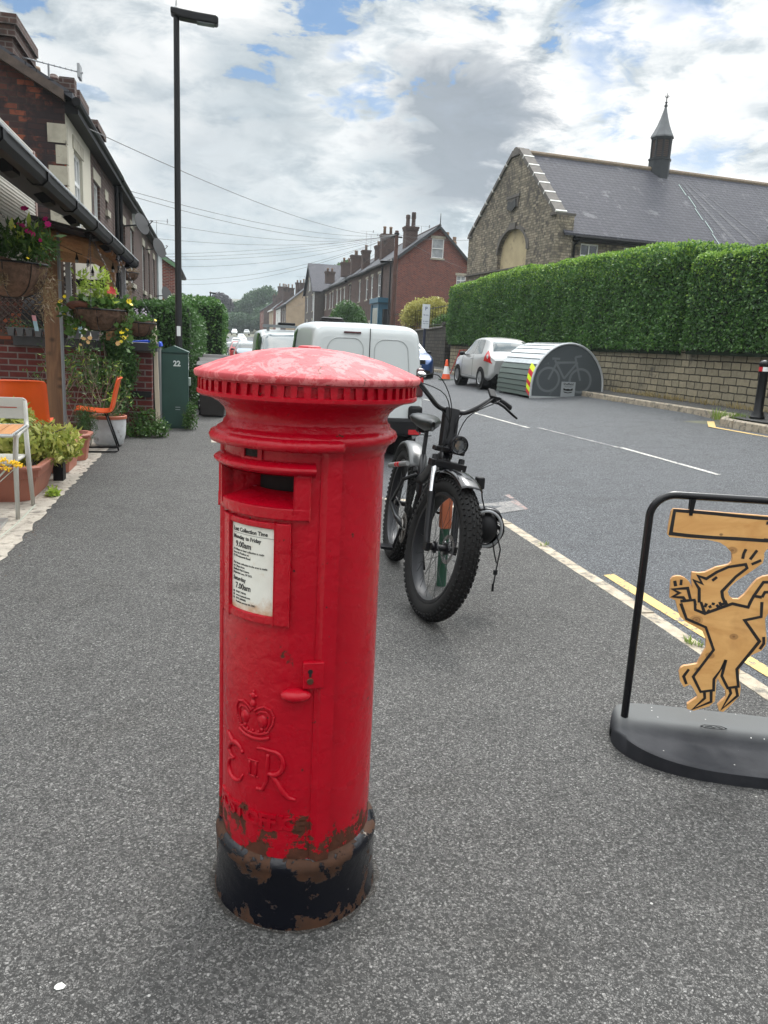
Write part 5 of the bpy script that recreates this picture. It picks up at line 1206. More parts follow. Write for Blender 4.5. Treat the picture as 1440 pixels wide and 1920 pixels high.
VAN2 = [(0.0, 0.45, 0.72, 0.76, 0.66, 0.58, 0.01), (0.08, 0.34, 0.84, 0.90, 0.80, 0.68, 0.02), (0.45, 0.30, 0.98, 1.04, 0.86, 0.72, 0.03), (0.75, 0.30, 1.02, 1.12, 0.88, 0.74, 0.03), (1.05, 0.30, 1.05, 1.40, 0.89, 0.74, 0.03), (1.45, 0.30, 1.06, 1.74, 0.90, 0.76, 0.03), (1.8, 0.30, 1.06, 1.82, 0.90, 0.77, 0.03), (3.0, 0.30, 1.05, 1.84, 0.90, 0.77, 0.03), (4.3, 0.32, 1.04, 1.82, 0.89, 0.76, 0.02), (4.45, 0.4, 1.0, 1.74, 0.86, 0.72, 0.01)]
def van2():
    t = thing('parked_van', 'white van facing the camera with a grey bar across its roof', 'van', (1.82, 16.6, -0.06), R(90)); sh = Shell(VAN2)
    sh.body(50, 30).build('body', P_white, t, smooth=True, auto=55)
    q = MB(); sh.patch(q, (0.86, 1.42, 0.86, 1.42), (5.3, 8.0), 0.006); q.build('windscreen', M_autoglass, t, smooth=True)
    [(lambda q: (sh.patch(q, (0.98, 1.55, 1.30, 1.55), (4.15, 5.3), 0.006, sides=(sg,)), q.build('side_window', M_autoglass, t, smooth=True)))(MB()) for sg in (1, -1)]
    [(lambda q: (sh.patch(q, (1.65, 2.45, 1.65, 2.45), (4.15, 5.3), 0.006, sides=(sg,)), q.build('side_window', M_autoglass, t, smooth=True)))(MB()) for sg in (1, -1)]
    q = MB(); q.box(1.55, 1.70, -0.88, 0.72, 1.90, 1.96)
    for yy in (-0.7, 0.6): q.box(1.58, 1.66, yy - 0.03, yy + 0.03, 1.80, 1.91)
    q.build('roof_bar', mat('grey metal bar', None, (0.20, 0.22, 0.23), 0.5, 0.5), t)
    q = MB(); q.box(1.60, 1.95, -0.02, 0.36, 1.962, 2.02); q.build('roof_pod', M_plast, t, bevel=0.02)
    for sg in (1, -1):
        for xw in (0.8, 3.6): am = MB(); arch(am, xw, 0.902 * sg, 0.31, sg); am.build('wheel_arch', M_arch, t); wheel(t, xw, 0.905 * sg, 0.31, 0.2, sg)
        q = MB(); q.box(1.02, 1.12, 0.90 * sg if sg > 0 else -1.10, 1.10 if sg > 0 else -0.90, 1.02, 1.24); q.build('door_mirror', M_plast, t, bevel=0.03)
        q = MB(); sh.patch(q, (0.14, 0.5, 0.2, 0.45), (3.3, 4.5), 0.01, sides=(sg,)); q.build('headlight', M_clearlens, t, smooth=True)
van2()

# ------------------------------------------------------------------ foliage
L_hedge = leafmat('hedge leaf', (0.022, 0.068, 0.024), (0.075, 0.175, 0.038), (0.17, 0.30, 0.06))
L_hedge2 = leafmat('hedge leaf fine', (0.020, 0.062, 0.022), (0.066, 0.155, 0.034), (0.15, 0.28, 0.06))
L_dark = leafmat('dark leaf', (0.025, 0.065, 0.022), (0.07, 0.15, 0.04))
L_mid = leafmat('mid green leaf', (0.025, 0.07, 0.02), (0.08, 0.16, 0.035))
L_yel = leafmat('golden leaf', (0.20, 0.21, 0.04), (0.45, 0.42, 0.12), (0.60, 0.55, 0.25))
L_var = leafmat('variegated leaf', (0.10, 0.19, 0.03), (0.42, 0.43, 0.09), (0.66, 0.62, 0.26))
L_purple = leafmat('purple leaf', (0.030, 0.022, 0.035), (0.055, 0.045, 0.055))
L_far = leafmat('far tree leaf', (0.030, 0.065, 0.035), (0.065, 0.12, 0.055))
L_top = leafmat('light hedge leaf', (0.09, 0.18, 0.03), (0.22, 0.37, 0.05), (0.33, 0.46, 0.10))
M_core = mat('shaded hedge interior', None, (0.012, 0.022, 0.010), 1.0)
M_bark = mat('bark', None, (0.09, 0.07, 0.05), 0.9, var=0.3, bump=0.6, bscale=25)
def lump(P, seed, f=1.0):
    rg = np.random.default_rng(seed); o = np.zeros(len(P))
    for k in range(9):
        w = rg.normal(size=3) * f * (0.7 + 0.45 * k); o += np.sin(P @ w + rg.random() * 6.28) / (1 + 0.35 * k)
    return o / 3.2
def hedge(label, x0, x1, y0, y1, z0, z1, n, size, m, seed, group=None, amp=0.10, cat='hedge', rnd=0.35, zf=None):
    t = thing('hedge', label, cat, ((x0 + x1) / 2, (y0 + y1) / 2, z0), 0, group)
    rg = np.random.default_rng(seed); hx, hy, hz = (x1 - x0) / 2, (y1 - y0) / 2, z1 - z0
    A = np.array([2 * hy * hz, 2 * hy * hz * 0.5, 4 * hx * hy, 2 * hx * hz, 2 * hx * hz * 0.6]); A = A / A.sum()
    f = rg.choice(5, n, p=A); a = rg.random(n) * 2 - 1; b = rg.random(n) * 2 - 1
    X = np.select([f == 0, f == 1, f == 2, f == 3, f == 4], [-1 + 0 * a, 1 + 0 * a, a, a, a]); Y = np.select([f <= 1, f == 2, f == 3, f == 4], [a, b, -1 + 0 * a, 1 + 0 * a]); Z = np.select([f <= 1, f == 2, f >= 3], [b, 1 + 0 * a, b])
    N = np.select([(f == 0)[:, None], (f == 1)[:, None], (f == 2)[:, None], (f == 3)[:, None]], [np.array([-1., 0, 0.1]), np.array([1., 0, 0]), np.array([0, 0, 1.]), np.array([0, -1., 0.1])], np.array([0, 1., 0]))
    P = np.stack([X * hx, Y * hy, (Z + 1) / 2 * hz], 1)
    # round the upper edges
    d = np.stack([np.maximum(0, np.abs(P[:, 0]) - (hx - rnd)), np.maximum(0, np.abs(P[:, 1]) - (hy - rnd)), np.maximum(0, P[:, 2] - (hz - rnd))], 1); ln = np.linalg.norm(d, axis=1)
    k = np.where(ln > rnd, rnd / np.maximum(ln, 1e-6), 1.0)
    sgn = np.sign(P); sgn[:, 2] = 1; P = P - sgn * d * (1 - k)[:, None]
    W0 = P + np.array([(x0 + x1) / 2, (y0 + y1) / 2, z0])
    off = amp * lump(W0, seed, 0.9) + amp * 0.4 * lump(W0, seed + 5, 3.0) - rg.random(n) ** 2 * 0.14
    if zf is not None: P[:, 2] += zf(W0[:, 1]) * (P[:, 2] / hz)
    P = P + N * off[:, None]
    if group and z0 > 1:       # lighter leaves along the top
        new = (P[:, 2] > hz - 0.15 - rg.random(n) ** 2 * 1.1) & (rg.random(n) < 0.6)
        leaves('top_leaves', P[new] + np.array([0, 0, 0.02]), size * 0.95, L_top, t, seed + 1, N[new], 0.55, 0.45, 0.25, up=0.8); P = P[~new]; N = N[~new]
    leaves('leaves', P, size, m, t, seed, N, 0.62, 0.45, 0.35)
    c = MB(); q = 0.16; c.box(-hx + q, hx - q, -hy + q, hy - q, -0.1, hz - q - (0.45 if zf is not None else 0.0)); c.build('branches', M_core, t)  # solid dark box, its colour stands for the shade inside the hedge
    return t
HG = 'clipped hedges along the street'
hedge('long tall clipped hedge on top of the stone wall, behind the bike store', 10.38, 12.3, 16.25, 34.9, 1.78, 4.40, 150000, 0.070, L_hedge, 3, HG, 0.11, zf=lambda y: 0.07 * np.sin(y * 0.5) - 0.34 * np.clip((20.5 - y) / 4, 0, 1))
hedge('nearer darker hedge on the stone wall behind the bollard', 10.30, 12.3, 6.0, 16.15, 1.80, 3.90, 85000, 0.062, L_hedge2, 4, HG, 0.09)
hedge('big rounded hedge behind the green cabinet and the wheelie bins', -2.0, -0.34, 17.2, 25.0, 0.0, 2.28, 42000, 0.065, L_dark, 5, HG, 0.15, rnd=0.5)
hedge('brighter hedge jutting towards the pavement beyond the bins', -1.6, 0.42, 25.6, 37, 0.0, 2.68, 34000, 0.085, L_hedge, 6, HG, 0.16, rnd=0.5)
def crown(name, label, cat, c, r, n, size, m, seed, blobs=14, trunk=True, group=None, z0=None, tr=0.18, sub='crown'):
    t = thing(name, label, cat, (c[0], c[1], z0 if z0 is not None else c[2] - r[2]), 0, group); rg = np.random.default_rng(seed)
    base = np.array(t.location); C_ = np.array(c) - base; r = np.array(r, float); bl = []
    for k in range(blobs):
        v = rg.normal(size=3); v /= np.linalg.norm(v); v[2] = abs(v[2]) * 1.1 - 0.35; bl.append((C_ + v * r * 0.60, r * rg.uniform(0.30, 0.50)))
    bl.append((C_, r * 0.72)); vol = np.array([np.prod(b[1]) ** (2 / 3) for b in bl]); ch = rg.choice(len(bl), n, p=vol / vol.sum())
    V = rg.normal(size=(n, 3)); V /= np.linalg.norm(V, axis=1)[:, None]
    rad = (1 - 0.35 * rg.random(n) ** 1.6)[:, None]
    Cc = np.array([b[0] for b in bl])[ch]; Rr = np.array([b[1] for b in bl])[ch]
    P = Cc + V * Rr * rad; P = P[P[:, 2] > 0.02]; V = V[:len(P)]
    leaves(sub, P, size, m, t, seed, None, 0.6, 0.4)
    if trunk:
        tb = MB(); top = C_ + np.array([0, 0, r[2] * 0.2]); tb.tube([(0, 0, 0), tuple(C_ * 0.5 * np.array([0.3, 0.3, 1])), tuple(top)], [tr, tr * 0.75, tr * 0.3], 8)
        for k in range(min(8, blobs)): tb.tube([tuple(C_ * np.array([0.6, 0.6, 0.75])), tuple((C_ + bl[k][0]) / 2), tuple(bl[k][0])], [tr * 0.5, tr * 0.3, tr * 0.1], 6)
        tb.build('trunk', M_bark, t, smooth=True)
    return t
TG = 'trees closing the end of the street'
crown('tree', 'tallest round green tree at the end of the street', 'tree', (15.6, 262, 12.2), (7.4, 6, 7.4), 16000, 0.75, L_far, 11, 18, group=TG, z0=3, tr=0.5)
crown('tree', 'dark purple leaved tree at the end of the street', 'tree', (1.0, 255, 10.6), (5.6, 5, 5.0), 10000, 0.65, L_purple, 12, 16, group=TG, z0=3, tr=0.4)
crown('tree', 'mid green tree between the purple tree and the tallest one', 'tree', (8.0, 270, 9.3), (5.2, 5, 5.4), 9000, 0.7, L_far, 13, 14, group=TG, z0=3, tr=0.4)
crown('tree', 'low broad tree behind the farthest cars', 'tree', (6.5, 248, 5.6), (7.5, 5, 4.2), 12000, 0.6, L_far, 14, 16, group=TG, z0=2.6, tr=0.4)
crown('tree', 'broad tree reaching down beside the far right houses', 'tree', (17.5, 246, 7.2), (6.8, 5, 6.0), 12000, 0.6, L_far, 15, 16, group=TG, z0=2.6, tr=0.4)
crown('tree', 'green tree showing above the far right roofs', 'tree', (24.5, 262, 10), (6.5, 5, 6.5), 9000, 0.7, L_far, 16, 12, group=TG, z0=3, tr=0.4)
crown('tree', 'green tree behind the left hedge at the far end', 'tree', (-8, 258, 7.0), (7, 5, 5.5), 9000, 0.7, L_far, 17, 12, group=TG, z0=3, tr=0.4)
crown('tree', 'bushy tree rising behind the chimneys of the right terrace', 'tree', (21.0, 128, 12.4), (3.2, 3, 2.6), 9000, 0.38, L_mid, 18, 10, z0=1.5, tr=0.3)
crown('shrub', 'rounded dark green shrub in front of the brown terrace', 'shrub', (9.3, 55, 2.9), (1.75, 1.5, 1.7), 14000, 0.13, L_dark, 19, 12, z0=0.8, tr=0.06)
crown('shrub', 'golden yellow shrub above the dark stone wall', 'shrub', (11.75, 43.5, 3.25), (1.75, 1.2, 1.35), 14000, 0.11, L_yel, 20, 16, z0=1.4, tr=0.05)
crown('shrub', 'yellowish shrub merging into brown growth next to the tall hedge', 'shrub', (13.0, 42.5, 3.0), (1.2, 1.0, 1.3), 7000, 0.10, L_yel, 21, 10, z0=1.4, tr=0.05)
crown('shrub', 'straggly olive growth behind the railing on the dark wall', 'shrub', (12.2, 40.0, 2.75), (1.4, 1.2, 0.7), 5000, 0.09, L_mid, 22, 8, z0=1.5, tr=0.04)

# ------------------------------------------------------------------ stone walls on the right
w = MB(); w.box(10.62, 11.0, -2, 34.6, 0.3, 1.80)
y = -2.0
while y < 34.5:
    L = random.uniform(0.35, 0.7); w.box(10.58 + random.uniform(-.01, .01), 11.02, y, min(34.6, y + L) - 0.015, 1.80, 1.88 + random.uniform(-0.015, 0.02)); y += L
tag(w.build('stone_wall', M_stonewall), 'coursed gritstone retaining wall below the long hedge', 'wall')
w = MB(); vs = []
for (y, z) in ((35.9, 2.52), (42, 2.36), (60, 2.2)): vs += [(10.75, y, 0.3), (10.75, y, z), (11.1, y, z), (11.1, y, 0.3)]
w.add(vs, [(4 * i + j, 4 * i + (j + 1) % 4, 4 * i + 4 + (j + 1) % 4, 4 * i + 4 + j) for i in range(2) for j in range(4)] + [(0, 1, 2, 3)])
for k in range(40):
    y0 = 35.9 + k * 0.6; z = np.interp(y0, (35.9, 42, 60), (2.52, 2.36, 2.2)); w.prism([(10.68, z + 0.004), (11.16, z + 0.004), (11.1, z + 0.1), (10.76, z + 0.1)], y0, y0 + 0.58, 'y')
tag(w.build('stone_wall', M_darkstone), 'dark stone garden wall beyond the entrance gap, under the golden shrub', 'wall')
w = MB(); w.box(10.55, 11.15, 35.3, 35.9, 0.3, 2.62); w.box(10.5, 11.2, 35.25, 35.95, 2.623, 2.75); tag(w.build('gate_pier', M_darkstone), 'dark stone pier at the entrance gap next to the tall hedge', 'gate pier')
# iron railing on the dark wall
t = thing('railing', 'thin iron railing standing on the dark stone wall', 'railing', (10.95, 36.2, 2.4))
q = MB(); q.tube([(0, 0, 1.15), (0, 13, 1.0)], 0.02, 5); q.tube([(0, 0, 0.3), (0, 13, 0.2)], 0.02, 5); q.build('rail', M_blackp, t)
for k in range(27):
    q = MB(); q.tube([(0, k * 0.5, 0.05), (0, k * 0.5, 1.22 - k * 0.005)], 0.012, 5); q.build('bar', M_blackp, t)
# grass and weeds along the wall foot
def tuft(name, label, cat, spots, h, n, m, seed, kind=None, spread=0.05):
    rg = np.random.default_rng(seed); V = []; F = []
    for (x, y, z, s) in spots:
        for k in range(n):
            a = rg.random() * 6.28; r_ = spread * s * rg.random() ** .5; p = np.array([x + r_ * cos(a), y + r_ * sin(a) * 1.4, z]); ln = h * s * rg.uniform(0.5, 1.1); d = np.array([cos(a) * rg.uniform(0.1, 0.9), sin(a) * rg.uniform(0.1, 0.9), 1.0]); d /= np.linalg.norm(d)
            sd = np.cross(d, [0, 0, 1.0]) ; sd /= np.linalg.norm(sd) + 1e-9; w_ = ln * 0.035 + 0.0012; q = p + d * ln * 0.6; e = p + d * ln + np.array([d[0], d[1], -0.4]) * ln * 0.2
            b = len(V); V += [p - sd * w_, p + sd * w_, q + sd * w_ * 0.7, e, q - sd * w_ * 0.7]; F += [(b, b + 1, b + 2, b + 4), (b + 4, b + 2, b + 3, b + 3)]
    me = MB(); me.add([tuple(v) for v in V], [f if f[2] != f[3] else f[:3] for f in F]); o = me.build(name, m); return tag(o, label, cat, kind=kind)
M_grass = leafmat('grass blade', (0.06, 0.13, 0.02), (0.22, 0.30, 0.06)); M_dry = leafmat('dry grass', (0.20, 0.15, 0.06), (0.42, 0.34, 0.16))
rg = random.Random(5)
tuft('dry_grass', 'dry grass and weeds along the foot of the stone wall', 'grass', [(10.5 + rg.uniform(-.08, .08), rg.uniform(11.5, 19), 0.62 + 0.01, rg.uniform(0.5, 1.2)) for k in range(110)], 0.20, 8, M_dry, 1, 'stuff', 0.12)
tuft('weeds', 'green weeds and grass growing where the kerb steps by the bollard', 'weeds', [(9.35 + rg.uniform(-.18, .25), 12.55 + rg.uniform(-.3, .4), 0.50 + rg.uniform(0, .06), rg.uniform(0.6, 1.2)) for k in range(26)], 0.20, 16, M_grass, 2, 'stuff', 0.1)
tuft('dry_grass', 'dry weeds in the gutter by the corner of the bike store', 'weeds', [(9.75 + rg.uniform(-.25, .15), 17.3 + rg.uniform(-1.0, .8), 0.5, rg.uniform(0.4, 0.9)) for k in range(24)], 0.13, 10, M_dry, 3, 'stuff', 0.12)
tuft('grass_tuft', 'small green tuft of grass growing on the kerb behind the pavement sign', 'grass', [(2.66, 3.66, 0.0, 1.0), (2.69, 3.62, 0, 0.8)], 0.05, 26, M_grass, 4, None, 0.022)
tuft('grass_tuft', 'small green tuft in a kerb joint near the helmet', 'grass', [(2.70, 5.82, 0.0, 1.0), (2.75, 5.84, 0, 0.8)], 0.035, 18, M_grass, 6, None, 0.03)
# ------------------------------------------------------------------ bollard
t = thing('bollard', 'black bollard with red and white reflective band on the right pavement', 'bollard', (9.44, 12.0, 0.60))
q = MB(); q.lathe([(0.125, 0), (0.125, 0.05), (0.105, 0.07), (0.10, 0.12), (0.078, 0.15), (0.075, 0.80), (0.09, 0.83), (0.09, 0.935), (0.10, 0.95), (0.10, 0.985), (0.085, 1.01), (0.05, 1.035), (0, 1.045)], 24, cap=False); q.build('post', M_blackp, t, smooth=True, auto=40)
q = MB(); q.lathe([(0.0925, 0.845), (0.0925, 0.92)], 12, a0=R(215), a1=R(300), cap=False); q.build('white_band', mat('white reflective film', None, (0.8, 0.8, 0.8), 0.3), t, smooth=True)
q = MB(); q.lathe([(0.0922, 0.845), (0.0922, 0.92)], 12, a0=R(150), a1=R(213), cap=False); q.build('red_band', mat('red reflective film', None, (0.5, 0.01, 0.02), 0.3), t, smooth=True)
# ------------------------------------------------------------------ bike store
BH = thing('bike_hangar', 'curved ribbed steel bike store with a grey end panel and hazard stripes', 'bike store', (8.05, 18.9, 0.42), 0)
WH, LH, HH = 2.02, 2.5, 1.44
def hp(t):   # profile 0..1 from left foot over the top to right foot
    hx = WH / 2
    P = [(0, 0.02), (0.0, 0.20), (0.01, 0.40), (0.05, 0.62), (0.14, 0.84), (0.28, 1.05), (0.48, 1.24), (0.72, 1.37), (1.01, 1.42)]
    P = P + [(WH - x, z) for (x, z) in P[::-1]][1:]
    P = [np.array(p) for p in P]; return catmull(P, t * (len(P) - 1))
q = MB(); NB = 24
for k in range(NB):
    a, b_ = hp(k / NB), hp((k + 1) / NB); d = (b_ - a) / np.linalg.norm(b_ - a); nn = np.array([-d[1], d[0]]); g0 = a + d * 0.006; g1 = b_ - d * 0.006
    lip = 0.018; q.cur = 1 if (k < 6 or k > 17) else 0  # lower bands darkened green, a reflection put into their colour
    q.prism([tuple(g0 - nn * 0.02), tuple(g1 - nn * 0.02), tuple(g1 + nn * 0.0), tuple(g0 + d * 0.015 + nn * lip), tuple(g0 + nn * lip)], 0.05, LH, 'y')
q.build('ribbed_shell', [M_steel, mat('steel with green reflection', None, (0.085, 0.115, 0.10), 0.45, 0.4)], BH)
pts = [tuple(hp(k / 60)) for k in range(61)]
q = MB(); q.prism(pts, 0.035, 0.06, 'y')
def meshfn(g, b):
    v = g.coord(); x, y, z = g.sep(v)
    hx_ = g.math('SINE', g.math('MULTIPLY', x, 420)); hz_ = g.math('SINE', g.math('MULTIPLY', z, 420)); h = g.math('GREATER_THAN', g.math('MULTIPLY', hx_, hz_), 0.2)
    sm = g.noise(v, 3.0, 5, 0.7); c = g.mix(g.math('MULTIPLY', h, 0.5), (0.085, 0.098, 0.106), (0.035, 0.04, 0.045))
    c = g.mix(g.ramp(sm, [(0.62, 0.0), (0.72, 0.6)]), c, (0.17, 0.185, 0.195)); g.put(b.inputs['Base Color'], c); b.inputs['Roughness'].default_value = 0.5; b.inputs['Metallic'].default_value = 0.3
pn = q.build('end_panel', mat('perforated steel', meshfn), BH)
q = MB(); q.prism(pts, LH - 0.06, LH - 0.03, 'y'); q.build('end_panel', mat('perforated steel'), BH)
q = MB(); q.tube([(x, 0.03, z) for (x, z) in pts], 0.032, 6); q.box(-0.02, WH + 0.02, 0.0, 0.06, -0.02, 0.045); q.build('end_frame', mat('pale galvanised edge', None, (0.48, 0.50, 0.51), 0.45, 0.5), BH)
M_ghost = mat('faded bicycle print', None, (0.120, 0.133, 0.141), 0.55)
def ring(mb, cx_, cz_, r0, r1, y=0.0335, n=32):
    vs = [(cx_ + r * cos(2 * pi * k / n), y, cz_ + r * sin(2 * pi * k / n)) for r in (r0, r1) for k in range(n)]; mb.add(vs, [(k, (k + 1) % n, n + (k + 1) % n, n + k) for k in range(n)])
def bar(mb, a, b, w, y=0.033):
    a = Vector(a); b = Vector(b); d = (b - a).normalized(); p = Vector((-d.y, d.x)) * w / 2; mb.add([(a.x - p.x, y, a.y - p.y), (b.x - p.x, y, b.y - p.y), (b.x + p.x, y, b.y + p.y), (a.x + p.x, y, a.y + p.y)], [(0, 1, 2, 3)])
q = MB(); ring(q, 0.46, 0.48, 0.27, 0.33); ring(q, 1.36, 0.48, 0.27, 0.33)
for i, (a, b_) in enumerate((((0.46, 0.48), (0.66, 0.92)), ((0.66, 0.92), (1.22, 0.95)), ((0.60, 0.98), (0.90, 0.52)), ((0.90, 0.52), (1.24, 0.95)), ((1.36, 0.48), (1.16, 1.08)), ((1.16, 1.08), (1.34, 1.12)), ((0.52, 1.02), (0.74, 1.02)))): bar(q, a, b_, 0.055, 0.0330 - i * 0.0004)
q.build('bicycle_print', M_ghost, pn)
q = MB(); q.quad((0.84, 0.028, 0.05), (1.24, 0.028, 0.05), (1.24, 0.028, 0.44), (0.84, 0.028, 0.44)); sg_ = q.build('sign_plate', mat('grey sign plate', None, (0.26, 0.28, 0.29), 0.5), pn)
q = MB(); vs, fs = textmesh('Sheffield', 0.085, 0.0003, 0.001, 'CENTER'); q.add([(1.04 + a, 0.027 - c, 0.355 + b) for a, b, c in vs], fs); vs, fs = textmesh('City Council', 0.045, 0.0003, 0, 'CENTER'); q.add([(1.04 + a, 0.027 - c, 0.305 + b) for a, b, c in vs], fs)
q.prism([(0.91, 0.28), (0.97, 0.25), (1.04, 0.262), (1.11, 0.25), (1.17, 0.28), (1.17, 0.22), (1.04, 0.205), (0.91, 0.22)], 0.0262, 0.0275, 'y'); q.prism([(0.91, 0.19), (1.04, 0.165), (1.17, 0.19), (1.14, 0.16), (1.04, 0.145), (0.94, 0.16)], 0.0262, 0.0275, 'y')
q.build('logo_print', M_blackp, sg_)
# hazard stripes on the near edge of the shell
q = MB(); q.cur = 0
nst = 6
for k in range(nst):
    t0, t1 = 0.0 + k * 0.038, (k + 1) * 0.038; q.cur = k % 2
    for i in range(3):
        a, b_ = hp(t0 + (t1 - t0) * i / 3), hp(t0 + (t1 - t0) * (i + 1) / 3)
        def sk(p, y, e): return (p[0] - 0.024, y, p[1] + (0.10 if y > 0.1 else 0.0) + 0)
        q.add([(a[0] - 0.024, 0.02, a[1]), (b_[0] - 0.024, 0.02, b_[1]), (b_[0] - 0.024, 0.30, b_[1] + 0.13), (a[0] - 0.024, 0.30, a[1] + 0.13)], [(0, 1, 2, 3)])
q.build('hazard_stripes', [mat('fluorescent red', None, (0.55, 0.01, 0.02), 0.4), mat('fluorescent yellow', None, (0.70, 0.85, 0.02), 0.4)], BH)
for (x, y) in ((0.05, 0.06), (0.05, 2.4), (1.95, 0.06), (1.95, 2.4)):
    q = MB(); q.cbox((x, y, -0.06), (0.05, 0.05, 0.18)); q.build('leg', M_steel, BH)
# ------------------------------------------------------------------ cone, barrier, sign posts, lamps
t = thing('traffic_cone', 'orange and white traffic cone standing by the blue car', 'traffic cone', (8.36, 27.6, road_z(8.36, 27.6)))
q = MB(); q.cbox((0, 0, 0.02), (0.46, 0.46, 0.04)); q.build('foot', mat('green grey rubber', None, (0.06, 0.10, 0.07), 0.8), t, bevel=0.01)
q = MB(); q.lathe([(0.165, 0.04), (0.125, 0.22)], 24, cap=False); q.lathe([(0.072, 0.50), (0.045, 0.70), (0.03, 0.74), (0, 0.745)], 24, cap=False); q.build('body', mat('cone orange', None, (0.75, 0.10, 0.03), 0.45), t, smooth=True)
q = MB(); q.lathe([(0.125, 0.22), (0.072, 0.50)], 24, cap=False); q.build('reflective_sleeve', mat('cone white', None, (0.75, 0.75, 0.74), 0.4), t, smooth=True)
t = thing('barrier', 'red pedestrian barrier folded at the entrance gap behind the silver car', 'barrier', (9.6, 30.2, 0.55))
q = MB(); q.tube([(0, 0, 0), (0.05, 0, 0.95), (0.75, 0.3, 1.0), (0.78, 0.3, 0.05)], 0.025, 6); q.tube([(0.0, 0, 0.45), (0.78, 0.3, 0.5)], 0.02, 6); q.tube([(-0.25, 0.1, 0), (0.05, 0, 0.9)], 0.02, 6); q.build('frame', mat('red tube', None, (0.35, 0.02, 0.02), 0.45), t)
q = MB(); q.box(0.25, 0.5, 0.12, 0.15, 0.62, 0.78); q.build('plate', M_greypl, t)
t = thing('parking_sign', 'white parking sign on a dark blue post before the garden wall', 'sign', (9.04, 33.5, 0.5))
q = MB(); q.tube([(0, 0, 0), (0, 0, 2.85)], 0.055, 10); q.build('post', mat('dark blue post', None, (0.02, 0.025, 0.05), 0.4), t)
q = MB(); q.box(-0.17, 0.17, -0.075, -0.06, 1.85, 2.88); pl = q.build('plate', mat('white sign face', None, (0.62, 0.65, 0.68), 0.4), t)
q = MB()
for (s_, sz, z) in (('P', 0.22, 2.62), ('30 mins', 0.075, 2.40), ('No return', 0.06, 2.14), ('within 1 hour', 0.045, 2.05)): vs, fs = textmesh(s_, sz, 0.0005, 0.001, 'CENTER'); q.add([(a, -0.077 - c, z + b) for a, b, c in vs], fs)
q.build('lettering', mat('sign blue', None, (0.02, 0.04, 0.15), 0.5), pl)
def lamp(label, x, y, z0, h, arm, r0=0.06, spike=True, name='street_lamp'):
    t = thing(name, label, 'street lamp', (x, y, z0)); q = MB(); q.tube([(0, 0, 0), (0, 0, 1.3), (0, 0, 1.35), (0, 0, h)], [r0 * 1.35, r0 * 1.35, r0, r0 * 0.8], 14); q.build('pole', M_blackp, t, smooth=True, auto=40)
    q = MB(); s = 1 if arm > 0 else -1; a = abs(arm)
    q.prism([(-0.09 * s, h + 0.02), (0.06 * s, h - 0.03), (a * 0.42 * s, h - 0.045), (a * s, h - 0.06), (a * 1.02 * s, h - 0.03), (a * 1.02 * s, h + 0.045), (a * 0.95 * s, h + 0.07), (a * 0.5 * s, h + 0.08), (-0.09 * s, h + 0.11)], -0.10, 0.10, 'y'); hd = q.build('lamp_head', M_blackp, t, bevel=0.02)
    q = MB(); q.prism([(a * 0.50 * s, h - 0.045), (a * 0.92 * s, h - 0.056), (a * 0.92 * s, h - 0.070), (a * 0.50 * s, h - 0.060)], -0.075, 0.075, 'y'); q.build('lens', mat('led lens', None, (0.16, 0.17, 0.18), 0.15), hd)
    if spike: q = MB(); q.lathe([(0.05, h + 0.08), (0.04, h + 0.13), (0.02, h + 0.15), (0.01, h + 0.24), (0, h + 0.26)], 10); q.build('sensor', mat('grey cap', None, (0.4, 0.4, 0.4), 0.5), hd)
    return t
l1 = lamp('tall black street lamp with flat head rising behind the green cabinet', -0.60, 14.5, 0, 6.66, 0.66)
q = MB(); q.box(-0.03, 0.035, -0.088, -0.082, 1.55, 1.72); q.build('label_plate', M_upvc, l1)
lamp('small distant street lamp above the left hedge', -0.25, 70, prof(70), 5.4, 0.45, 0.07)
lamp('dark street lamp standing before the red brick gable', 11.02, 50, 0.6, 6.1, -0.7, 0.07)
tp = thing('telegraph_pole', 'brown telegraph pole in front of the brick gable with wires fanning out', 'telegraph pole', (10.86, 48, 0.6)); q = MB(); q.tube([(0, 0, 0), (0, 0, 7.75)], [0.15, 0.11], 10); q.build('pole', mat('creosoted wood', None, (0.085, 0.04, 0.03), 0.8, var=0.3), tp)
q = MB(); q.lathe([(0.14, 7.5), (0.16, 7.52), (0.16, 7.62), (0.11, 7.64)], 12); q.box(-0.35, 0.35, -0.03, 0.03, 7.35, 7.43); q.build('wire_ring', M_blackp, tp)
PT = Vector((10.86, 47.9, 8.12))
WG = 'telephone wires from the brown pole'
ends = [((-2.14, 14.15, 4.80), 0.55, 'highest wire, from the cream house across the sky to the brown pole'), ((-2.14, 20.6, 4.92), 0.45, 'wire from the third left house to the brown pole'), ((-2.14, 20.9, 4.86), 0.6, 'lower of the paired wires from the third left house to the brown pole'),
        ((-2.14, 25.6, 4.9), 0.5, 'wire from the fourth left house eaves to the brown pole'), ((-2.14, 30.2, 4.9), 0.4, 'wire from the fifth left house eaves to the brown pole'), ((-2.14, 35.4, 4.85), 0.2, 'wire from the end of the left terrace, upper of three'), ((-2.14, 35.5, 4.75), 0.3, 'wire from the end of the left terrace, middle of three'), ((-2.14, 35.6, 4.65), 0.4, 'wire from the end of the left terrace, lowest of three'),
        ((-2.0, 42.0, 4.9), 0.5, 'wire reaching the house with green bargeboards'), ((-2.5, 52, 4.9), 0.7, 'low wire running from the pole to beyond the green trimmed house'), ((-2.5, 60, 5.1), 0.8, 'lowest wire sweeping left from the brown pole'), ((11.3, 136, 6.8), 1.2, 'wire running down the street from the pole to the far houses'),
        ((15.1, 46.9, 8.0), 0.12, 'short wire from the pole to the church hall gable'), ((18.9, 59.0, 7.6), 0.2, 'short lower wire from the pole past the brick gable')]
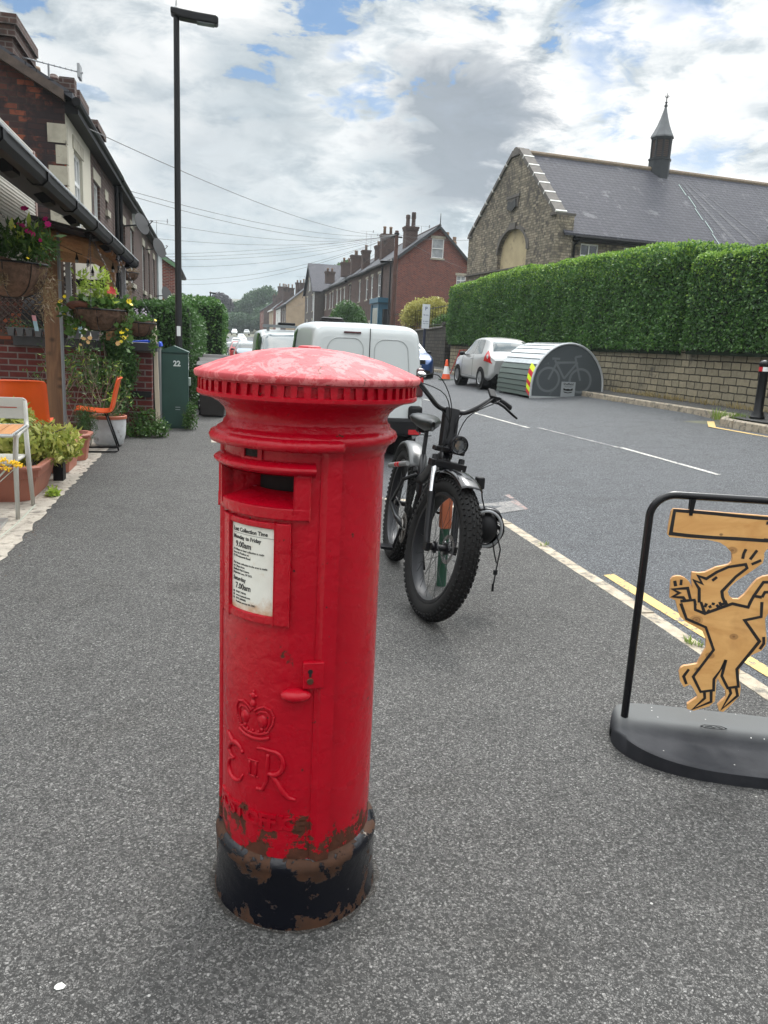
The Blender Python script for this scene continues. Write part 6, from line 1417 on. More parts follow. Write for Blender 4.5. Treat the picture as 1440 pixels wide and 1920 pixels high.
M_wire = mat('black cable', None, (0.09, 0.095, 0.10), 0.6)
for (e, sag, lb) in ends:
    e = Vector(e); q = MB(); pts = []
    for i in range(25):
        t_ = i / 24; p = PT.lerp(e, t_); p.z -= sag * 4 * t_ * (1 - t_); pts.append(p)
    q.tube(pts, 0.008, 4); tag(q.build('overhead_wire', M_wire), lb, 'wire', WG)
SIGN_OUT = [(0.1235,1.004),(0.4787,1.0031),(0.788,1.0035),(0.7925,0.8959),(0.6134,0.8885),(0.5081,0.8834),(0.4904,0.8688),(0.4839,0.8552),(0.4867,0.8359),(0.4843,0.8139),(0.4503,0.78),(0.3979,0.7324),(0.3772,0.7066),(0.3711,0.686),(0.3783,0.6688),(0.3941,0.6569),(0.4171,0.6584),(0.4366,0.6806),(0.4631,0.7294),(0.4762,0.7473),(0.4943,0.76),(0.5173,0.7666),(0.5467,0.7562),(0.5747,0.7281),(0.5766,0.6753),(0.5569,0.6332),(0.5355,0.6153),(0.5262,0.5874),(0.5356,0.541),(0.5457,0.4998),(0.5451,0.4761),(0.5323,0.4531),(0.4955,0.4279),(0.461,0.3814),(0.4633,0.3293),(0.4764,0.2844),(0.4773,0.2504),(0.4478,0.2029),(0.4243,0.1721),(0.4076,0.1728),(0.399,0.1968),(0.4108,0.218),(0.4265,0.2378),(0.4211,0.2653),(0.3974,0.2905),(0.3829,0.3163),(0.3798,0.2976),(0.3828,0.2549),(0.3855,0.214),(0.3663,0.1896),(0.3085,0.1623),(0.2825,0.1662),(0.2797,0.1885),(0.3174,0.2244),(0.2931,0.2624),(0.2801,0.2765),(0.2571,0.2611),(0.24,0.2842),(0.2298,0.3242),(0.2347,0.3436),(0.2455,0.3533),(0.2706,0.3595),(0.296,0.3683),(0.31,0.4106),(0.3208,0.4388),(0.3171,0.4748),(0.2998,0.5093),(0.2733,0.5232),(0.2261,0.5446),(0.2051,0.5629),(0.1906,0.5957),(0.1781,0.6298),(0.1543,0.6374),(0.1518,0.6743),(0.1491,0.7136),(0.1559,0.7255),(0.1692,0.7312),(0.186,0.7317),(0.2032,0.7255),(0.2214,0.7116),(0.2362,0.6862),(0.2277,0.7234),(0.2265,0.7523),(0.2532,0.7515),(0.2769,0.757),(0.3125,0.7803),(0.3588,0.7961),(0.3693,0.8076),(0.3704,0.8231),(0.3641,0.8455),(0.3409,0.8685),(0.3133,0.8835),(0.2655,0.8902),(0.2152,0.888),(0.1234,0.8887),(0.114,0.8989),(0.1138,0.9338),(0.1168,0.9927)]
SIGN_STROKES = [[(0.4801,0.9933),(0.4419,0.9931),(0.3593,0.9945),(0.276,0.9966),(0.1921,0.9978),(0.129,0.9972),(0.1272,0.9549),(0.1251,0.9032),(0.1905,0.9004),(0.2887,0.9008),(0.3719,0.9035),(0.493,0.9051)],[(0.4147,0.8651),(0.409,0.8464),(0.4078,0.825)],[(0.4563,0.8643),(0.4357,0.8246)],[(0.4771,0.8253),(0.4439,0.8056)],[(0.2693,0.6295),(0.2619,0.6866),(0.2376,0.72),(0.2703,0.7092),(0.2508,0.7392),(0.2831,0.7306),(0.3186,0.7617),(0.3601,0.7871),(0.422,0.8035),(0.4296,0.789),(0.3931,0.7503),(0.3487,0.6843),(0.3549,0.66),(0.3662,0.6393)],[(0.3226,0.7421),(0.3065,0.7251)],[(0.2356,0.6355),(0.2178,0.6854),(0.1617,0.6752),(0.1892,0.6623),(0.1656,0.6442),(0.2058,0.6445),(0.216,0.632)],[(0.1964,0.6278),(0.2496,0.6385),(0.2568,0.6157)],[(0.1644,0.7114),(0.171,0.6886)],[(0.1893,0.7185),(0.19,0.6952)],[(0.5173,0.7393),(0.4982,0.7374),(0.4705,0.6777),(0.4587,0.6424)],[(0.4705,0.6777),(0.5017,0.6747)],[(0.5233,0.6984),(0.5096,0.6971),(0.5017,0.6747)],[(0.1995,0.6193),(0.2294,0.5563),(0.3081,0.5284),(0.3504,0.4359),(0.2868,0.3115),(0.3241,0.2489),(0.3736,0.262),(0.3685,0.3103),(0.4032,0.399),(0.3965,0.3275),(0.4265,0.2784),(0.4661,0.2894),(0.4504,0.3631),(0.5188,0.4909),(0.4507,0.5735),(0.5105,0.5946),(0.5043,0.656)],[(0.2519,0.6365),(0.2582,0.5983),(0.2965,0.5858),(0.3948,0.6376),(0.4562,0.629),(0.4632,0.6549)],[(0.2754,0.6329),(0.2965,0.5858)],[(0.3652,0.6479),(0.3742,0.6311)],[(0.3395,0.2476),(0.3441,0.2231),(0.3037,0.1692),(0.3707,0.2106),(0.3648,0.2554)],[(0.4335,0.2777),(0.4418,0.2569),(0.416,0.1832),(0.4689,0.2493),(0.4579,0.2853)],[(0.2663,0.3417),(0.2496,0.3087),(0.2649,0.2762)],[(0.5318,0.5118),(0.5364,0.4838),(0.5248,0.4584)],[(0.2976,0.6292),(0.293,0.6124)],[(0.3094,0.6215),(0.3161,0.6117)],[(0.3053,0.6017),(0.3114,0.5963)],[(0.3239,0.6349),(0.3226,0.6243)],[(0.3357,0.6271),(0.3466,0.6163)],[(0.3461,0.6401),(0.3538,0.623)],[(0.3585,0.6384),(0.3625,0.6284)]]
# ------------------------------------------------------------------ pavement sign
SG = thing('pavement_sign', 'pavement sign with a howling wolf cut from plywood hanging in a black tube frame', 'pavement sign', (1.66, 2.705, 0), math.atan2(-0.359, 0.933))
# local x along the sign, -y towards the camera
q = MB(); rr = 0.095; uL, uR, zt = 0.038, 0.872, 1.058
pts = [(uL, 0, 0.03), (uL, 0, 0.5)] + [(uL + rr - rr * cos(R(a)), 0, zt - rr + rr * sin(R(a))) for a in range(0, 91, 9)] + [(0.45, 0, zt + 0.004)] + [(uR - rr + rr * sin(R(a)), 0, zt - rr + rr * cos(R(a))) for a in range(0, 91, 9)] + [(uR, 0, 0.5), (uR, 0, 0.03)]
q.tube(pts, 0.0155, 14); q.build('frame', mat('black powder coat', None, (0.004, 0.004, 0.005), 0.22, spec=0.4), SG, smooth=True, auto=60)
# rubber base: straight back, rounded front, raised shelf and dished slope
def base_z(n): 
    return 0.098 if n < 0.03 else 0.098 - 0.040 * min(1, (n - 0.03) / 0.06) ** 0.7 if n < 0.09 else 0.058 - 0.012 * sin(min(1, (n - 0.09) / 0.17) * pi)
NBK = -0.165; cxm, hwx = 0.455, 0.468
def plan(u, k):
    """half outline: extent in n for a given u"""
    s = max(0.0, 1 - abs((u - cxm) / hwx) ** 2.6) ** (1 / 2.0); return s
q = MB(); us = [cxm + hwx * sin(a) for a in np.linspace(-pi / 2, pi / 2, 49)]
rows = []
for u in us:
    s = plan(u, 0); nf = 0.03 + 0.255 * s; nb = NBK * (max(0.0, 1 - abs((u - cxm) / hwx) ** 8) ** 0.5); row = []
    ns = [nb + (nf - nb) * t for t in np.linspace(0, 1, 22)]
    row.append((u, -nb, 0.0)); row.append((u, -nb - 0.0, 0.03))
    for i, n_ in enumerate(ns):
        t = (n_ - 0.03) / max(0.001, nf - 0.03) if n_ > 0.03 else 0
        z = 0.100 if n_ <= 0.015 else 0.100 - 0.045 * min(1, (n_ - 0.015) / 0.05) * s if n_ < 0.065 else 0.100 - (0.045 + 0.008 * sin(t * pi)) * s
        endf = min(1.0, max(0.0, (hwx - abs(u - cxm)) / 0.03)) ** 0.5
        z = 0.045 + (z - 0.045) * endf * 1.0
        if i in (0, len(ns) - 1): z -= 0.008
        row.append((u, -n_, z))
    row.append((u, -nf, 0.0)); rows.append(row)
m_ = len(rows[0]); q.add([p for r in rows for p in r], [(i * m_ + j, i * m_ + j + 1, (i + 1) * m_ + j + 1, (i + 1) * m_ + j) for i in range(len(rows) - 1) for j in range(m_ - 1)])
def rubfn(g, b):
    v = g.coord(); n = g.noise(v, 7, 6, 0.65); z = g.sep(v)[2]
    up = g.node('ShaderNodeMapRange', {0: z, 1: 0.045, 2: 0.098, 3: 0.0, 4: 1.0}).outputs[0]
    c = g.mix(g.ramp(n, [(0.3, 0.0), (0.7, 1.0)]), (0.012, 0.013, 0.016), (0.030, 0.031, 0.035)); c = g.mix(g.math('MULTIPLY', g.math('POWER', up, 3.0), 0.8), c, (0.12, 0.123, 0.122))  # paler towards the raised shelf
    sp = g.voro(v, 34); m = g.math('MULTIPLY', g.math('LESS_THAN', sp, 0.10), g.math('GREATER_THAN', g.sep(g.voro(v, 34, out='Color'))[1], 0.80)); c = g.mix(m, c, (0.45, 0.44, 0.42))
    g.put(b.inputs['Base Color'], c); b.inputs['Roughness'].default_value = 0.7; b.inputs['Specular IOR Level'].default_value = 0.15; g.put(b.inputs['Normal'], g.bump(g.noise(v, 260, 3), 0.35, 0.002))
base_o = q.build('base', mat('black rubber pale on top', rubfn), SG, smooth=True, auto=50)
q = MB(); hx_ = [(0.342, 0.088), (0.360, 0.074), (0.425, 0.070), (0.447, 0.086), (0.425, 0.098), (0.36, 0.100)]
q.tube([(x, -(y - 0.075), 0.1005) for (x, y) in hx_], 0.0016, 4, closed=True); q.tube([(0.36, -0.012, .1005), (0.385, -0.006, .1005), (0.395, -0.016, .1005), (0.405, -0.004, .1005), (0.43, -0.012, .1005)], 0.0014, 4); q.build('maker_mark', M_plast, base_o)
# plywood figure with thickness
bm = bmesh.new(); vs = [bm.verts.new((u, -0.0075, z)) for (u, z) in SIGN_OUT]; f = bm.faces.new(vs); bm.normal_update(); bmesh.ops.triangulate(bm, faces=[f]); 
tri = [tuple(v.co) for v in bm.verts]; tf = [tuple(v.index for v in f.verts) for f in bm.faces] if False else None
bm.verts.index_update(); tf = [tuple(v.index for v in f.verts) for f in bm.faces]; bm.free(); n = len(SIGN_OUT)
q = MB(); q.add([(u, -0.0075, z) for (u, z) in SIGN_OUT] + [(u, 0.0075, z) for (u, z) in SIGN_OUT], tf + [tuple(i + n for i in t[::-1]) for t in tf]); q.cur = 1
q.add([(u, -0.0075, z) for (u, z) in SIGN_OUT] + [(u, 0.0075, z) for (u, z) in SIGN_OUT], [(i, n + i, n + (i + 1) % n, (i + 1) % n) for i in range(n)])
def plyfn(g, b):
    v = g.coord(); x, y, z = g.sep(v); p = g.comb(g.math('MULTIPLY', x, 3.5), 0.0, g.math('MULTIPLY', z, 10))
    n = g.noise(p, 1.0, 7, 0.6, 1.4); n2 = g.noise(v, 5.0, 4, 0.6)
    c = g.mix(g.ramp(n, [(0.3, 0.0), (0.7, 1.0)]), (0.56, 0.28, 0.085), (0.74, 0.43, 0.16)); c = g.mix(g.ramp(n2, [(0.55, 0.0), (0.75, 0.5)]), c, (0.34, 0.15, 0.045))
    for (kx, kz, kr) in ((0.268, 0.555, 0.020), (0.365, 0.855, 0.016), (0.42, 0.50, 0.014), (0.315, 0.915, 0.006), (0.30, 0.345, 0.010), (0.34, 0.41, 0.014)):
        d = g.vmath('LENGTH', g.comb(g.math('MULTIPLY', g.math('SUBTRACT', x, kx), 0.75), 0.0, g.math('SUBTRACT', z, kz))); d = g.math('ADD', d, g.math('MULTIPLY', g.math('SUBTRACT', n2, 0.5), 0.006))
        rg_ = g.math('SINE', g.math('MULTIPLY', d, 700)); k = g.ramp(g.math('DIVIDE', d, kr), [(0.45, 0.85), (1.0, 0.3), (1.4 if False else 1.0, 0.0)])
        c = g.mix(g.math('MULTIPLY', k, g.math('ADD', 0.75, g.math('MULTIPLY', rg_, 0.2))), c, (0.13, 0.055, 0.022))
    g.put(b.inputs['Base Color'], c); b.inputs['Roughness'].default_value = 0.45
fig = q.build('wooden_figure', [mat('varnished plywood', plyfn), mat('plywood edge', None, (0.45, 0.24, 0.10), 0.6, var=0.3, vscale=30)], SG)
q = MB()
for s_ in SIGN_STROKES:
    s_ = [Vector((a, b)) for a, b in s_ if a < 0.80]
    if len(s_) < 2: continue
    big = len(s_) > 10 and s_[0].y > 0.9; w = 0.0066 if big else 0.0056
    L_ = []; R_ = []
    for i, p in enumerate(s_):
        d0 = (s_[i] - s_[i - 1]).normalized() if i else (s_[1] - s_[0]).normalized(); d1 = (s_[i + 1] - s_[i]).normalized() if i < len(s_) - 1 else d0
        t_ = (d0 + d1); t_ = t_.normalized() if t_.length > 0.3 else d1; nn = Vector((-t_.y, t_.x)); k_ = min(1.8, 1 / max(0.4, nn.dot(Vector((-d1.y, d1.x))))); ww = w * k_ * random.uniform(0.9, 1.15)
        L_.append(p + nn * ww); R_.append(p - nn * ww)
    m2 = len(s_); yy = -0.0082 - random.random() * 0.0008
    q.add([(p.x, yy, p.y) for p in L_] + [(p.x, yy, p.y) for p in R_], [(i, i + 1, m2 + i + 1, m2 + i) for i in range(m2 - 1)])
a_ = [(0.478, 0.976), (0.60, 0.976), (0.772, 0.975), (0.772, 0.910), (0.60, 0.908), (0.478, 0.908)]
for (p0, p1) in zip(a_[:-1], a_[1:]):
    p0 = Vector(p0); p1 = Vector(p1); d = (p1 - p0).normalized(); nn = Vector((-d.y, d.x)) * 0.0066; p0 -= d * 0.004; p1 += d * 0.004
    q.add([(p.x, -0.0092 , p.y) for p in (p0 + nn, p1 + nn, p1 - nn, p0 - nn)], [(0, 1, 2, 3)])
q.build('painted_outline', mat('black sign paint', None, (0.012, 0.010, 0.010), 0.5), fig)
for u in (0.192, 0.70):
    q = MB(); q.prism([(u - 0.010, 1.046), (u + 0.012, 1.046), (u + 0.006, 0.990), (u - 0.008, 0.990)], -0.011, -0.006, 'y'); q.prism([(u - 0.010, 1.046), (u + 0.012, 1.046), (u + 0.006, 0.990), (u - 0.008, 0.990)], 0.008, 0.012, 'y'); q.box(u - 0.007, u + 0.006, -0.011, 0.012, 0.982, 0.990); q.build('hanging_strap', M_blackp, SG)

# ------------------------------------------------------------------ fat tyre bicycle
BK = thing('bicycle', 'black fat tyre electric bicycle with round headlight leaning on its stand on the pavement', 'bicycle', (1.325, 5.47, 0.0), rot=(R(-7.5), 0, R(-93.8)))
WR, TW, WB = 0.432, 0.056, 1.27
M_frame = mat('satin black frame', None, (0.0045, 0.0045, 0.006), 0.30, spec=0.3)
M_chrome = mat('chrome', None, (0.75, 0.76, 0.78), 0.12, 1.0)
M_dkalloy = mat('dark rim alloy', None, (0.022, 0.023, 0.026), 0.4, 0.5)
def tyrefn(g, b):
    v = g.coord(); c = g.mix(g.noise(v, 12, 5), (0.004, 0.004, 0.0045), (0.016, 0.0155, 0.015)); g.put(b.inputs['Base Color'], c); b.inputs['Roughness'].default_value = 0.8; b.inputs['Specular IOR Level'].default_value = 0.2; g.put(b.inputs['Normal'], g.bump(g.noise(v, 90, 3), 0.2, 0.003))
M_fat = mat('dusty tyre rubber', tyrefn)
def torus(mb, Rm, r0, M, nu=64, nv=14, a0=0, a1=2 * pi, rz=None):
    vs = []; 
    for i in range(nu):
        t = a0 + (a1 - a0) * i / nu
        for j in range(nv):
            p = 2 * pi * j / nv; rr_ = Rm + r0 * cos(p); vs.append((rr_ * cos(t), (rz or r0) * sin(p), rr_ * sin(t)))
    mb.add(vs, [(i * nv + j, ((i + 1) % nu) * nv + j, ((i + 1) % nu) * nv + (j + 1) % nv, i * nv + (j + 1) % nv) for i in range(nu) for j in range(nv)], M)
def fatwheel(parent, M, disc_side=1):
    w = thing('wheel', None, None); w.parent = parent; q = MB(); torus(q, WR - TW - 0.004, TW, M, 72, 16)
    nk = 66
    for i in range(nk):                       # tread blocks
        t = 2 * pi * i / nk
        for row, (ang, wd) in enumerate(((-62, 0.020), (-34, 0.018), (-11, 0.016), (11, 0.016), (34, 0.018), (62, 0.020))):
            tt = t + (pi / nk if row % 2 else 0); p = R(ang); rr_ = WR - TW - 0.004 + TW * cos(p); yy = TW * sin(p)
            c = Vector((rr_ * cos(tt), yy, rr_ * sin(tt))); er = Vector((cos(p) * cos(tt), sin(p), cos(p) * sin(tt))); et = Vector((-sin(tt), 0, cos(tt))); es = er.cross(et)
            hw, hl, hh = wd * 0.42, 0.0105, 0.0075; vs = []
            for k_ in (-0.004, hh):
                for (a, b) in ((-1, -1), (1, -1), (1, 1), (-1, 1)): vs.append(c + er * k_ + es * a * hw * (0.85 if k_ > 0 else 1) + et * b * hl * (0.85 if k_ > 0 else 1) + et * (0.006 if abs(ang) == 34 else 0))
            q.add(vs, [(4, 5, 6, 7), (0, 1, 5, 4), (1, 2, 6, 5), (2, 3, 7, 6), (3, 0, 4, 7)], M)
    q.build('tyre', M_fat, w, smooth=True, auto=40)
    q = MB(); r1 = WR - 2 * TW + 0.004
    Mr = M @ Matrix.Rotation(R(90), 4, 'X'); q.lathe([(r1 + 0.006, -0.042), (r1 - 0.012, -0.040), (r1 - 0.018, -0.02), (r1 - 0.018, 0.02), (r1 - 0.012, 0.040), (r1 + 0.006, 0.042)], 64, Mr, cap=False); q.build('rim', M_dkalloy, w, smooth=True, auto=40)
    q = MB(); q.lathe([(0.0, -0.06), (0.022, -0.06), (0.022, -0.045), (0.036, -0.04), (0.036, -0.034), (0.02, -0.03), (0.02, 0.03), (0.036, 0.034), (0.036, 0.04), (0.022, 0.045), (0.022, 0.06), (0, 0.06)], 18, Mr); q.build('hub', M_frame, w, smooth=True, auto=40)
    q = MB()
    for i in range(32):
        s_ = 1 if i % 2 else -1; a = 2 * pi * i / 32; a2 = a + R(46) * (1 if (i // 2) % 2 else -1)
        q.tube([M @ Vector((0.035 * cos(a2), s_ * 0.037, 0.035 * sin(a2))), M @ Vector(((r1 - 0.014) * cos(a), s_ * 0.006, (r1 - 0.014) * sin(a)))], 0.0013, 4, cap=False)
    q.build('spokes', M_chrome if False else mat('black spokes', None, (0.03, 0.03, 0.032), 0.3, 0.6), w)
    q = MB(); Md = M @ Matrix.Translation((0, 0.047 * disc_side, 0)); 
    vs = [];  n_ = 40
    for rr_ in (0.062, 0.088):
        for k in range(n_): vs.append((rr_ * cos(2 * pi * k / n_), 0, rr_ * sin(2 * pi * k / n_)))
    q.add(vs, [(k, (k + 1) % n_, n_ + (k + 1) % n_, n_ + k) for k in range(n_)], Md)
    for k in range(6): a = 2 * pi * k / 6; q.tube([Md @ Vector((0.02 * cos(a), 0, 0.02 * sin(a))), Md @ Vector((0.065 * cos(a + .5), 0, 0.065 * sin(a + .5)))], 0.004, 4)
    q.build('brake_disc', mat('brushed steel', None, (0.35, 0.35, 0.36), 0.35, 0.9), w)
    return w
I4 = Matrix.Identity(4)
fatwheel(BK, Matrix.Translation((0, 0, WR)), 1)
ax_ = Vector((-0.34, 0, 0.94)).normalized(); pv = Vector((1.06, 0, 0.88))
MF = Matrix.Translation(pv) @ Matrix.Rotation(R(10.5), 4, ax_) @ Matrix.Translation(-pv)
fatwheel(BK, MF @ Matrix.Translation((WB, 0, WR)), 1)
def T(mb, pts, r, n=8, M=None): mb.tube([Vector(p) for p in pts], r, n, True, M)
q = MB()
T(q, [(1.045, 0, 0.83), (0.995, 0, 0.985)], 0.033, 14)
T(q, [(1.03, 0, 0.86), (0.80, 0, 0.63), (0.56, 0, 0.37)], [0.048, 0.058, 0.055], 12)
T(q, [(1.01, 0, 0.95), (0.85, 0, 0.88), (0.60, 0, 0.74), (0.44, 0, 0.69)], [0.042, 0.046, 0.038, 0.034], 12)
T(q, [(0.40, 0, 0.86), (0.44, 0, 0.72), (0.52, 0, 0.36)], [0.022, 0.024, 0.026], 12)
for s_ in (-1, 1):
    T(q, [(0.50, 0.05 * s_, 0.36), (0.30, 0.085 * s_, 0.38), (0.0, 0.085 * s_, WR)], [0.024, 0.021, 0.018])
    T(q, [(0.42, 0.03 * s_, 0.72), (0.30, 0.085 * s_, 0.66), (0.0, 0.085 * s_, WR)], [0.014, 0.013, 0.012])
q.ball((0.53, 0, 0.36), (0.055, 0.05, 0.055), 14, 10); fr_ = q.build('frame', M_frame, BK, smooth=True)
vs, fs = textmesh('Mateg', 0.050, 0.0006, 0.001, 'CENTER'); q = MB(); Mx = Matrix.Translation((0.475, -0.0245, 0.56)) @ Matrix.Rotation(R(-77), 4, 'Y') @ Matrix.Rotation(R(90), 4, 'X'); q.add(vs, fs, Mx @ Matrix.Translation((0, -0.015, 0.001))); q.build('frame_lettering', M_upvc, fr_)
q = MB(); q.box(0.60, 0.86, -0.036, 0.036, -0.028, 0.028, Matrix.Translation((0.0, 0, 0.0)) @ Matrix.Translation((0.22, 0, 0.005)) @ Matrix.Identity(4)) if False else None
q = MB(); T(q, [(0.66, -0.0, 0.54), (0.92, 0.0, 0.79)], 0.042, 6); q.build('battery', M_plast, BK, bevel=0.005)
# suspension fork
q = MB(); f_lo = MB()
for s_ in (-1, 1):
    T(q, [(1.085, 0.088 * s_, 0.895), (1.155, 0.088 * s_, 0.70)], 0.0165, 12, MF)
    T(f_lo, [(1.150, 0.088 * s_, 0.735), (1.225, 0.088 * s_, 0.52), (WB, 0.088 * s_, WR)], [0.023, 0.021, 0.017], 12, MF)
    f_lo.cbox((WB, 0.088 * s_, WR), (0.045, 0.028, 0.05), MF)
T(f_lo, [(1.185, -0.088, 0.70), (1.205, -0.06, 0.76), (1.215, 0, 0.775), (1.205, 0.06, 0.76), (1.185, 0.088, 0.70)], 0.013, 8, MF) if False else None
q.build('fork_stanchions', M_chrome, BK, smooth=True, auto=50); f_lo.build('fork_lowers', M_frame, BK, smooth=True, auto=50)
q = MB(); q.cbox((1.075, 0, 0.90), (0.06, 0.235, 0.045), MF); q.cbox((1.04, 0, 0.985), (0.055, 0.20, 0.03), MF)
T(q, [(1.065, 0.088, 0.95), (1.08, 0.088, 0.9)], 0.02, 10, MF); T(q, [(1.065, -0.088, 0.95), (1.08, -0.088, 0.9)], 0.02, 10, MF); q.build('fork_crown', M_frame, BK, bevel=0.006)
q = MB(); q.cbox((0.965, 0, 1.115), (0.06, 0.094, 0.235), MF @ Matrix.Translation((0.965, 0, 1.11)) @ Matrix.Rotation(R(-18), 4, 'Y') @ Matrix.Translation((-0.965, 0, -1.11))); T(q, [(1.02, 0, 0.97), (0.985, 0, 1.06)], 0.024, 10, MF)
q.build('stem', M_frame, BK, bevel=0.006)
q = MB(); bar_ = [(0.86, -0.405, 1.325), (0.885, -0.33, 1.345), (0.915, -0.25, 1.335), (0.935, -0.17, 1.275), (0.935, -0.09, 1.222), (0.935, 0.0, 1.215), (0.935, 0.09, 1.222), (0.935, 0.17, 1.275), (0.915, 0.25, 1.335), (0.885, 0.33, 1.345), (0.86, 0.405, 1.325)]
P_ = [np.array(p) for p in bar_]; T(q, [tuple(catmull(P_, t)) for t in np.linspace(0, 10, 50)], 0.0155, 10, MF); q.build('handlebar', M_frame, BK, smooth=True, auto=60)
for s_ in (-1, 1):
    q = MB(); T(q, [(0.892, 0.31 * s_, 1.345), (0.84, 0.43 * s_, 1.315)], 0.0205, 12, MF); q.build('grip', M_black, BK, smooth=True, auto=60)
    q = MB(); q.cbox((0.905, 0.285 * s_, 1.34), (0.05, 0.05, 0.045), MF); T(q, [(0.92, 0.28 * s_, 1.335), (0.95, 0.33 * s_, 1.315), (0.935, 0.42 * s_, 1.275), (0.925, 0.455 * s_, 1.262)], [0.011, 0.009, 0.008, 0.007], 8, MF); q.build('brake_lever', M_frame, BK, smooth=True, auto=50)
q = MB(); q.cbox((0.90, 0.255, 1.375), (0.075, 0.045, 0.018), MF @ Matrix.Translation((.9, .255, 1.375)) @ Matrix.Rotation(R(35), 4, 'Y') @ Matrix.Translation((-.9, -.255, -1.375))); q.build('display', M_plast, BK, bevel=0.004)
q = MB(); q.ball((0.905, -0.235, 1.385), (0.032, 0.030, 0.018), 16, 8, MF); q.build('bell', M_chrome, BK, smooth=True)
q = MB()
for (a, b, c_, d) in (((0.94, 0.29, 1.34), (1.10, 0.20, 1.33), (1.05, 0.06, 1.20), (1.03, 0.03, 1.00)), ((0.94, -0.29, 1.34), (1.12, -0.22, 1.40), (1.06, -0.06, 1.24), (1.03, -0.03, 1.00)), ((0.94, -0.27, 1.33), (1.03, -0.12, 1.22), (1.02, -0.02, 1.12), (1.02, -0.04, 0.98)), ((0.93, 0.26, 1.35), (1.05, 0.12, 1.27), (1.00, 0.03, 1.18), (1.02, 0.04, 0.95)), ((0.94, -0.28, 1.34), (1.16, -0.16, 1.30), (1.10, -0.06, 1.10), (1.12, -0.10, 0.90))):
    pp = [np.array(x) for x in (a, b, c_, d)]; T(q, [tuple(catmull(pp, t)) for t in np.linspace(0, 3, 16)], 0.0032, 5, MF)
pp = [np.array(x) for x in ((1.12, -0.10, 0.90), (1.16, -0.115, 0.72), (1.00, -0.10, 0.60), (0.80, -0.09, 0.42))]; T(q, [tuple(catmull(pp, t)) for t in np.linspace(0, 3, 16)], 0.003, 5)
q.build('cables', M_black, BK)
q = MB(); Mh = MF @ Matrix.Translation((1.13, 0.012, 1.035)) @ Matrix.Rotation(R(90), 4, 'Y'); q.lathe([(0.0, -0.055), (0.035, -0.05), (0.052, -0.02), (0.056, 0.012), (0.056, 0.020), (0.050, 0.022), (0.048, 0.010)], 28, Mh, cap=False); q.tube([MF @ Vector((1.06, 0, 0.97)), MF @ Vector((1.10, 0.01, 1.0))], 0.012, 6)
hl = q.build('headlight', M_frame, BK, smooth=True, auto=40)
q = MB(); q.lathe([(0.048, 0.012), (0.03, 0.008), (0.028, 0.014), (0.0, 0.016)], 28, Mh, cap=False); q.build('lens', mat('headlamp lens', None, (0.10, 0.105, 0.11), 0.08, 0.5, coat=1.0), hl, smooth=True, auto=30)
q = MB()
for k in range(6): a = 2 * pi * k / 6; q.tube([Mh @ Vector((0.028 * cos(a), 0.028 * sin(a), 0.018)), Mh @ Vector((0.05 * cos(a), 0.05 * sin(a), 0.018))], 0.0022, 4)
q.tube([Mh @ Vector((0.038 * cos(t), 0.038 * sin(t), 0.016)) for t in np.linspace(0, 2 * pi, 25)[:-1]], 0.002, 4, closed=True); q.build('lens_ring', M_frame, hl)
def guard(name, M, a0, a1, Rm, w_, m):
    q = MB(); vs = []; n_ = 26; prof_ = [(-w_, -0.022), (-w_ * 0.93, -0.006), (-w_ * 0.55, 0.004), (0, 0.007), (w_ * 0.55, 0.004), (w_ * 0.93, -0.006), (w_, -0.022)]
    for i in range(n_):
        t = R(a0 + (a1 - a0) * i / (n_ - 1))
        for (yy, dr) in prof_: vs.append(((Rm + dr) * cos(t), yy, (Rm + dr) * sin(t)))
    q.add(vs, [(i * 7 + j, (i + 1) * 7 + j, (i + 1) * 7 + j + 1, i * 7 + j + 1) for i in range(n_ - 1) for j in range(6)], M); o = q.build(name, m, BK, smooth=True); md = o.modifiers.new('thick', 'SOLIDIFY'); md.thickness = 0.003; return o
guard('front_mudguard', MF @ Matrix.Translation((WB, 0, WR)), 62, 128, WR + 0.028, 0.066, mat('gloss black mudguard', None, (0.005, 0.005, 0.006), 0.14, spec=0.5))
guard('rear_mudguard', Matrix.Translation((0, 0, WR)), 45, 150, WR + 0.03, 0.066, mat('pale mudguard', None, (0.04, 0.043, 0.044), 0.3))
q = MB()
sp_ = [np.array(p) for p in ((-0.13, 0.0, 0.0), (-0.10, 0.075, 0.004), (0.0, 0.062, -0.002), (0.08, 0.030, -0.004), (0.15, 0.0, -0.006))]
sad = MB(); Ms_ = Matrix.Translation((0.34, 0, 1.085)) @ Matrix.Diagonal((1.2, 1.25, 1.2, 1)); vs = []
for (x, w_, z) in ((-0.135, 0.02, -0.006), (-0.125, 0.065, 0.0), (-0.09, 0.092, 0.010), (-0.04, 0.085, 0.004), (0.02, 0.055, -0.004), (0.08, 0.034, -0.002), (0.13, 0.026, 0.0), (0.15, 0.012, -0.006)):
    for k in range(12): t = 2 * pi * k / 12; vs.append((x, w_ * cos(t), z + (0.030 if sin(t) > 0 else 0.050) * sin(t) * (0.6 + 0.4 * min(1, w_ / 0.05))))
sad.add(vs, [(i * 12 + k, (i + 1) * 12 + k, (i + 1) * 12 + (k + 1) % 12, i * 12 + (k + 1) % 12) for i in range(7) for k in range(12)] + [tuple(range(12)), tuple(range(84, 96))], Ms_)
so_ = sad.build('saddle', mat('black saddle cover', None, (0.010, 0.012, 0.012), 0.30, spec=0.35), BK, smooth=True)
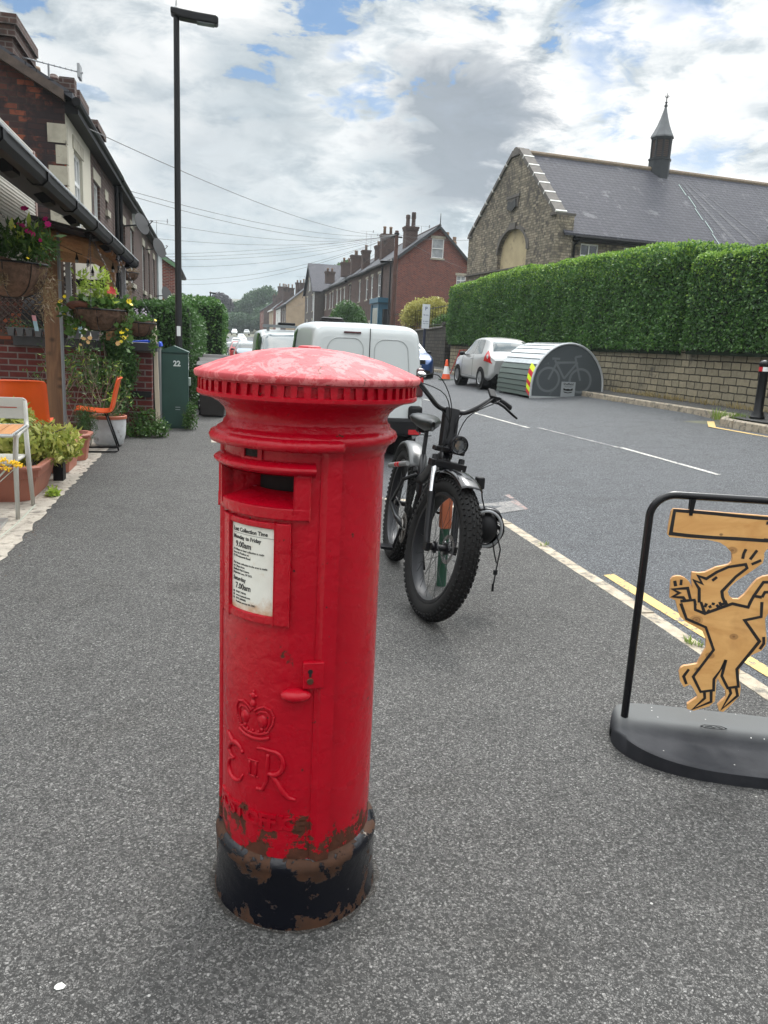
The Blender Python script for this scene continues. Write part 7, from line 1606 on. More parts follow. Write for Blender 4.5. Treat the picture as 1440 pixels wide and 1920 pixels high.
q = MB(); T(q, [(0.35, 0, 1.05), (0.40, 0, 0.84)], 0.015, 10); T(q, [(0.22, 0.03, 1.0), (0.30, 0.03, 0.985), (0.42, 0.02, 1.0)], 0.004, 6); T(q, [(0.22, -0.03, 1.0), (0.30, -0.03, 0.985), (0.42, -0.02, 1.0)], 0.004, 6); q.build('seat_post', M_frame, BK, smooth=True, auto=50)
q = MB(); q.cbox((0.165, -0.0, 1.02), (0.05, 0.07, 0.06)); q.build('rear_light', M_plast, BK, bevel=0.01)
q = MB()
for k in range(60): pass
q.tube([(0.33 + 0.0 + 0.022 * cos(t * 6.28) , 0.022 * sin(t * 6.28) - 0.02, 0.70 + 0.014 * t) for t in np.linspace(0, 6, 73)], 0.0045, 5, True, Matrix.Translation((0.33, -0.0, 0.74)) @ Matrix.Rotation(R(-60), 4, 'Y') @ Matrix.Translation((-0.33, 0, -0.74))); q.build('shock_spring', M_frame, BK)
q = MB(); Mc_ = Matrix.Translation((0.53, -0.075, 0.36)) @ Matrix.Rotation(R(90), 4, 'X')
q.lathe([(0.098, -0.002), (0.098, 0.002), (0.078, 0.002), (0.078, -0.002), (0.098, -0.002)], 40, Mc_, cap=False)
for k in range(36): a = 2 * pi * k / 36; q.cbox((0.101 * cos(a), 0.101 * sin(a), 0), (0.007, 0.007, 0.003), Mc_)
for k in range(5): a = 2 * pi * k / 5; q.tube([Mc_ @ Vector((0, 0, 0)), Mc_ @ Vector((0.08 * cos(a), 0.08 * sin(a), 0))], 0.007, 5)
q.build('chainring', mat('worn steel', None, (0.14, 0.13, 0.12), 0.4, 0.8), BK)
for s_, (dx, dz) in ((-1, (-0.06, -0.16)), (1, (0.06, 0.16))):
    q = MB(); T(q, [(0.53, 0.09 * s_, 0.36), (0.53 + dx, 0.105 * s_, 0.36 + dz)], 0.011, 8); q.cbox((0.53 + dx, 0.155 * s_, 0.36 + dz), (0.09, 0.085, 0.02)); q.build('pedal', M_frame, BK, bevel=0.003)
q = MB(); T(q, [(0.53, -0.075, 0.457), (0.0, -0.055, 0.475)], 0.004, 4); T(q, [(0.53, -0.075, 0.263), (0.0, -0.055, 0.385)], 0.004, 4); q.build('chain', mat('worn steel'), BK)
q = MB(); T(q, [(0.42, 0.07, 0.36), (0.36, 0.17, 0.045)], 0.010, 8); q.build('kickstand', M_frame, BK)
q = MB(); T(q, [(0.50, -0.12, 0.80), (0.30, -0.20, 0.74)], 0.017, 10); fb_ = q.build('side_bar', mat('dull alloy tube', None, (0.20, 0.20, 0.20), 0.35, 0.6), BK, smooth=True, auto=50)
q = MB(); T(q, [(0.42, -0.152, 0.776), (0.40, -0.160, 0.770)], 0.0185, 10); T(q, [(0.39, -0.164, 0.767), (0.375, -0.170, 0.7625)], 0.0185, 10); q.build('red_band', M_redlens, fb_)
# short post seen through the front wheel
t = thing('short_post', 'short green post with a faded orange top, seen through the front wheel of the bicycle', 'post', (1.515, 4.80, 0)); q = MB(); q.tube([(0, 0, 0), (0, 0, 0.40)], 0.034, 12); q.build('post', mat('dark green paint', None, (0.012, 0.06, 0.035), 0.4), t, smooth=True, auto=60)
q = MB(); q.box(-0.036, 0.036, -0.03, 0.03, 0.401, 0.74); q.build('reflector_panel', mat('faded orange film', None, (0.42, 0.12, 0.055), 0.5, var=0.2), t, bevel=0.005)
# helmet hanging from the handlebar side of the wheel
HM = thing('cycle_helmet', 'black cycle helmet hanging by its strap beside the front wheel of the bicycle', 'helmet', (1.665, 4.42, 0.49))
q = MB(); Mq = Matrix.Rotation(R(-75), 4, 'X') @ Matrix.Rotation(R(20), 4, 'Y')
vs = []; nu, nv = 26, 10
for i in range(nv):
    ph = R(92) * i / (nv - 1)
    for k in range(nu):
        th_ = 2 * pi * k / nu; rib = 1 + 0.035 * cos(6 * th_) * sin(ph); vs.append((0.095 * cos(th_) * sin(ph) * rib, 0.125 * sin(th_) * sin(ph) * rib, 0.115 * cos(ph)))
q.add(vs, [(i * nu + k, i * nu + (k + 1) % nu, (i + 1) * nu + (k + 1) % nu, (i + 1) * nu + k) for i in range(nv - 1) for k in range(nu) if not (k % 4 == 1 and 2 <= i <= 6)], Mq)
ho = q.build('shell', mat('gloss black shell', None, (0.005, 0.005, 0.006), 0.2, spec=0.4), HM, smooth=True); md = ho.modifiers.new('t', 'SOLIDIFY'); md.thickness = 0.016; md.offset = -1
q = MB(); q.tube([Mq @ Vector((0.094 * cos(t), 0.124 * sin(t), -0.006)) for t in np.linspace(0, 2 * pi, 33)[:-1]], 0.009, 8, closed=True); q.build('rim_trim', mat('silver grey trim', None, (0.30, 0.31, 0.32), 0.35), HM, smooth=True)
q = MB(); q.ball((0, 0, 0.01), (0.072, 0.10, 0.085), 14, 8, Mq); q.build('padding', M_black, HM, smooth=True)
q = MB()
def ribbon(pts, w=0.008):
    q.tube(pts, 0.0045, 6)
ribbon([(0.05, -0.06, -0.03), (0.085, -0.05, -0.12), (0.075, -0.05, -0.20), (0.066, -0.05, -0.27), (0.055, -0.05, -0.39)]); ribbon([(0.02, -0.08, -0.07), (0.045, -0.06, -0.15), (0.066, -0.05, -0.21)]); ribbon([(-0.02, -0.03, 0.09), (-0.05, -0.02, 0.20), (-0.06, -0.02, 0.28)])
q.cbox((0.064, -0.05, -0.27), (0.024, 0.014, 0.03)); q.cbox((0.055, -0.05, -0.37), (0.014, 0.006, 0.05)); q.build('strap', M_black, HM)
q = MB(); q.cbox((-0.065, 0.0, 0.29), (0.05, 0.06, 0.075)); q.build('clip', M_plast, HM, bevel=0.01)
# ------------------------------------------------------------------ cafe frontage on the left
w = MB(); w.box(-3.6, -0.93, 12.60, 12.83, 0, 1.30); lw = w.build('low_wall', M_lowbrick); tag(lw, 'low dark red brick wall with a thick black coping at the end of the cafe forecourt', 'wall')
w = MB(); w.box(-2.88, -1.72, 12.50, 12.92, 1.302, 1.44); w.box(-1.71, -0.84, 12.50, 12.92, 1.302, 1.43); w.build('coping', mat('black slate coping', None, (0.022, 0.022, 0.026), 0.4, var=0.3, vscale=6), lw, bevel=0.008)
w = MB(); w.box(-1.22, -0.94, 12.55, 12.598, 0.60, 0.69); w.build('missing_brick', M_arch, lw)  # dark block stands for the shaded hole where a brick is missing

# ---- canopy: gutter, brackets, boarding, posts, beams
CN = thing('canopy', 'timber lean-to canopy with black gutter and brown posts over the cafe forecourt', 'canopy', (-1.5, 9, 0))
def part(mb, name, m, **k): 
    o = mb.build(name, m, CN, **k); o.location = (1.5, -9, 0); return o
q = MB(); y = 3.6
segs = []
while y < 12.4:
    L = 1.16; e = min(12.42, y + L); prf = [(-1.205, 2.60), (-1.205, 2.545), (-1.175, 2.515), (-1.12, 2.515), (-1.09, 2.545), (-1.09, 2.60), (-1.10, 2.60), (-1.105, 2.55), (-1.19, 2.55), (-1.19, 2.60)]
    q.prism(prf, y, e - 0.012, 'y'); q.prism([(-1.215, 2.61), (-1.215, 2.54), (-1.18, 2.505), (-1.115, 2.505), (-1.08, 2.54), (-1.08, 2.61)], e - 0.05, e + 0.02, 'y'); y = e if e < 12.42 else 99
part(q, 'gutter', M_gutter)
q = MB(); q.tube([(-1.085, 3.6, 2.605), (-1.085, 12.42, 2.605)], 0.010, 6); part(q, 'gutter_highlight', mat('bright edge highlight', None, (0.50, 0.52, 0.54), 0.25, 0.5))  # pale tube paints the highlight along the gutter's top edge
for k in range(8): 
    q = MB(); yy = 4.3 + k * 1.16; q.prism([(-1.21, 2.515), (-1.27, 2.50), (-1.33, 2.56), (-1.21, 2.60)], yy, yy + 0.20, 'y'); part(q, 'rafter_end', M_gutter)
q = MB(); q.prism([(-1.14, 2.615), (-3.4, 3.05), (-3.4, 3.09), (-1.14, 2.65)], 9.9, 12.45, 'y'); q.prism([(-1.14, 2.615), (-1.95, 2.95), (-1.95, 2.99), (-1.14, 2.65)], 3.6, 9.9, 'y'); part(q, 'roof_sheet', mat('dark roofing felt', None, (0.03, 0.03, 0.032), 0.8))
q = MB()
for k in range(6):
    q.tube([(-3.3, 10.4 + k * 0.36, 2.93), (-1.25, 10.4 + k * 0.36, 2.56)], 0.06, 8)
q.box(-3.3, -1.28, 12.30, 12.40, 2.52, 2.68); q.box(-1.50, -1.38, 10.0, 12.4, 2.42, 2.54); part(q, 'beam', M_beam, smooth=True, auto=40)
q = MB(); q.box(-2.035, -1.855, 10.42, 10.58, 0, 2.80); part(q, 'post', M_post, bevel=0.008)
q = MB(); q.tube([(-1.825, 10.36, 0), (-1.825, 10.36, 2.7)], 0.020, 8); part(q, 'drain_pipe', mat('grey pipe', None, (0.18, 0.19, 0.20), 0.45, 0.4))
q = MB(); q.box(-1.56, -1.42, 12.35, 12.49, 1.44, 2.62); part(q, 'post', M_beam, bevel=0.006)
q = MB(); q.box(-1.33, -1.27, 12.4, 12.46, 1.44, 2.5); part(q, 'post', M_upvc if False else mat('grey painted timber', None, (0.20, 0.20, 0.21), 0.6))
q = MB(); q.box(-2.10, -2.03, 12.38, 12.45, 1.44, 2.62); part(q, 'post', mat('grey painted timber'))
# ---- ribbed cladding of the cafe side wall
EX = thing('cafe_side_wall', 'white ribbed cladding panel of the cafe above the nearest hanging basket', 'wall', (-2.05, 4, 2.2))
q = MB(); nb = 38
for k in range(nb): 
    z0 = 0.0 + k * 0.036; q.add([(0, 0, z0), (0, 6.3, z0), (0.011, 6.3, z0 + 0.012), (0.011, 0, z0 + 0.012), (0.011, 6.3, z0 + 0.030), (0.011, 0, z0 + 0.030), (0, 6.3, z0 + 0.036), (0, 0, z0 + 0.036)], [(0, 3, 2, 1), (3, 5, 4, 2), (5, 7, 6, 4)])
q.build('cladding', mat('white ribbed sheet', None, (0.50, 0.48, 0.43), 0.6, var=0.10, vscale=1.2, dirt=((0.22, 0.18, 0.16), 2.0, 0.60)), EX)
q = MB(); q.box(-0.08, -0.012, 0, 6.3, -0.03, 1.37); q.box(-0.01, 0.02, 6.24, 6.32, -0.02, 1.37); q.build('backing', mat('pinkish masonry', None, (0.22, 0.15, 0.13), 0.9, var=0.2), EX)
# cream shop fascia and dark awning beyond
SH = thing('shop_fascia', 'cream shop fascia board with a dark awning under it behind the middle hanging basket', 'fascia', (-2.4, 13.3, 2.2))
q = MB(); q.box(-0.5, 0.85, 0, 0.06, 0.16, 0.52); q.box(-0.5, 0.75, 0.0, 0.06, -0.22, 0.02); q.build('board', mat('cream board', None, (0.55, 0.52, 0.45), 0.6, var=0.05), SH)
q = MB(); q.box(-0.5, 0.95, -0.03, 0.05, 0.03, 0.15); q.build('black_band', M_gutter, SH)
q = MB(); q.prism([(-0.02, -0.10), (-0.35, -0.42), (-0.35, -0.60), (-0.02, -0.60)], -0.45, 0.9, 'x'); q.build('awning', mat('dark canvas', None, (0.02, 0.02, 0.022), 0.9), SH)
# ---- trellis
TR = thing('trellis', 'dark diagonal lattice trellis above the low brick wall', 'trellis', (-3.4, 12.95, 1.43))
q = MB()
def lat(x0, x1, z0, z1, s=0.10):
    n_ = int((x1 - x0 + z1 - z0) / s)
    for k in range(n_ + 1):
        for sg in (1, -1):
            a0 = x0 - (z1 - z0) + k * s if sg > 0 else x0 + k * s
            pts_ = []
            xa, za, xb, zb = a0, z0, a0 + sg * (z1 - z0), z1
            if sg > 0:
                if xa < x0: za += x0 - xa; xa = x0
                if xb > x1: zb -= xb - x1; xb = x1
            else:
                if xa > x1: za += xa - x1; xa = x1
                if xb < x0: zb -= x0 - xb; xb = x0
            if zb - za < 0.02: continue
            q.tube([(xa, 0.01 * sg, za), (xb, 0.01 * sg, zb)], 0.011, 4)
lat(0.0, 1.16, 0.0, 0.75); lat(1.17, 1.32, 0.0, 1.15, 0.085); q.build('lattice', mat('dark brown lattice', None, (0.055, 0.035, 0.025), 0.8, var=0.3), TR)
q = MB(); q.box(-0.02, 1.33, -0.03, 0.03, -0.005, 0.03); q.box(1.14, 1.18, -0.03, 0.03, 0, 1.2); q.box(1.31, 1.35, -0.03, 0.03, 0, 1.2); q.build('frame', mat('dark brown lattice'), TR)
# ---- seed trays
M_tray = mat('grey moulded tray', None, (0.075, 0.078, 0.085), 0.5)
for (x0, n_, lb) in ((-2.92, 6, 'grey plastic seed tray on the wall coping left of the brown post'), (-2.02, 3, 'short grey seed tray on the wall coping right of the brown post')):
    t = thing('seed_tray', lb, 'seed tray', (x0, 12.36, 1.445), R(-4)); q = MB()
    for k in range(n_):
        c = 0.06 + k * 0.125; vs = [(c - 0.035, -0.035, 0), (c + 0.035, -0.035, 0), (c + 0.035, 0.035, 0), (c - 0.035, 0.035, 0), (c - 0.052, -0.05, 0.11), (c + 0.052, -0.05, 0.11), (c + 0.052, 0.05, 0.11), (c - 0.052, 0.05, 0.11)]
        q.add(vs, [(0, 3, 2, 1), (0, 1, 5, 4), (1, 2, 6, 5), (2, 3, 7, 6), (3, 0, 4, 7)])
    q.box(-0.01, n_ * 0.125, -0.055, -0.047, 0.105, 0.12); q.box(-0.01, n_ * 0.125, 0.047, 0.055, 0.105, 0.12); q.build('tray', M_tray, t)
    q = MB(); xl = 0.40 if n_ == 6 else 0.10; q.prism([(xl, 0.08), (xl + 0.055, 0.08), (xl + 0.02, 0.30), (xl - 0.035, 0.30)], -0.062, -0.058, 'y'); lb_ = q.build('plant_label', mat('pale blue label', None, (0.30, 0.45, 0.52), 0.4), t)
    q = MB(); q.prism([(xl - 0.022, 0.22), (xl + 0.033, 0.22), (xl + 0.02, 0.30), (xl - 0.035, 0.30)], -0.0645, -0.0625, 'y'); q.build('label_picture', mat('pink label print', None, (0.55, 0.25, 0.28), 0.4), lb_)
    rg_ = np.random.default_rng(n_); P = np.stack([rg_.uniform(0, n_ * 0.125, 260), rg_.uniform(-.05, .05, 260), 0.11 + rg_.random(260) ** 1.5 * 0.12], 1); leaves('seedlings', P, 0.03, L_dark, t, 3)
# ---- hanging baskets
M_pinkp = mat('magenta petals', None, (0.60, 0.015, 0.20), 0.5); M_yellp = mat('yellow petals', None, (0.80, 0.62, 0.02), 0.5); M_redp = mat('coral red petals', None, (0.55, 0.05, 0.05), 0.5); M_peach = mat('faded apricot petals', None, (0.62, 0.38, 0.16), 0.6); M_lil = mat('grey lilac petals', None, (0.32, 0.27, 0.33), 0.6)
def blooms(name, P, r, m, parent, seed=0, n=7):
    rg_ = random.Random(seed); q = MB()
    for p in P:
        p = Vector(p); nn = Vector((rg_.uniform(-.4, .6), rg_.uniform(-1.3, -.3), rg_.uniform(0.1, 1.0))).normalized(); a = nn.orthogonal().normalized(); b = nn.cross(a); rr_ = r * rg_.uniform(0.7, 1.2)
        for k in range(n):
            t0 = 2 * pi * k / n; d = a * cos(t0) + b * sin(t0); e = nn.cross(d); q.add([p, p + d * rr_ * 0.6 + e * rr_ * 0.36 + nn * rr_ * 0.1, p + d * rr_ + nn * rr_ * 0.12, p + d * rr_ * 0.6 - e * rr_ * 0.36 + nn * rr_ * 0.1], [(0, 1, 2, 3)])
    return q.build(name, m, parent)
def basket(label, c, r, dep, chain_to, group='hanging baskets along the cafe front'):
    t = thing('hanging_basket', label, 'hanging basket', c, 0, group); q = MB(); nu, nv = 32, 10; vs = []
    rg_ = random.Random(int(c[1] * 10))
    for i in range(nv + 1):
        ph = (pi / 2) * i / nv
        for k in range(nu): th_ = 2 * pi * k / nu; rr_ = r * cos(ph) ** 0.75 * (1 + 0.035 * cos(th_ * 8)) * rg_.uniform(0.975, 1.025) if i < nv else 0; vs.append((rr_ * cos(th_), rr_ * sin(th_), -dep * sin(ph) + (rg_.uniform(-.012, .025) if i == 0 else 0)))
    q.add(vs, [(i * nu + k, (i + 1) * nu + k, (i + 1) * nu + (k + 1) % nu, i * nu + (k + 1) % nu) for i in range(nv) for k in range(nu)]); q.add([(r * .97 * cos(2 * pi * k / 24), r * .97 * sin(2 * pi * k / 24), -0.02) for k in range(24)], [tuple(range(24))]); q.build('liner', M_coir, t, smooth=True)
    q = MB(); q.tube([((r + 0.012) * cos(a), (r + 0.012) * sin(a), -0.008) for a in np.linspace(0, 2 * pi, 33)[:-1]], 0.009, 6, closed=True)
    for k in range(8): a0 = 2 * pi * k / 8; q.tube([((r * 1.03) * cos(p) ** 0.75 * cos(a0), (r * 1.03) * cos(p) ** 0.75 * sin(a0), -dep * 1.03 * sin(p)) for p in np.linspace(0, pi / 2 - 0.01, 9)], 0.004, 4)
    q.build('wire_frame', M_blackp, t)
    for a0 in (0.3, 2.4, 4.5):
        q = MB(); A = Vector((r * cos(a0), r * sin(a0), 0)); B = Vector(chain_to) - Vector(c); n_ = int((B - A).length / 0.028)
        for k in range(n_):
            p = A.lerp(B, k / n_); e = A.lerp(B, (k + 0.8) / n_); s_ = (B - A).normalized().orthogonal() * 0.006 if k % 2 else (B - A).normalized().cross((B - A).normalized().orthogonal()) * 0.006
            q.tube([p, (p + e) / 2 + s_, e], 0.0024, 3, False); q.tube([p, (p + e) / 2 - s_, e], 0.0024, 3, False)
        q.build('chain', mat('thin chain', None, (0.10, 0.10, 0.11), 0.4, 0.7), t)
    return t
def cluster(rg_, c, r, n): V = rg_.normal(size=(n, 3)); V /= np.linalg.norm(V, axis=1)[:, None]; return np.array(c) + V * np.array(r) * (rg_.random((n, 1)) ** 0.45)
L_lime = leafmat('lime leaf', (0.14, 0.26, 0.03), (0.42, 0.55, 0.09), (0.55, 0.62, 0.18))
L_grey = leafmat('dry brown leaf', (0.10, 0.07, 0.045), (0.24, 0.18, 0.10))
def stemmy(mb, base, top, n, rg_, sp, r=0.003):
    for k in range(n):
        a = Vector(base) + Vector((rg_.uniform(-sp, sp), rg_.uniform(-sp, sp), 0)); b = Vector(top) + Vector((rg_.uniform(-sp, sp) * 1.8, rg_.uniform(-sp, sp), rg_.uniform(-.08, .04))); mb.tube([a, (a + b) / 2 + Vector((rg_.uniform(-.03, .03), 0, 0)), b], r, 4)
b1 = basket('nearest hanging basket with magenta flowers and dark trailing growth at the left edge', (-1.60, 7.0, 2.08), 0.27, 0.27, (-2.0, 6.3, 2.95))
rg_ = np.random.default_rng(1); rr2 = random.Random(1)
leaves('leaves', np.concatenate([cluster(rg_, (-0.15, 0, 0.14), (0.20, 0.2, 0.19), 2200), cluster(rg_, (0.17, -0.05, 0.09), (0.22, 0.2, 0.12), 900)]), 0.032, L_dark, b1, 2, None, 0.35)
leaves('leaves', cluster(rg_, (0.16, -0.1, 0.15), (0.22, 0.15, 0.15), 330), 0.085, L_mid, b1, 3, None, 0.25, up=1.2); leaves('pale_leaves', cluster(rg_, (0.17, -0.12, 0.2), (0.2, 0.12, 0.12), 34), 0.10, L_lime, b1, 4, None, 0.3)
blooms('flowers', [(0.17, -0.14, 0.27 + .13), (0.155, -0.16, 0.40), (0.30, -0.12, 0.34), (0.32, -0.14, 0.30), (0.305, -0.15, 0.27), (0.20, -0.22, 0.22), (0.225, -0.22, 0.205), (0.18, -0.2, 0.23), (0.27, -0.18, 0.17), (0.11, -0.15, 0.28), (0.14, -0.16, 0.27)], 0.028, M_pinkp, b1, 1); blooms('flowers', [(0.10, -0.25, 0.25), (0.19, -0.28, 0.02)], 0.016, M_yellp, b1, 2)
leaves('dry_roots', cluster(rg_, (0.27, -0.05, -0.20), (0.09, 0.1, 0.26), 420), 0.055, L_grey, b1, 5, None, 0.12, up=-0.6); leaves('dry_growth', cluster(rg_, (-0.02, -0.27, -0.15), (0.07, 0.04, 0.06), 130), 0.055, L_grey, b1, 6, None, 0.12)
b2 = basket('middle hanging basket with lime green upright leaves, coral bloom and yellow nasturtiums', (-1.12, 8.5, 1.79), 0.26, 0.21, (-1.25, 8.9, 2.55))
leaves('upright_leaves', np.concatenate([np.stack([rg_.normal(x0, 0.035, 150), rg_.normal(0, 0.04, 150), rg_.uniform(0.02, h_, 150)], 1) for (x0, h_) in ((-0.16, 0.34), (-0.04, 0.24), (0.03, 0.38), (0.10, 0.2))]), 0.062, L_lime, b2, 3, None, 0.28, up=0.9)
leaves('leaves', np.concatenate([cluster(rg_, (0, 0, 0.05), (0.26, 0.22, 0.07), 260), cluster(rg_, (-0.30, -0.05, -0.06), (0.09, 0.1, 0.16), 60), cluster(rg_, (-0.2, -0.15, -0.18), (0.12, 0.08, 0.12), 60), cluster(rg_, (0.25, -0.1, -0.22), (0.1, 0.08, 0.16), 60), cluster(rg_, (0.26, 0, 0.05), (0.08, 0.08, 0.08), 50)]), 0.062, L_mid, b2, 5, None, 0.85)
blooms('flowers', [(0.11, -0.05, 0.20), (0.13, -0.06, 0.18), (0.10, -0.07, 0.17), (0.14, -0.03, 0.16)], 0.032, M_redp, b2, 3)
blooms('flowers', [(-0.32, -0.1, 0.10), (-0.36, -0.1, 0.05), (-0.33, -0.1, -0.08), (0.29, -0.1, 0.09), (0.31, -0.1, 0.06), (0.22, -0.15, -0.22), (0.24, -0.15, -0.27), (0.21, -0.15, -0.31), (0.27, -0.15, -0.19), (-0.22, -0.2, -0.2)], 0.026, M_yellp, b2, 4); blooms('faded_flowers', [(-0.14, -0.2, -0.30), (-0.10, -0.2, -0.33), (-0.17, -0.2, -0.36), (-0.08, -0.2, -0.29), (0.18, -0.15, -0.33), (0.26, -0.1, -0.25)], 0.026, M_peach, b2, 5)
leaves('dry_roots', cluster(rg_, (0.22, -0.05, -0.08), (0.07, 0.1, 0.1), 220), 0.05, L_grey, b2, 6, None, 0.12)
q = MB(); q.ball((-0.19, -0.1, 0.02), (0.12, 0.1, 0.05), 12, 8); q.build('moss_clump', mat('rusty moss', None, (0.10, 0.035, 0.02), 1.0, var=0.4, bump=1.0, bscale=40), b2, smooth=True)
b3 = basket('small far hanging basket with lilac flower spikes and yellow pansies near the wall end', (-0.87, 10.0, 1.70), 0.18, 0.17, (-1.15, 10.3, 2.5))
leaves('leaves', np.concatenate([cluster(rg_, (0, -0.05, 0.04), (0.18, 0.15, 0.06), 240), cluster(rg_, (-0.15, -0.12, -0.14), (0.1, 0.06, 0.12), 90), cluster(rg_, (0.16, -0.05, -0.22), (0.05, 0.05, 0.18), 110)]), 0.045, L_mid, b3, 7, None, 0.6)
blooms('flowers', [(0.19, -0.1, 0.03), (-0.18, -0.15, -0.10), (-0.14, -0.15, -0.14), (-0.2, -0.15, -0.17), (-0.12, -0.15, -0.08)], 0.022, M_yellp, b3, 6); blooms('lilac_flowers', [(rr2.uniform(-.06, .10), rr2.uniform(-.1, .05), rr2.uniform(0.07, 0.16)) for k in range(26)], 0.014, M_lil, b3, 7, 5)
b4 = basket('dark brown dried up hanging basket hung from the terrace wall beyond the canopy', (-1.62, 16.5, 2.72), 0.17, 0.15, (-1.9, 16.5, 3.25))
leaves('dry_leaves', np.concatenate([cluster(rg_, (0, 0, 0.02), (0.22, 0.15, 0.07), 300), cluster(rg_, (0.0, 0, -0.32), (0.05, 0.05, 0.25), 180)]), 0.045, L_grey, b4, 8, None, 0.3)
# ---- festoon bulbs
FS = thing('festoon_lights', 'string of black festoon bulb holders hanging under the canopy beams', 'string lights', (-1.6, 11, 2.6)); q = MB(); wp = [(-0.35, -0.2, 0.03), (-0.12, 0, -0.06), (0.0, 0.1, -0.09), (0.03, 0.2, -0.16), (0.12, 0.4, -0.12), (0.35, 1.0, 0.0)]; q.tube(wp, 0.005, 4); q.build('cable', M_black, FS)
for (x, y, z) in ((-0.12, 0, -0.06), (0.0, 0.1, -0.09), (0.04, 0.2, -0.20), (0.12, 0.4, -0.14), (0.24, 0.7, -0.1)):
    q = MB(); q.lathe([(0.004, 0.0), (0.008, -0.03), (0.022, -0.075), (0.024, -0.085)], 10, Matrix.Translation((x, y, z))); bh = q.build('bulb_holder', M_black, FS, smooth=True); q = MB(); q.ball((x, y, z - 0.105), 0.022, 10, 8); q.build('bulb', mat('clear bulb glass', None, (0.5, 0.5, 0.48), 0.05, trans=0.6), bh, smooth=True)
# ---- furniture
def shell_chair(label, loc, rz, scale=1.0):
    t = thing('chair', label, 'chair', loc, rz, 'orange cafe chairs'); 
    # local: sitter faces +x. profile through the seat shell
    pr = [(0.23, 0.475), (0.20, 0.49), (0.08, 0.475), (-0.08, 0.46), (-0.17, 0.475), (-0.215, 0.53), (-0.235, 0.62), (-0.265, 0.75), (-0.295, 0.86), (-0.315, 0.885)]
    P = [np.array((a, b)) for a, b in pr]; q = MB(); us = np.linspace(0, len(pr) - 1, 30); ws = np.linspace(-1, 1, 13)
    def fn(u, w_):
        p = catmull(P, u); wd = 0.235 if u < 4 else 0.235 - 0.02 * (u - 4) / 5; curl = (abs(w_) ** 2.2) * (0.045 if u > 4.5 else 0.02)
        if u > 8: wd *= (1 - 0.12 * (u - 8))
        return ((p[0] + curl * (1 if u > 4.5 else 0)) * scale, w_ * wd * scale, (p[1] + (curl if u < 4.5 else 0)) * scale)
    q.grid(fn, list(us), list(ws)); o = q.build('seat_shell', M_orange, t, smooth=True); md = o.modifiers.new('t', 'SOLIDIFY'); md.thickness = 0.014
    q = MB()
    for s_ in (-1, 1):
        q.tube([(p[0] * scale, p[1] * scale * s_, p[2] * scale) for p in ((0.12, 0.10, 0.465), (0.14, 0.18, 0.45), (0.20, 0.20, 0.03), (0.17, 0.20, 0.012), (-0.22, 0.20, 0.012), (-0.25, 0.20, 0.03), (-0.12, 0.18, 0.44), (-0.10, 0.10, 0.455))], 0.0115, 8)
    q.tube([(0.19 * scale, -0.2 * scale, 0.012), (0.19 * scale, 0.2 * scale, 0.012)], 0.010, 8); q.build('sled_frame', M_blackp, t, smooth=True, auto=60); return t
shell_chair('orange moulded cafe chair seen from the side beside the white pot', (-1.52, 10.85, 0.004), R(186), 1.1)
shell_chair('orange moulded cafe chair with its broad back to the camera at the left edge', (-1.97, 8.85, 0.004), R(97), 1.17)
t = thing('chair', 'light grey plastic armchair at the wooden table on the left edge', 'chair', (-1.86, 7.0, 0.0), R(-90)); S_ = 1.0
q = MB()
# backrest panel with a slot, faces -Y (towards the camera): in local frame sitter faces +x
q.prism([(-0.255, 0.79), (0.255, 0.79), (0.265, 0.96), (0.24, 0.975), (-0.24, 0.975), (-0.265, 0.96)], -0.285, -0.262, 'x'); q.build('backrest', M_greypl, t, bevel=0.006)
q = MB(); q.box(-0.261, -0.258, -0.17, 0.19, 0.885, 0.893); q.build('slot', mat('slot red', None, (0.35, 0.06, 0.03), 0.6), t)  # thin red strip marks the slot in the backrest
for s_ in (-1, 1):
    q = MB(); q.tube([(-0.27, 0.255 * s_, 0.95), (-0.262, 0.26 * s_, 0.80), (-0.20, 0.275 * s_, 0.735), (0.08, 0.275 * s_, 0.71), (0.17, 0.27 * s_, 0.68), (0.20, 0.265 * s_, 0.50), (0.24, 0.27 * s_, 0.0)], [0.018, 0.02, 0.022, 0.022, 0.022, 0.022, 0.018], 8); q.build('arm', M_greypl, t, smooth=True)
    q = MB(); q.tube([(-0.22, 0.262 * s_, 0.74), (-0.255, 0.265 * s_, 0.42), (-0.31, 0.275 * s_, 0.0)], [0.02, 0.022, 0.018], 8); q.build('leg', M_greypl, t, smooth=True)
q = MB(); q.box(-0.25, 0.24, -0.25, 0.25, 0.455, 0.485); q.build('seat', M_greypl, t, bevel=0.02)
t = thing('table', 'small cafe table with slatted wooden top and metal rim at the left edge', 'table', (-1.86, 6.48, 0), R(4)); q = MB()
for k in range(7): q.box(-0.36 + k * 0.104, -0.262 + k * 0.104, -0.33, 0.33, 0.775, 0.793)
q.build('top_slats', mat('orange brown slats', woodfn((0.55, 0.27, 0.11), (0.38, 0.17, 0.07), 1.0, False, 0.5, 1)), t, bevel=0.002)
q = MB(); q.tube([(a, b, 0.782) for a, b in ((-0.375, -0.34), (0.375, -0.34), (0.375, 0.34), (-0.375, 0.34))], 0.013, 8, closed=True); q.tube([(0, 0, 0.77), (0, 0, 0.05)], 0.025, 8); q.box(-0.22, 0.22, -0.22, 0.22, 0.008, 0.03); q.build('frame', M_steel, t)
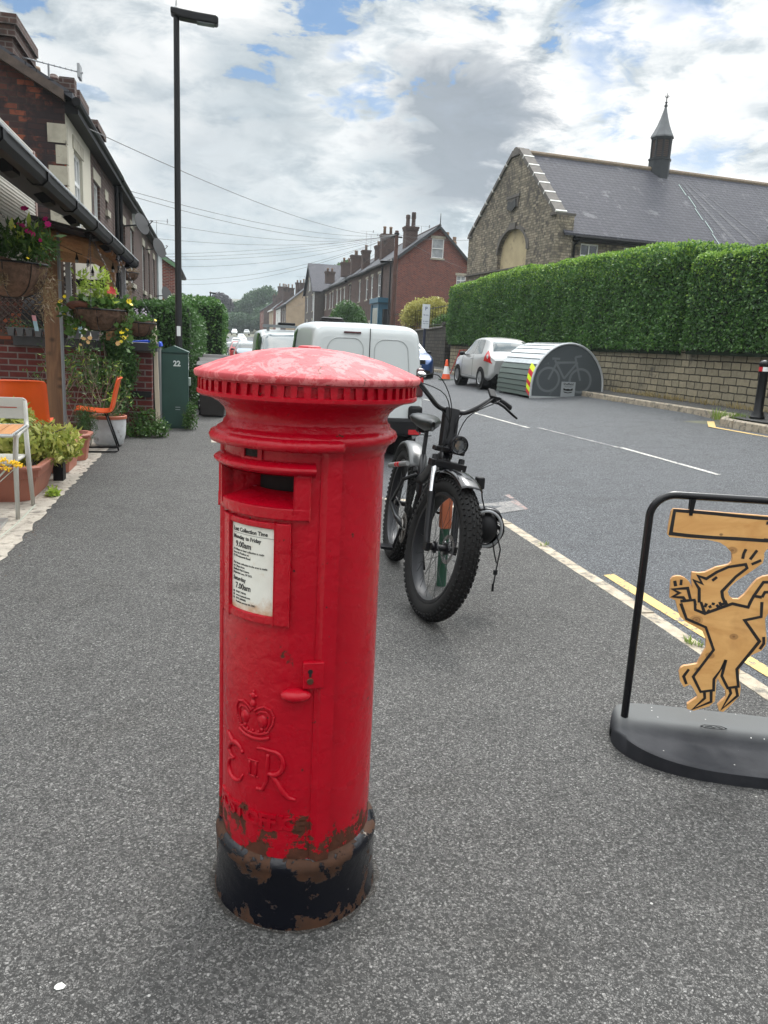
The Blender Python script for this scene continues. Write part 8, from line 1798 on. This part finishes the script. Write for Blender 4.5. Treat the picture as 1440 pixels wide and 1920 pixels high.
# ---- planters
def trough(label, x0, x1, y0, y1, h, tp=0.07, group='terracotta planters', m=None):
    t = thing('planter', label, 'planter', ((x0 + x1) / 2, (y0 + y1) / 2, 0.006), 0, group); hx, hy = (x1 - x0) / 2, (y1 - y0) / 2; q = MB()
    def ring_(s, z, c=0.10): return [(a, b, z) for (a, b) in ((-hx + s + c, -hy + s), (hx - s - c, -hy + s), (hx - s, -hy + s + c), (hx - s, hy - s - c), (hx - s - c, hy - s), (-hx + s + c, hy - s), (-hx + s, hy - s - c), (-hx + s, -hy + s + c))]
    R_ = [ring_(tp, 0), ring_(tp * 0.3, h * 0.66), ring_(tp * 0.1, h * 0.68), ring_(0.0, h * 0.88), ring_(-0.025, h * 0.89), ring_(-0.028, h - 0.012), ring_(-0.02, h), ring_(0.02, h), ring_(0.03, h - 0.05)]
    q.add([p for r in R_ for p in r], [(i * 8 + k, i * 8 + (k + 1) % 8, (i + 1) * 8 + (k + 1) % 8, (i + 1) * 8 + k) for i in range(len(R_) - 1) for k in range(8)]); q.build('trough', m or M_terra, t)
    q = MB(); q.add(ring_(0.03, h - 0.045), [tuple(range(8))]); q.build('soil', mat('dark soil', None, (0.025, 0.018, 0.012), 1.0, var=0.4, vscale=40, bump=1.0), t); return t
trough('large terracotta coloured trough under the variegated shrub, nearest the camera', -2.50, -1.56, 7.36, 8.45, 0.34, 0.09)
trough('second narrower terracotta planter just beyond the large trough', -2.0, -1.545, 8.95, 9.75, 0.33, 0.04)
trough('farther terracotta planter half hidden by the shrub', -2.0, -1.50, 9.85, 10.3, 0.33, 0.04)
q = MB(); q.cbox((-1.60, 8.65, 0.13), (0.10, 0.16, 0.26)); q.tube([(-1.56, 8.57, 0.22), (-1.56, 8.55, 0.225)], 0.012, 6); tag(q.build('black_crate', M_plast), 'small black plastic box wedged between two terracotta planters', 'box')
t = thing('shrub', 'yellow and green variegated shrub filling the large terracotta trough', 'shrub', (-1.95, 8.0, 0.3)); rg_ = np.random.default_rng(9)
P = np.concatenate([cluster(rg_, (0.0, -0.1, 0.20), (0.50, 0.42, 0.28), 2300), cluster(rg_, (0.38, 0.35, 0.12), (0.26, 0.45, 0.20), 1300), cluster(rg_, (0.05, 0.1, 0.38), (0.2, 0.2, 0.16), 500)]); leaves('leaves', P, 0.075, L_var, t, 9, None, 0.42, up=0.3)
q = MB(); stemmy(q, (0, 0, 0), (0, 0, 0.35), 16, rr2, 0.3, 0.006); q.build('stems', M_bark, t)
t = thing('flower_pot', 'rounded white flower pot with terracotta rim behind the orange side chair', 'flower pot', (-1.43, 11.35, 0.006)); q = MB(); q.lathe([(0.15, 0), (0.195, 0.04), (0.225, 0.16), (0.235, 0.30), (0.235, 0.385)], 32); q.build('pot', mat('chalky white glaze', None, (0.50, 0.51, 0.52), 0.7, var=0.15, vscale=8, dirt=((0.25, 0.24, 0.22), 10, 0.58)), t, smooth=True, auto=50)
q = MB(); q.lathe([(0.236, 0.380), (0.248, 0.385), (0.248, 0.42), (0.232, 0.428), (0.218, 0.42), (0.21, 0.36)], 32, cap=False); q.build('rim', mat('terracotta rim', None, (0.36, 0.10, 0.05), 0.6), t, smooth=True, auto=50); q = MB(); q.lathe([(0.0, 0.37), (0.215, 0.37)], 24, cap=False); q.build('soil', mat('dark soil'), t)
t = thing('pot_plant', 'loose leafy plant growing in the white flower pot', 'plant', (-1.43, 11.35, 0.4)); leaves('leaves', cluster(rg_, (0.02, 0, 0.10), (0.2, 0.18, 0.14), 260), 0.06, L_mid, t, 11, None, 0.3, up=0.5); leaves('pale_leaves', cluster(rg_, (0.08, -0.05, 0.27), (0.09, 0.06, 0.08), 30), 0.09, L_lime, t, 12, None, 0.22, up=0.3); q = MB(); stemmy(q, (0, 0, 0), (0.05, 0, 0.3), 8, rr2, 0.08); q.build('stems', M_bark, t)
t = thing('climbing_plant', 'dark green climbing plant hanging down the low brick wall', 'climber', (-1.45, 12.42, 0.1)); P = np.concatenate([cluster(rg_, (0.0, 0.0, 1.35), (0.20, 0.10, 0.30), 1500), cluster(rg_, (0.10, 0, 0.95), (0.26, 0.12, 0.36), 2300), cluster(rg_, (0.02, 0, 0.55), (0.24, 0.12, 0.3), 1000), cluster(rg_, (-0.30, 0, 0.85), (0.16, 0.1, 0.25), 600)]); leaves('leaves', P, 0.052, L_dark, t, 13, None, 0.6); q = MB(); stemmy(q, (0, 0, 0), (0, 0, 1.3), 7, rr2, 0.1, 0.008); q.build('stems', M_bark, t)
t = thing('bare_shrub', 'twiggy half bare shrub with sparse narrow leaves behind the orange side chair', 'shrub', (-1.72, 11.2, 0.1)); q = MB(); tips = []; rr3 = random.Random(8)
def branch(p, d, L, r, lev):
    p2 = p + d * L * 0.5 + Vector((rr3.uniform(-.03, .03), rr3.uniform(-.03, .03), 0)); e = p2 + d * L * 0.5 + Vector((0, 0, 0.03)); q.tube([p, p2, e], [r, r * 0.85, r * 0.65], 5); 
    if lev == 0: tips.extend([e, p2]); return
    for k in range(3): nd = (d + Vector((rr3.uniform(-.9, .9), rr3.uniform(-.5, .5), rr3.uniform(-.1, .6)))).normalized(); branch(e if k else p2, nd, L * rr3.uniform(0.55, 0.85), r * 0.6, lev - 1)
for k in range(5): branch(Vector((rr3.uniform(-.25, .2), rr3.uniform(-.2, .2), 0.0)), Vector((rr3.uniform(-.4, .4), rr3.uniform(-.2, .2), 1)).normalized(), 0.46, 0.009, 3)
q.build('branches', mat('pale twig', None, (0.26, 0.20, 0.16), 0.8, var=0.3), t); P = np.array([tuple(tp + Vector((rr3.gauss(0, .035), rr3.gauss(0, .035), rr3.gauss(0, .03)))) for tp in tips for k in range(3)]); leaves('leaves', P, 0.07, L_mid, t, 14, None, 0.28, up=0.4); leaves('pale_leaves', P[::9] + 0.01, 0.085, L_lime, t, 15, None, 0.22)
t = thing('low_shrub', 'grey green bushy herb beside the planters behind the post', 'shrub', (-1.62, 10.6, 0.1)); leaves('leaves', cluster(rg_, (0, 0, 0.30), (0.16, 0.2, 0.26), 1500), 0.05, L_dark, t, 16, None, 0.14, up=1.0); q = MB(); stemmy(q, (0, 0, 0), (0, 0, 0.4), 10, rr2, 0.06); q.build('stems', M_bark, t)
tt = thing('weeds', 'ragged green weeds at the corner of the low wall and leaning board', 'weeds', (-1.05, 12.45, 0)); leaves('leaves', np.concatenate([cluster(rg_, (-0.05, -0.05, 0.10), (0.42, 0.20, 0.14), 700), cluster(rg_, (0.0, 0.05, 0.28), (0.22, 0.1, 0.20), 420), cluster(rg_, (0.25, 0, 0.12), (0.16, 0.15, 0.16), 320)]), 0.05, L_mid, tt, 17, None, 0.5); q = MB(); stemmy(q, (0, 0, 0), (0, 0, 0.35), 14, rr2, 0.2); q.build('stems', M_bark, tt)
tt = thing('weeds', 'tall green weeds against the right side of the green cabinet', 'weeds', (-0.42, 13.5, 0)); leaves('leaves', np.concatenate([cluster(rg_, (0.03, 0, 0.16), (0.14, 0.12, 0.20), 520), cluster(rg_, (0.06, 0, 0.34), (0.09, 0.08, 0.14), 200)]), 0.04, L_mid, tt, 18, None, 0.5); q = MB(); stemmy(q, (0, 0, 0), (0.03, 0, 0.35), 8, rr2, 0.07); q.build('stems', M_bark, tt)
tt = thing('weeds', 'small pale weed on the forecourt edge in front of the large trough', 'weeds', (-1.50, 7.75, 0.008)); leaves('leaves', cluster(rg_, (0, 0, 0.03), (0.06, 0.09, 0.05), 120), 0.045, L_lime, tt, 19, None, 0.6); q = MB(); stemmy(q, (0, 0, 0), (0, 0, 0.05), 4, rr2, 0.03); q.build('stems', M_bark, tt)
t = thing('yarrow', 'stems of yellow yarrow flowers leaning in at the left edge by the table', 'flower', (-1.62, 5.5, 0)); q = MB()
heads = [(0.19, 0.25, 0.665), (0.245, 0.3, 0.64), (0.27, 0.32, 0.615), (0.155, 0.25, 0.63), (0.20, 0.28, 0.60), (0.13, 0.2, 0.645)]
for h_ in heads: q.tube([(-0.15, -0.1, 0.0), (0.0, 0.05, 0.35), h_], [0.005, 0.004, 0.003], 5)
q.tube([(-0.1, 0, 0.2), (0.05, 0.3, 0.03), (0.10, 0.9, 0.05), (0.16, 1.3, 0.12)], 0.006, 5); q.build('stems', mat('silvery stem', None, (0.34, 0.36, 0.30), 0.7), t); q = MB(); rr4 = random.Random(4)
for h_ in heads:
    for k in range(34): q.ball((h_[0] + rr4.gauss(0, .018), h_[1] + rr4.gauss(0, .018), h_[2] + rr4.gauss(0, .006)), rr4.uniform(0.004, 0.008), 6, 4)
q.build('flower_heads', mat('yarrow yellow', None, (0.80, 0.50, 0.01), 0.7), t)
# ---- leaning board, cabinet, bins, blue lid
q = MB(); q.box(-0.035, 0.035, -0.02, 0.02, 0, 1.70); o = q.build('leaning_board', mat('cream painted board', None, (0.60, 0.52, 0.40), 0.6, var=0.06), None, bevel=0.004); o.location = (-0.865, 12.95, 0); o.rotation_euler = (R(-1.5), R(-1.6), 0); tag(o, 'tall narrow cream board standing on end between the low wall and the green cabinet', 'board')
q = MB(); q.box(-0.95, -0.92, 12.9, 13.9, 0, 1.28); tag(q.build('dark_gap_sheet', M_plast), 'dark sheet filling the gap behind the cream board at the wall end', 'panel')  # sheet coloured dark to stand for the shaded gap
CB = thing('street_cabinet', 'dark green street cabinet with a pitched lid and white number 22', 'street cabinet', (-0.63, 13.66, 0)); M_cab = mat('dark green cabinet paint', None, (0.022, 0.062, 0.050), 0.38, var=0.12, vscale=4)
q = MB(); q.box(-0.245, 0.215, 0, 0.34, 0, 1.27); cb_ = q.build('cabinet_body', M_cab, CB, bevel=0.006)
q = MB(); q.prism([(-0.262, 1.272), (0.232, 1.272), (0.232, 1.295), (-0.015, 1.39), (-0.262, 1.295)], -0.02, 0.36, 'y'); q.build('pitched_lid', M_cab, CB, bevel=0.004)
q = MB(); q.box(-0.225, 0.195, -0.006, 0.0, 0.03, 1.24); q.build('door', M_cab, CB, bevel=0.003)
q = MB(); vs, fs = textmesh('22', 0.125, 0.001, 0.0045, 'CENTER'); q.add([(0.03 + a * 0.95, -0.0075 - c, 1.055 + b) for a, b, c in vs], fs); q.build('number', mat('white stencil', None, (0.62, 0.66, 0.64), 0.6), CB)
q = MB()
for z in (0.32, 0.36): q.box(0.0, 0.08, -0.009, -0.006, z, z + 0.008)
q.build('vent', M_steel, CB)
q = MB(); q.box(0.2155, 0.222, 0.06, 0.20, 0.98, 1.20); q.build('side_notice', mat('faded white notice', None, (0.50, 0.52, 0.52), 0.5, dirt=((0.1, 0.15, 0.13), 20, 0.5)), CB); q = MB(); q.box(0.2155, 0.25, 0.03, 0.24, 0.73, 0.86); q.build('side_plate', mat('pale green plate', None, (0.25, 0.31, 0.28), 0.5), CB, bevel=0.004)
M_bin = mat('brown black bin plastic', None, (0.018, 0.014, 0.013), 0.6, var=0.15)
def bin_(label, x, y, rz=0, h=1.06):
    t = thing('wheelie_bin', label, 'wheelie bin', (x, y, 0), rz, 'wheelie bins on the left pavement'); q = MB(); vs = []
    for (hx, y0, y1, z) in ((0.22, 0.04, 0.46, 0.03), (0.29, 0.0, 0.58, 0.93), (0.30, -0.02, 0.60, 0.93), (0.30, -0.02, 0.60, 0.98)): vs += [(-hx, y0, z), (hx, y0, z), (hx, y1, z), (-hx, y1, z)]
    q.add(vs, [(4 * i + k, 4 * i + (k + 1) % 4, 4 * i + 4 + (k + 1) % 4, 4 * i + 4 + k) for i in range(3) for k in range(4)] + [(3, 2, 1, 0)]); q.build('bin_body', M_bin, t, bevel=0.012)
    q = MB(); q.prism([(-0.05, 0.985), (-0.04, 1.02), (0.12, h + 0.015), (0.42, h + 0.02), (0.60, h - 0.02), (0.66, h - 0.05), (0.66, 0.985)], -0.31, 0.31, 'x'); q.build('lid', M_bin, t, bevel=0.015)
    for sx in (-0.27, 0.27): q = MB(); q.tube([(sx - 0.03, 0.52, 0.10), (sx + 0.03, 0.52, 0.10)], 0.10, 14); q.build('bin_wheel', M_black, t)
    q = MB(); q.tube([(-0.28, 0.66, 1.0), (0.28, 0.66, 1.0)], 0.014, 6); q.build('handle', M_bin, t); return t
bin_('nearest dark wheelie bin just right of the green cabinet', -0.02, 15.7, R(-4)); bin_('dark wheelie bin directly behind the nearest one', 0.02, 17.0, R(5), 1.10); bin_('farthest dark wheelie bin with its lid a little raised', 0.06, 18.4, R(-3), 1.14)
t = thing('recycling_box', 'blue lidded recycling box behind the end of the low wall', 'box', (-1.10, 13.5, 0)); q = MB(); q.box(-0.25, 0.25, -0.2, 0.2, 0, 1.36); q.build('box_body', mat('grey box', None, (0.2, 0.2, 0.2), 0.5), t); q = MB(); q.prism([(-0.28, 1.37), (0.28, 1.37), (0.26, 1.44), (0.1, 1.47), (-0.1, 1.45), (-0.26, 1.43)], -0.22, 0.22, 'y'); q.build('lid', mat('bright blue plastic', None, (0.01, 0.06, 0.50), 0.4), t, bevel=0.01)
# ---- small litter on the tarmac: gum, chips, leaf
def bits(name, label, spots, m, r, kind=None):
    q = MB(); rr5 = random.Random(6)
    for (x, y) in spots:
        n_ = 9; rr_ = r * rr5.uniform(0.5, 1.2); q.add([(x + rr_ * rr5.uniform(0.7, 1.1) * cos(2 * pi * k / n_), y + rr_ * rr5.uniform(0.7, 1.1) * sin(2 * pi * k / n_), 0.0035) for k in range(n_)] + [(x, y, 0.006)], [(k, (k + 1) % n_, n_) for k in range(n_)])
    return tag(q.build(name, m), label, 'litter', kind=kind)
bits('chewing_gum', 'flattened pale chewing gum spot on the pavement at bottom left', [(-0.365, 1.715)], mat('old gum', None, (0.60, 0.62, 0.58), 0.6), 0.0125)
rr6 = random.Random(12); bits('grit', 'scattered pale chips and dead leaf bits over the pavement', [(rr6.uniform(-1.35, 2.4), rr6.uniform(1.2, 11)) for k in range(60)], mat('pale chip', None, (0.36, 0.35, 0.32), 0.7), 0.0032, 'stuff')
bits('leaf_litter', 'dark leaf litter along the forecourt edge', [(-1.44 + rr6.gauss(0, .07), rr6.uniform(3.5, 12)) for k in range(160)], mat('dead leaf', None, (0.10, 0.065, 0.04), 0.9), 0.009, 'stuff')
bits('gutter_grit', 'dark grit and small stones in the channel beside the kerb', [(2.83 + abs(rr6.gauss(0, .06)), rr6.uniform(2.4, 6.9)) for k in range(10)], mat('pale chip'), 0.004, 'stuff').location.z = -0.05
# ------------------------------------------------------------------ summer haze down the street
hz = MB(); hz.box(-450, 560, -70, 850, -1.5, 60)
def hazefn():
    m = bpy.data.materials.new('haze'); m.use_nodes = True; g = G(m.node_tree)
    for n_ in list(g.n): g.n.remove(n_)
    out = g.node('ShaderNodeOutputMaterial'); v = g.node('ShaderNodeVolumePrincipled', {'Color': (0.80, 0.88, 0.93), 'Density': 0.0004, 'Anisotropy': 0.2}); g.l.new(v.outputs[0], out.inputs['Volume']); return m
tag(hz.build('haze', hazefn()), 'thin pale summer haze filling the street', 'haze', kind='stuff')
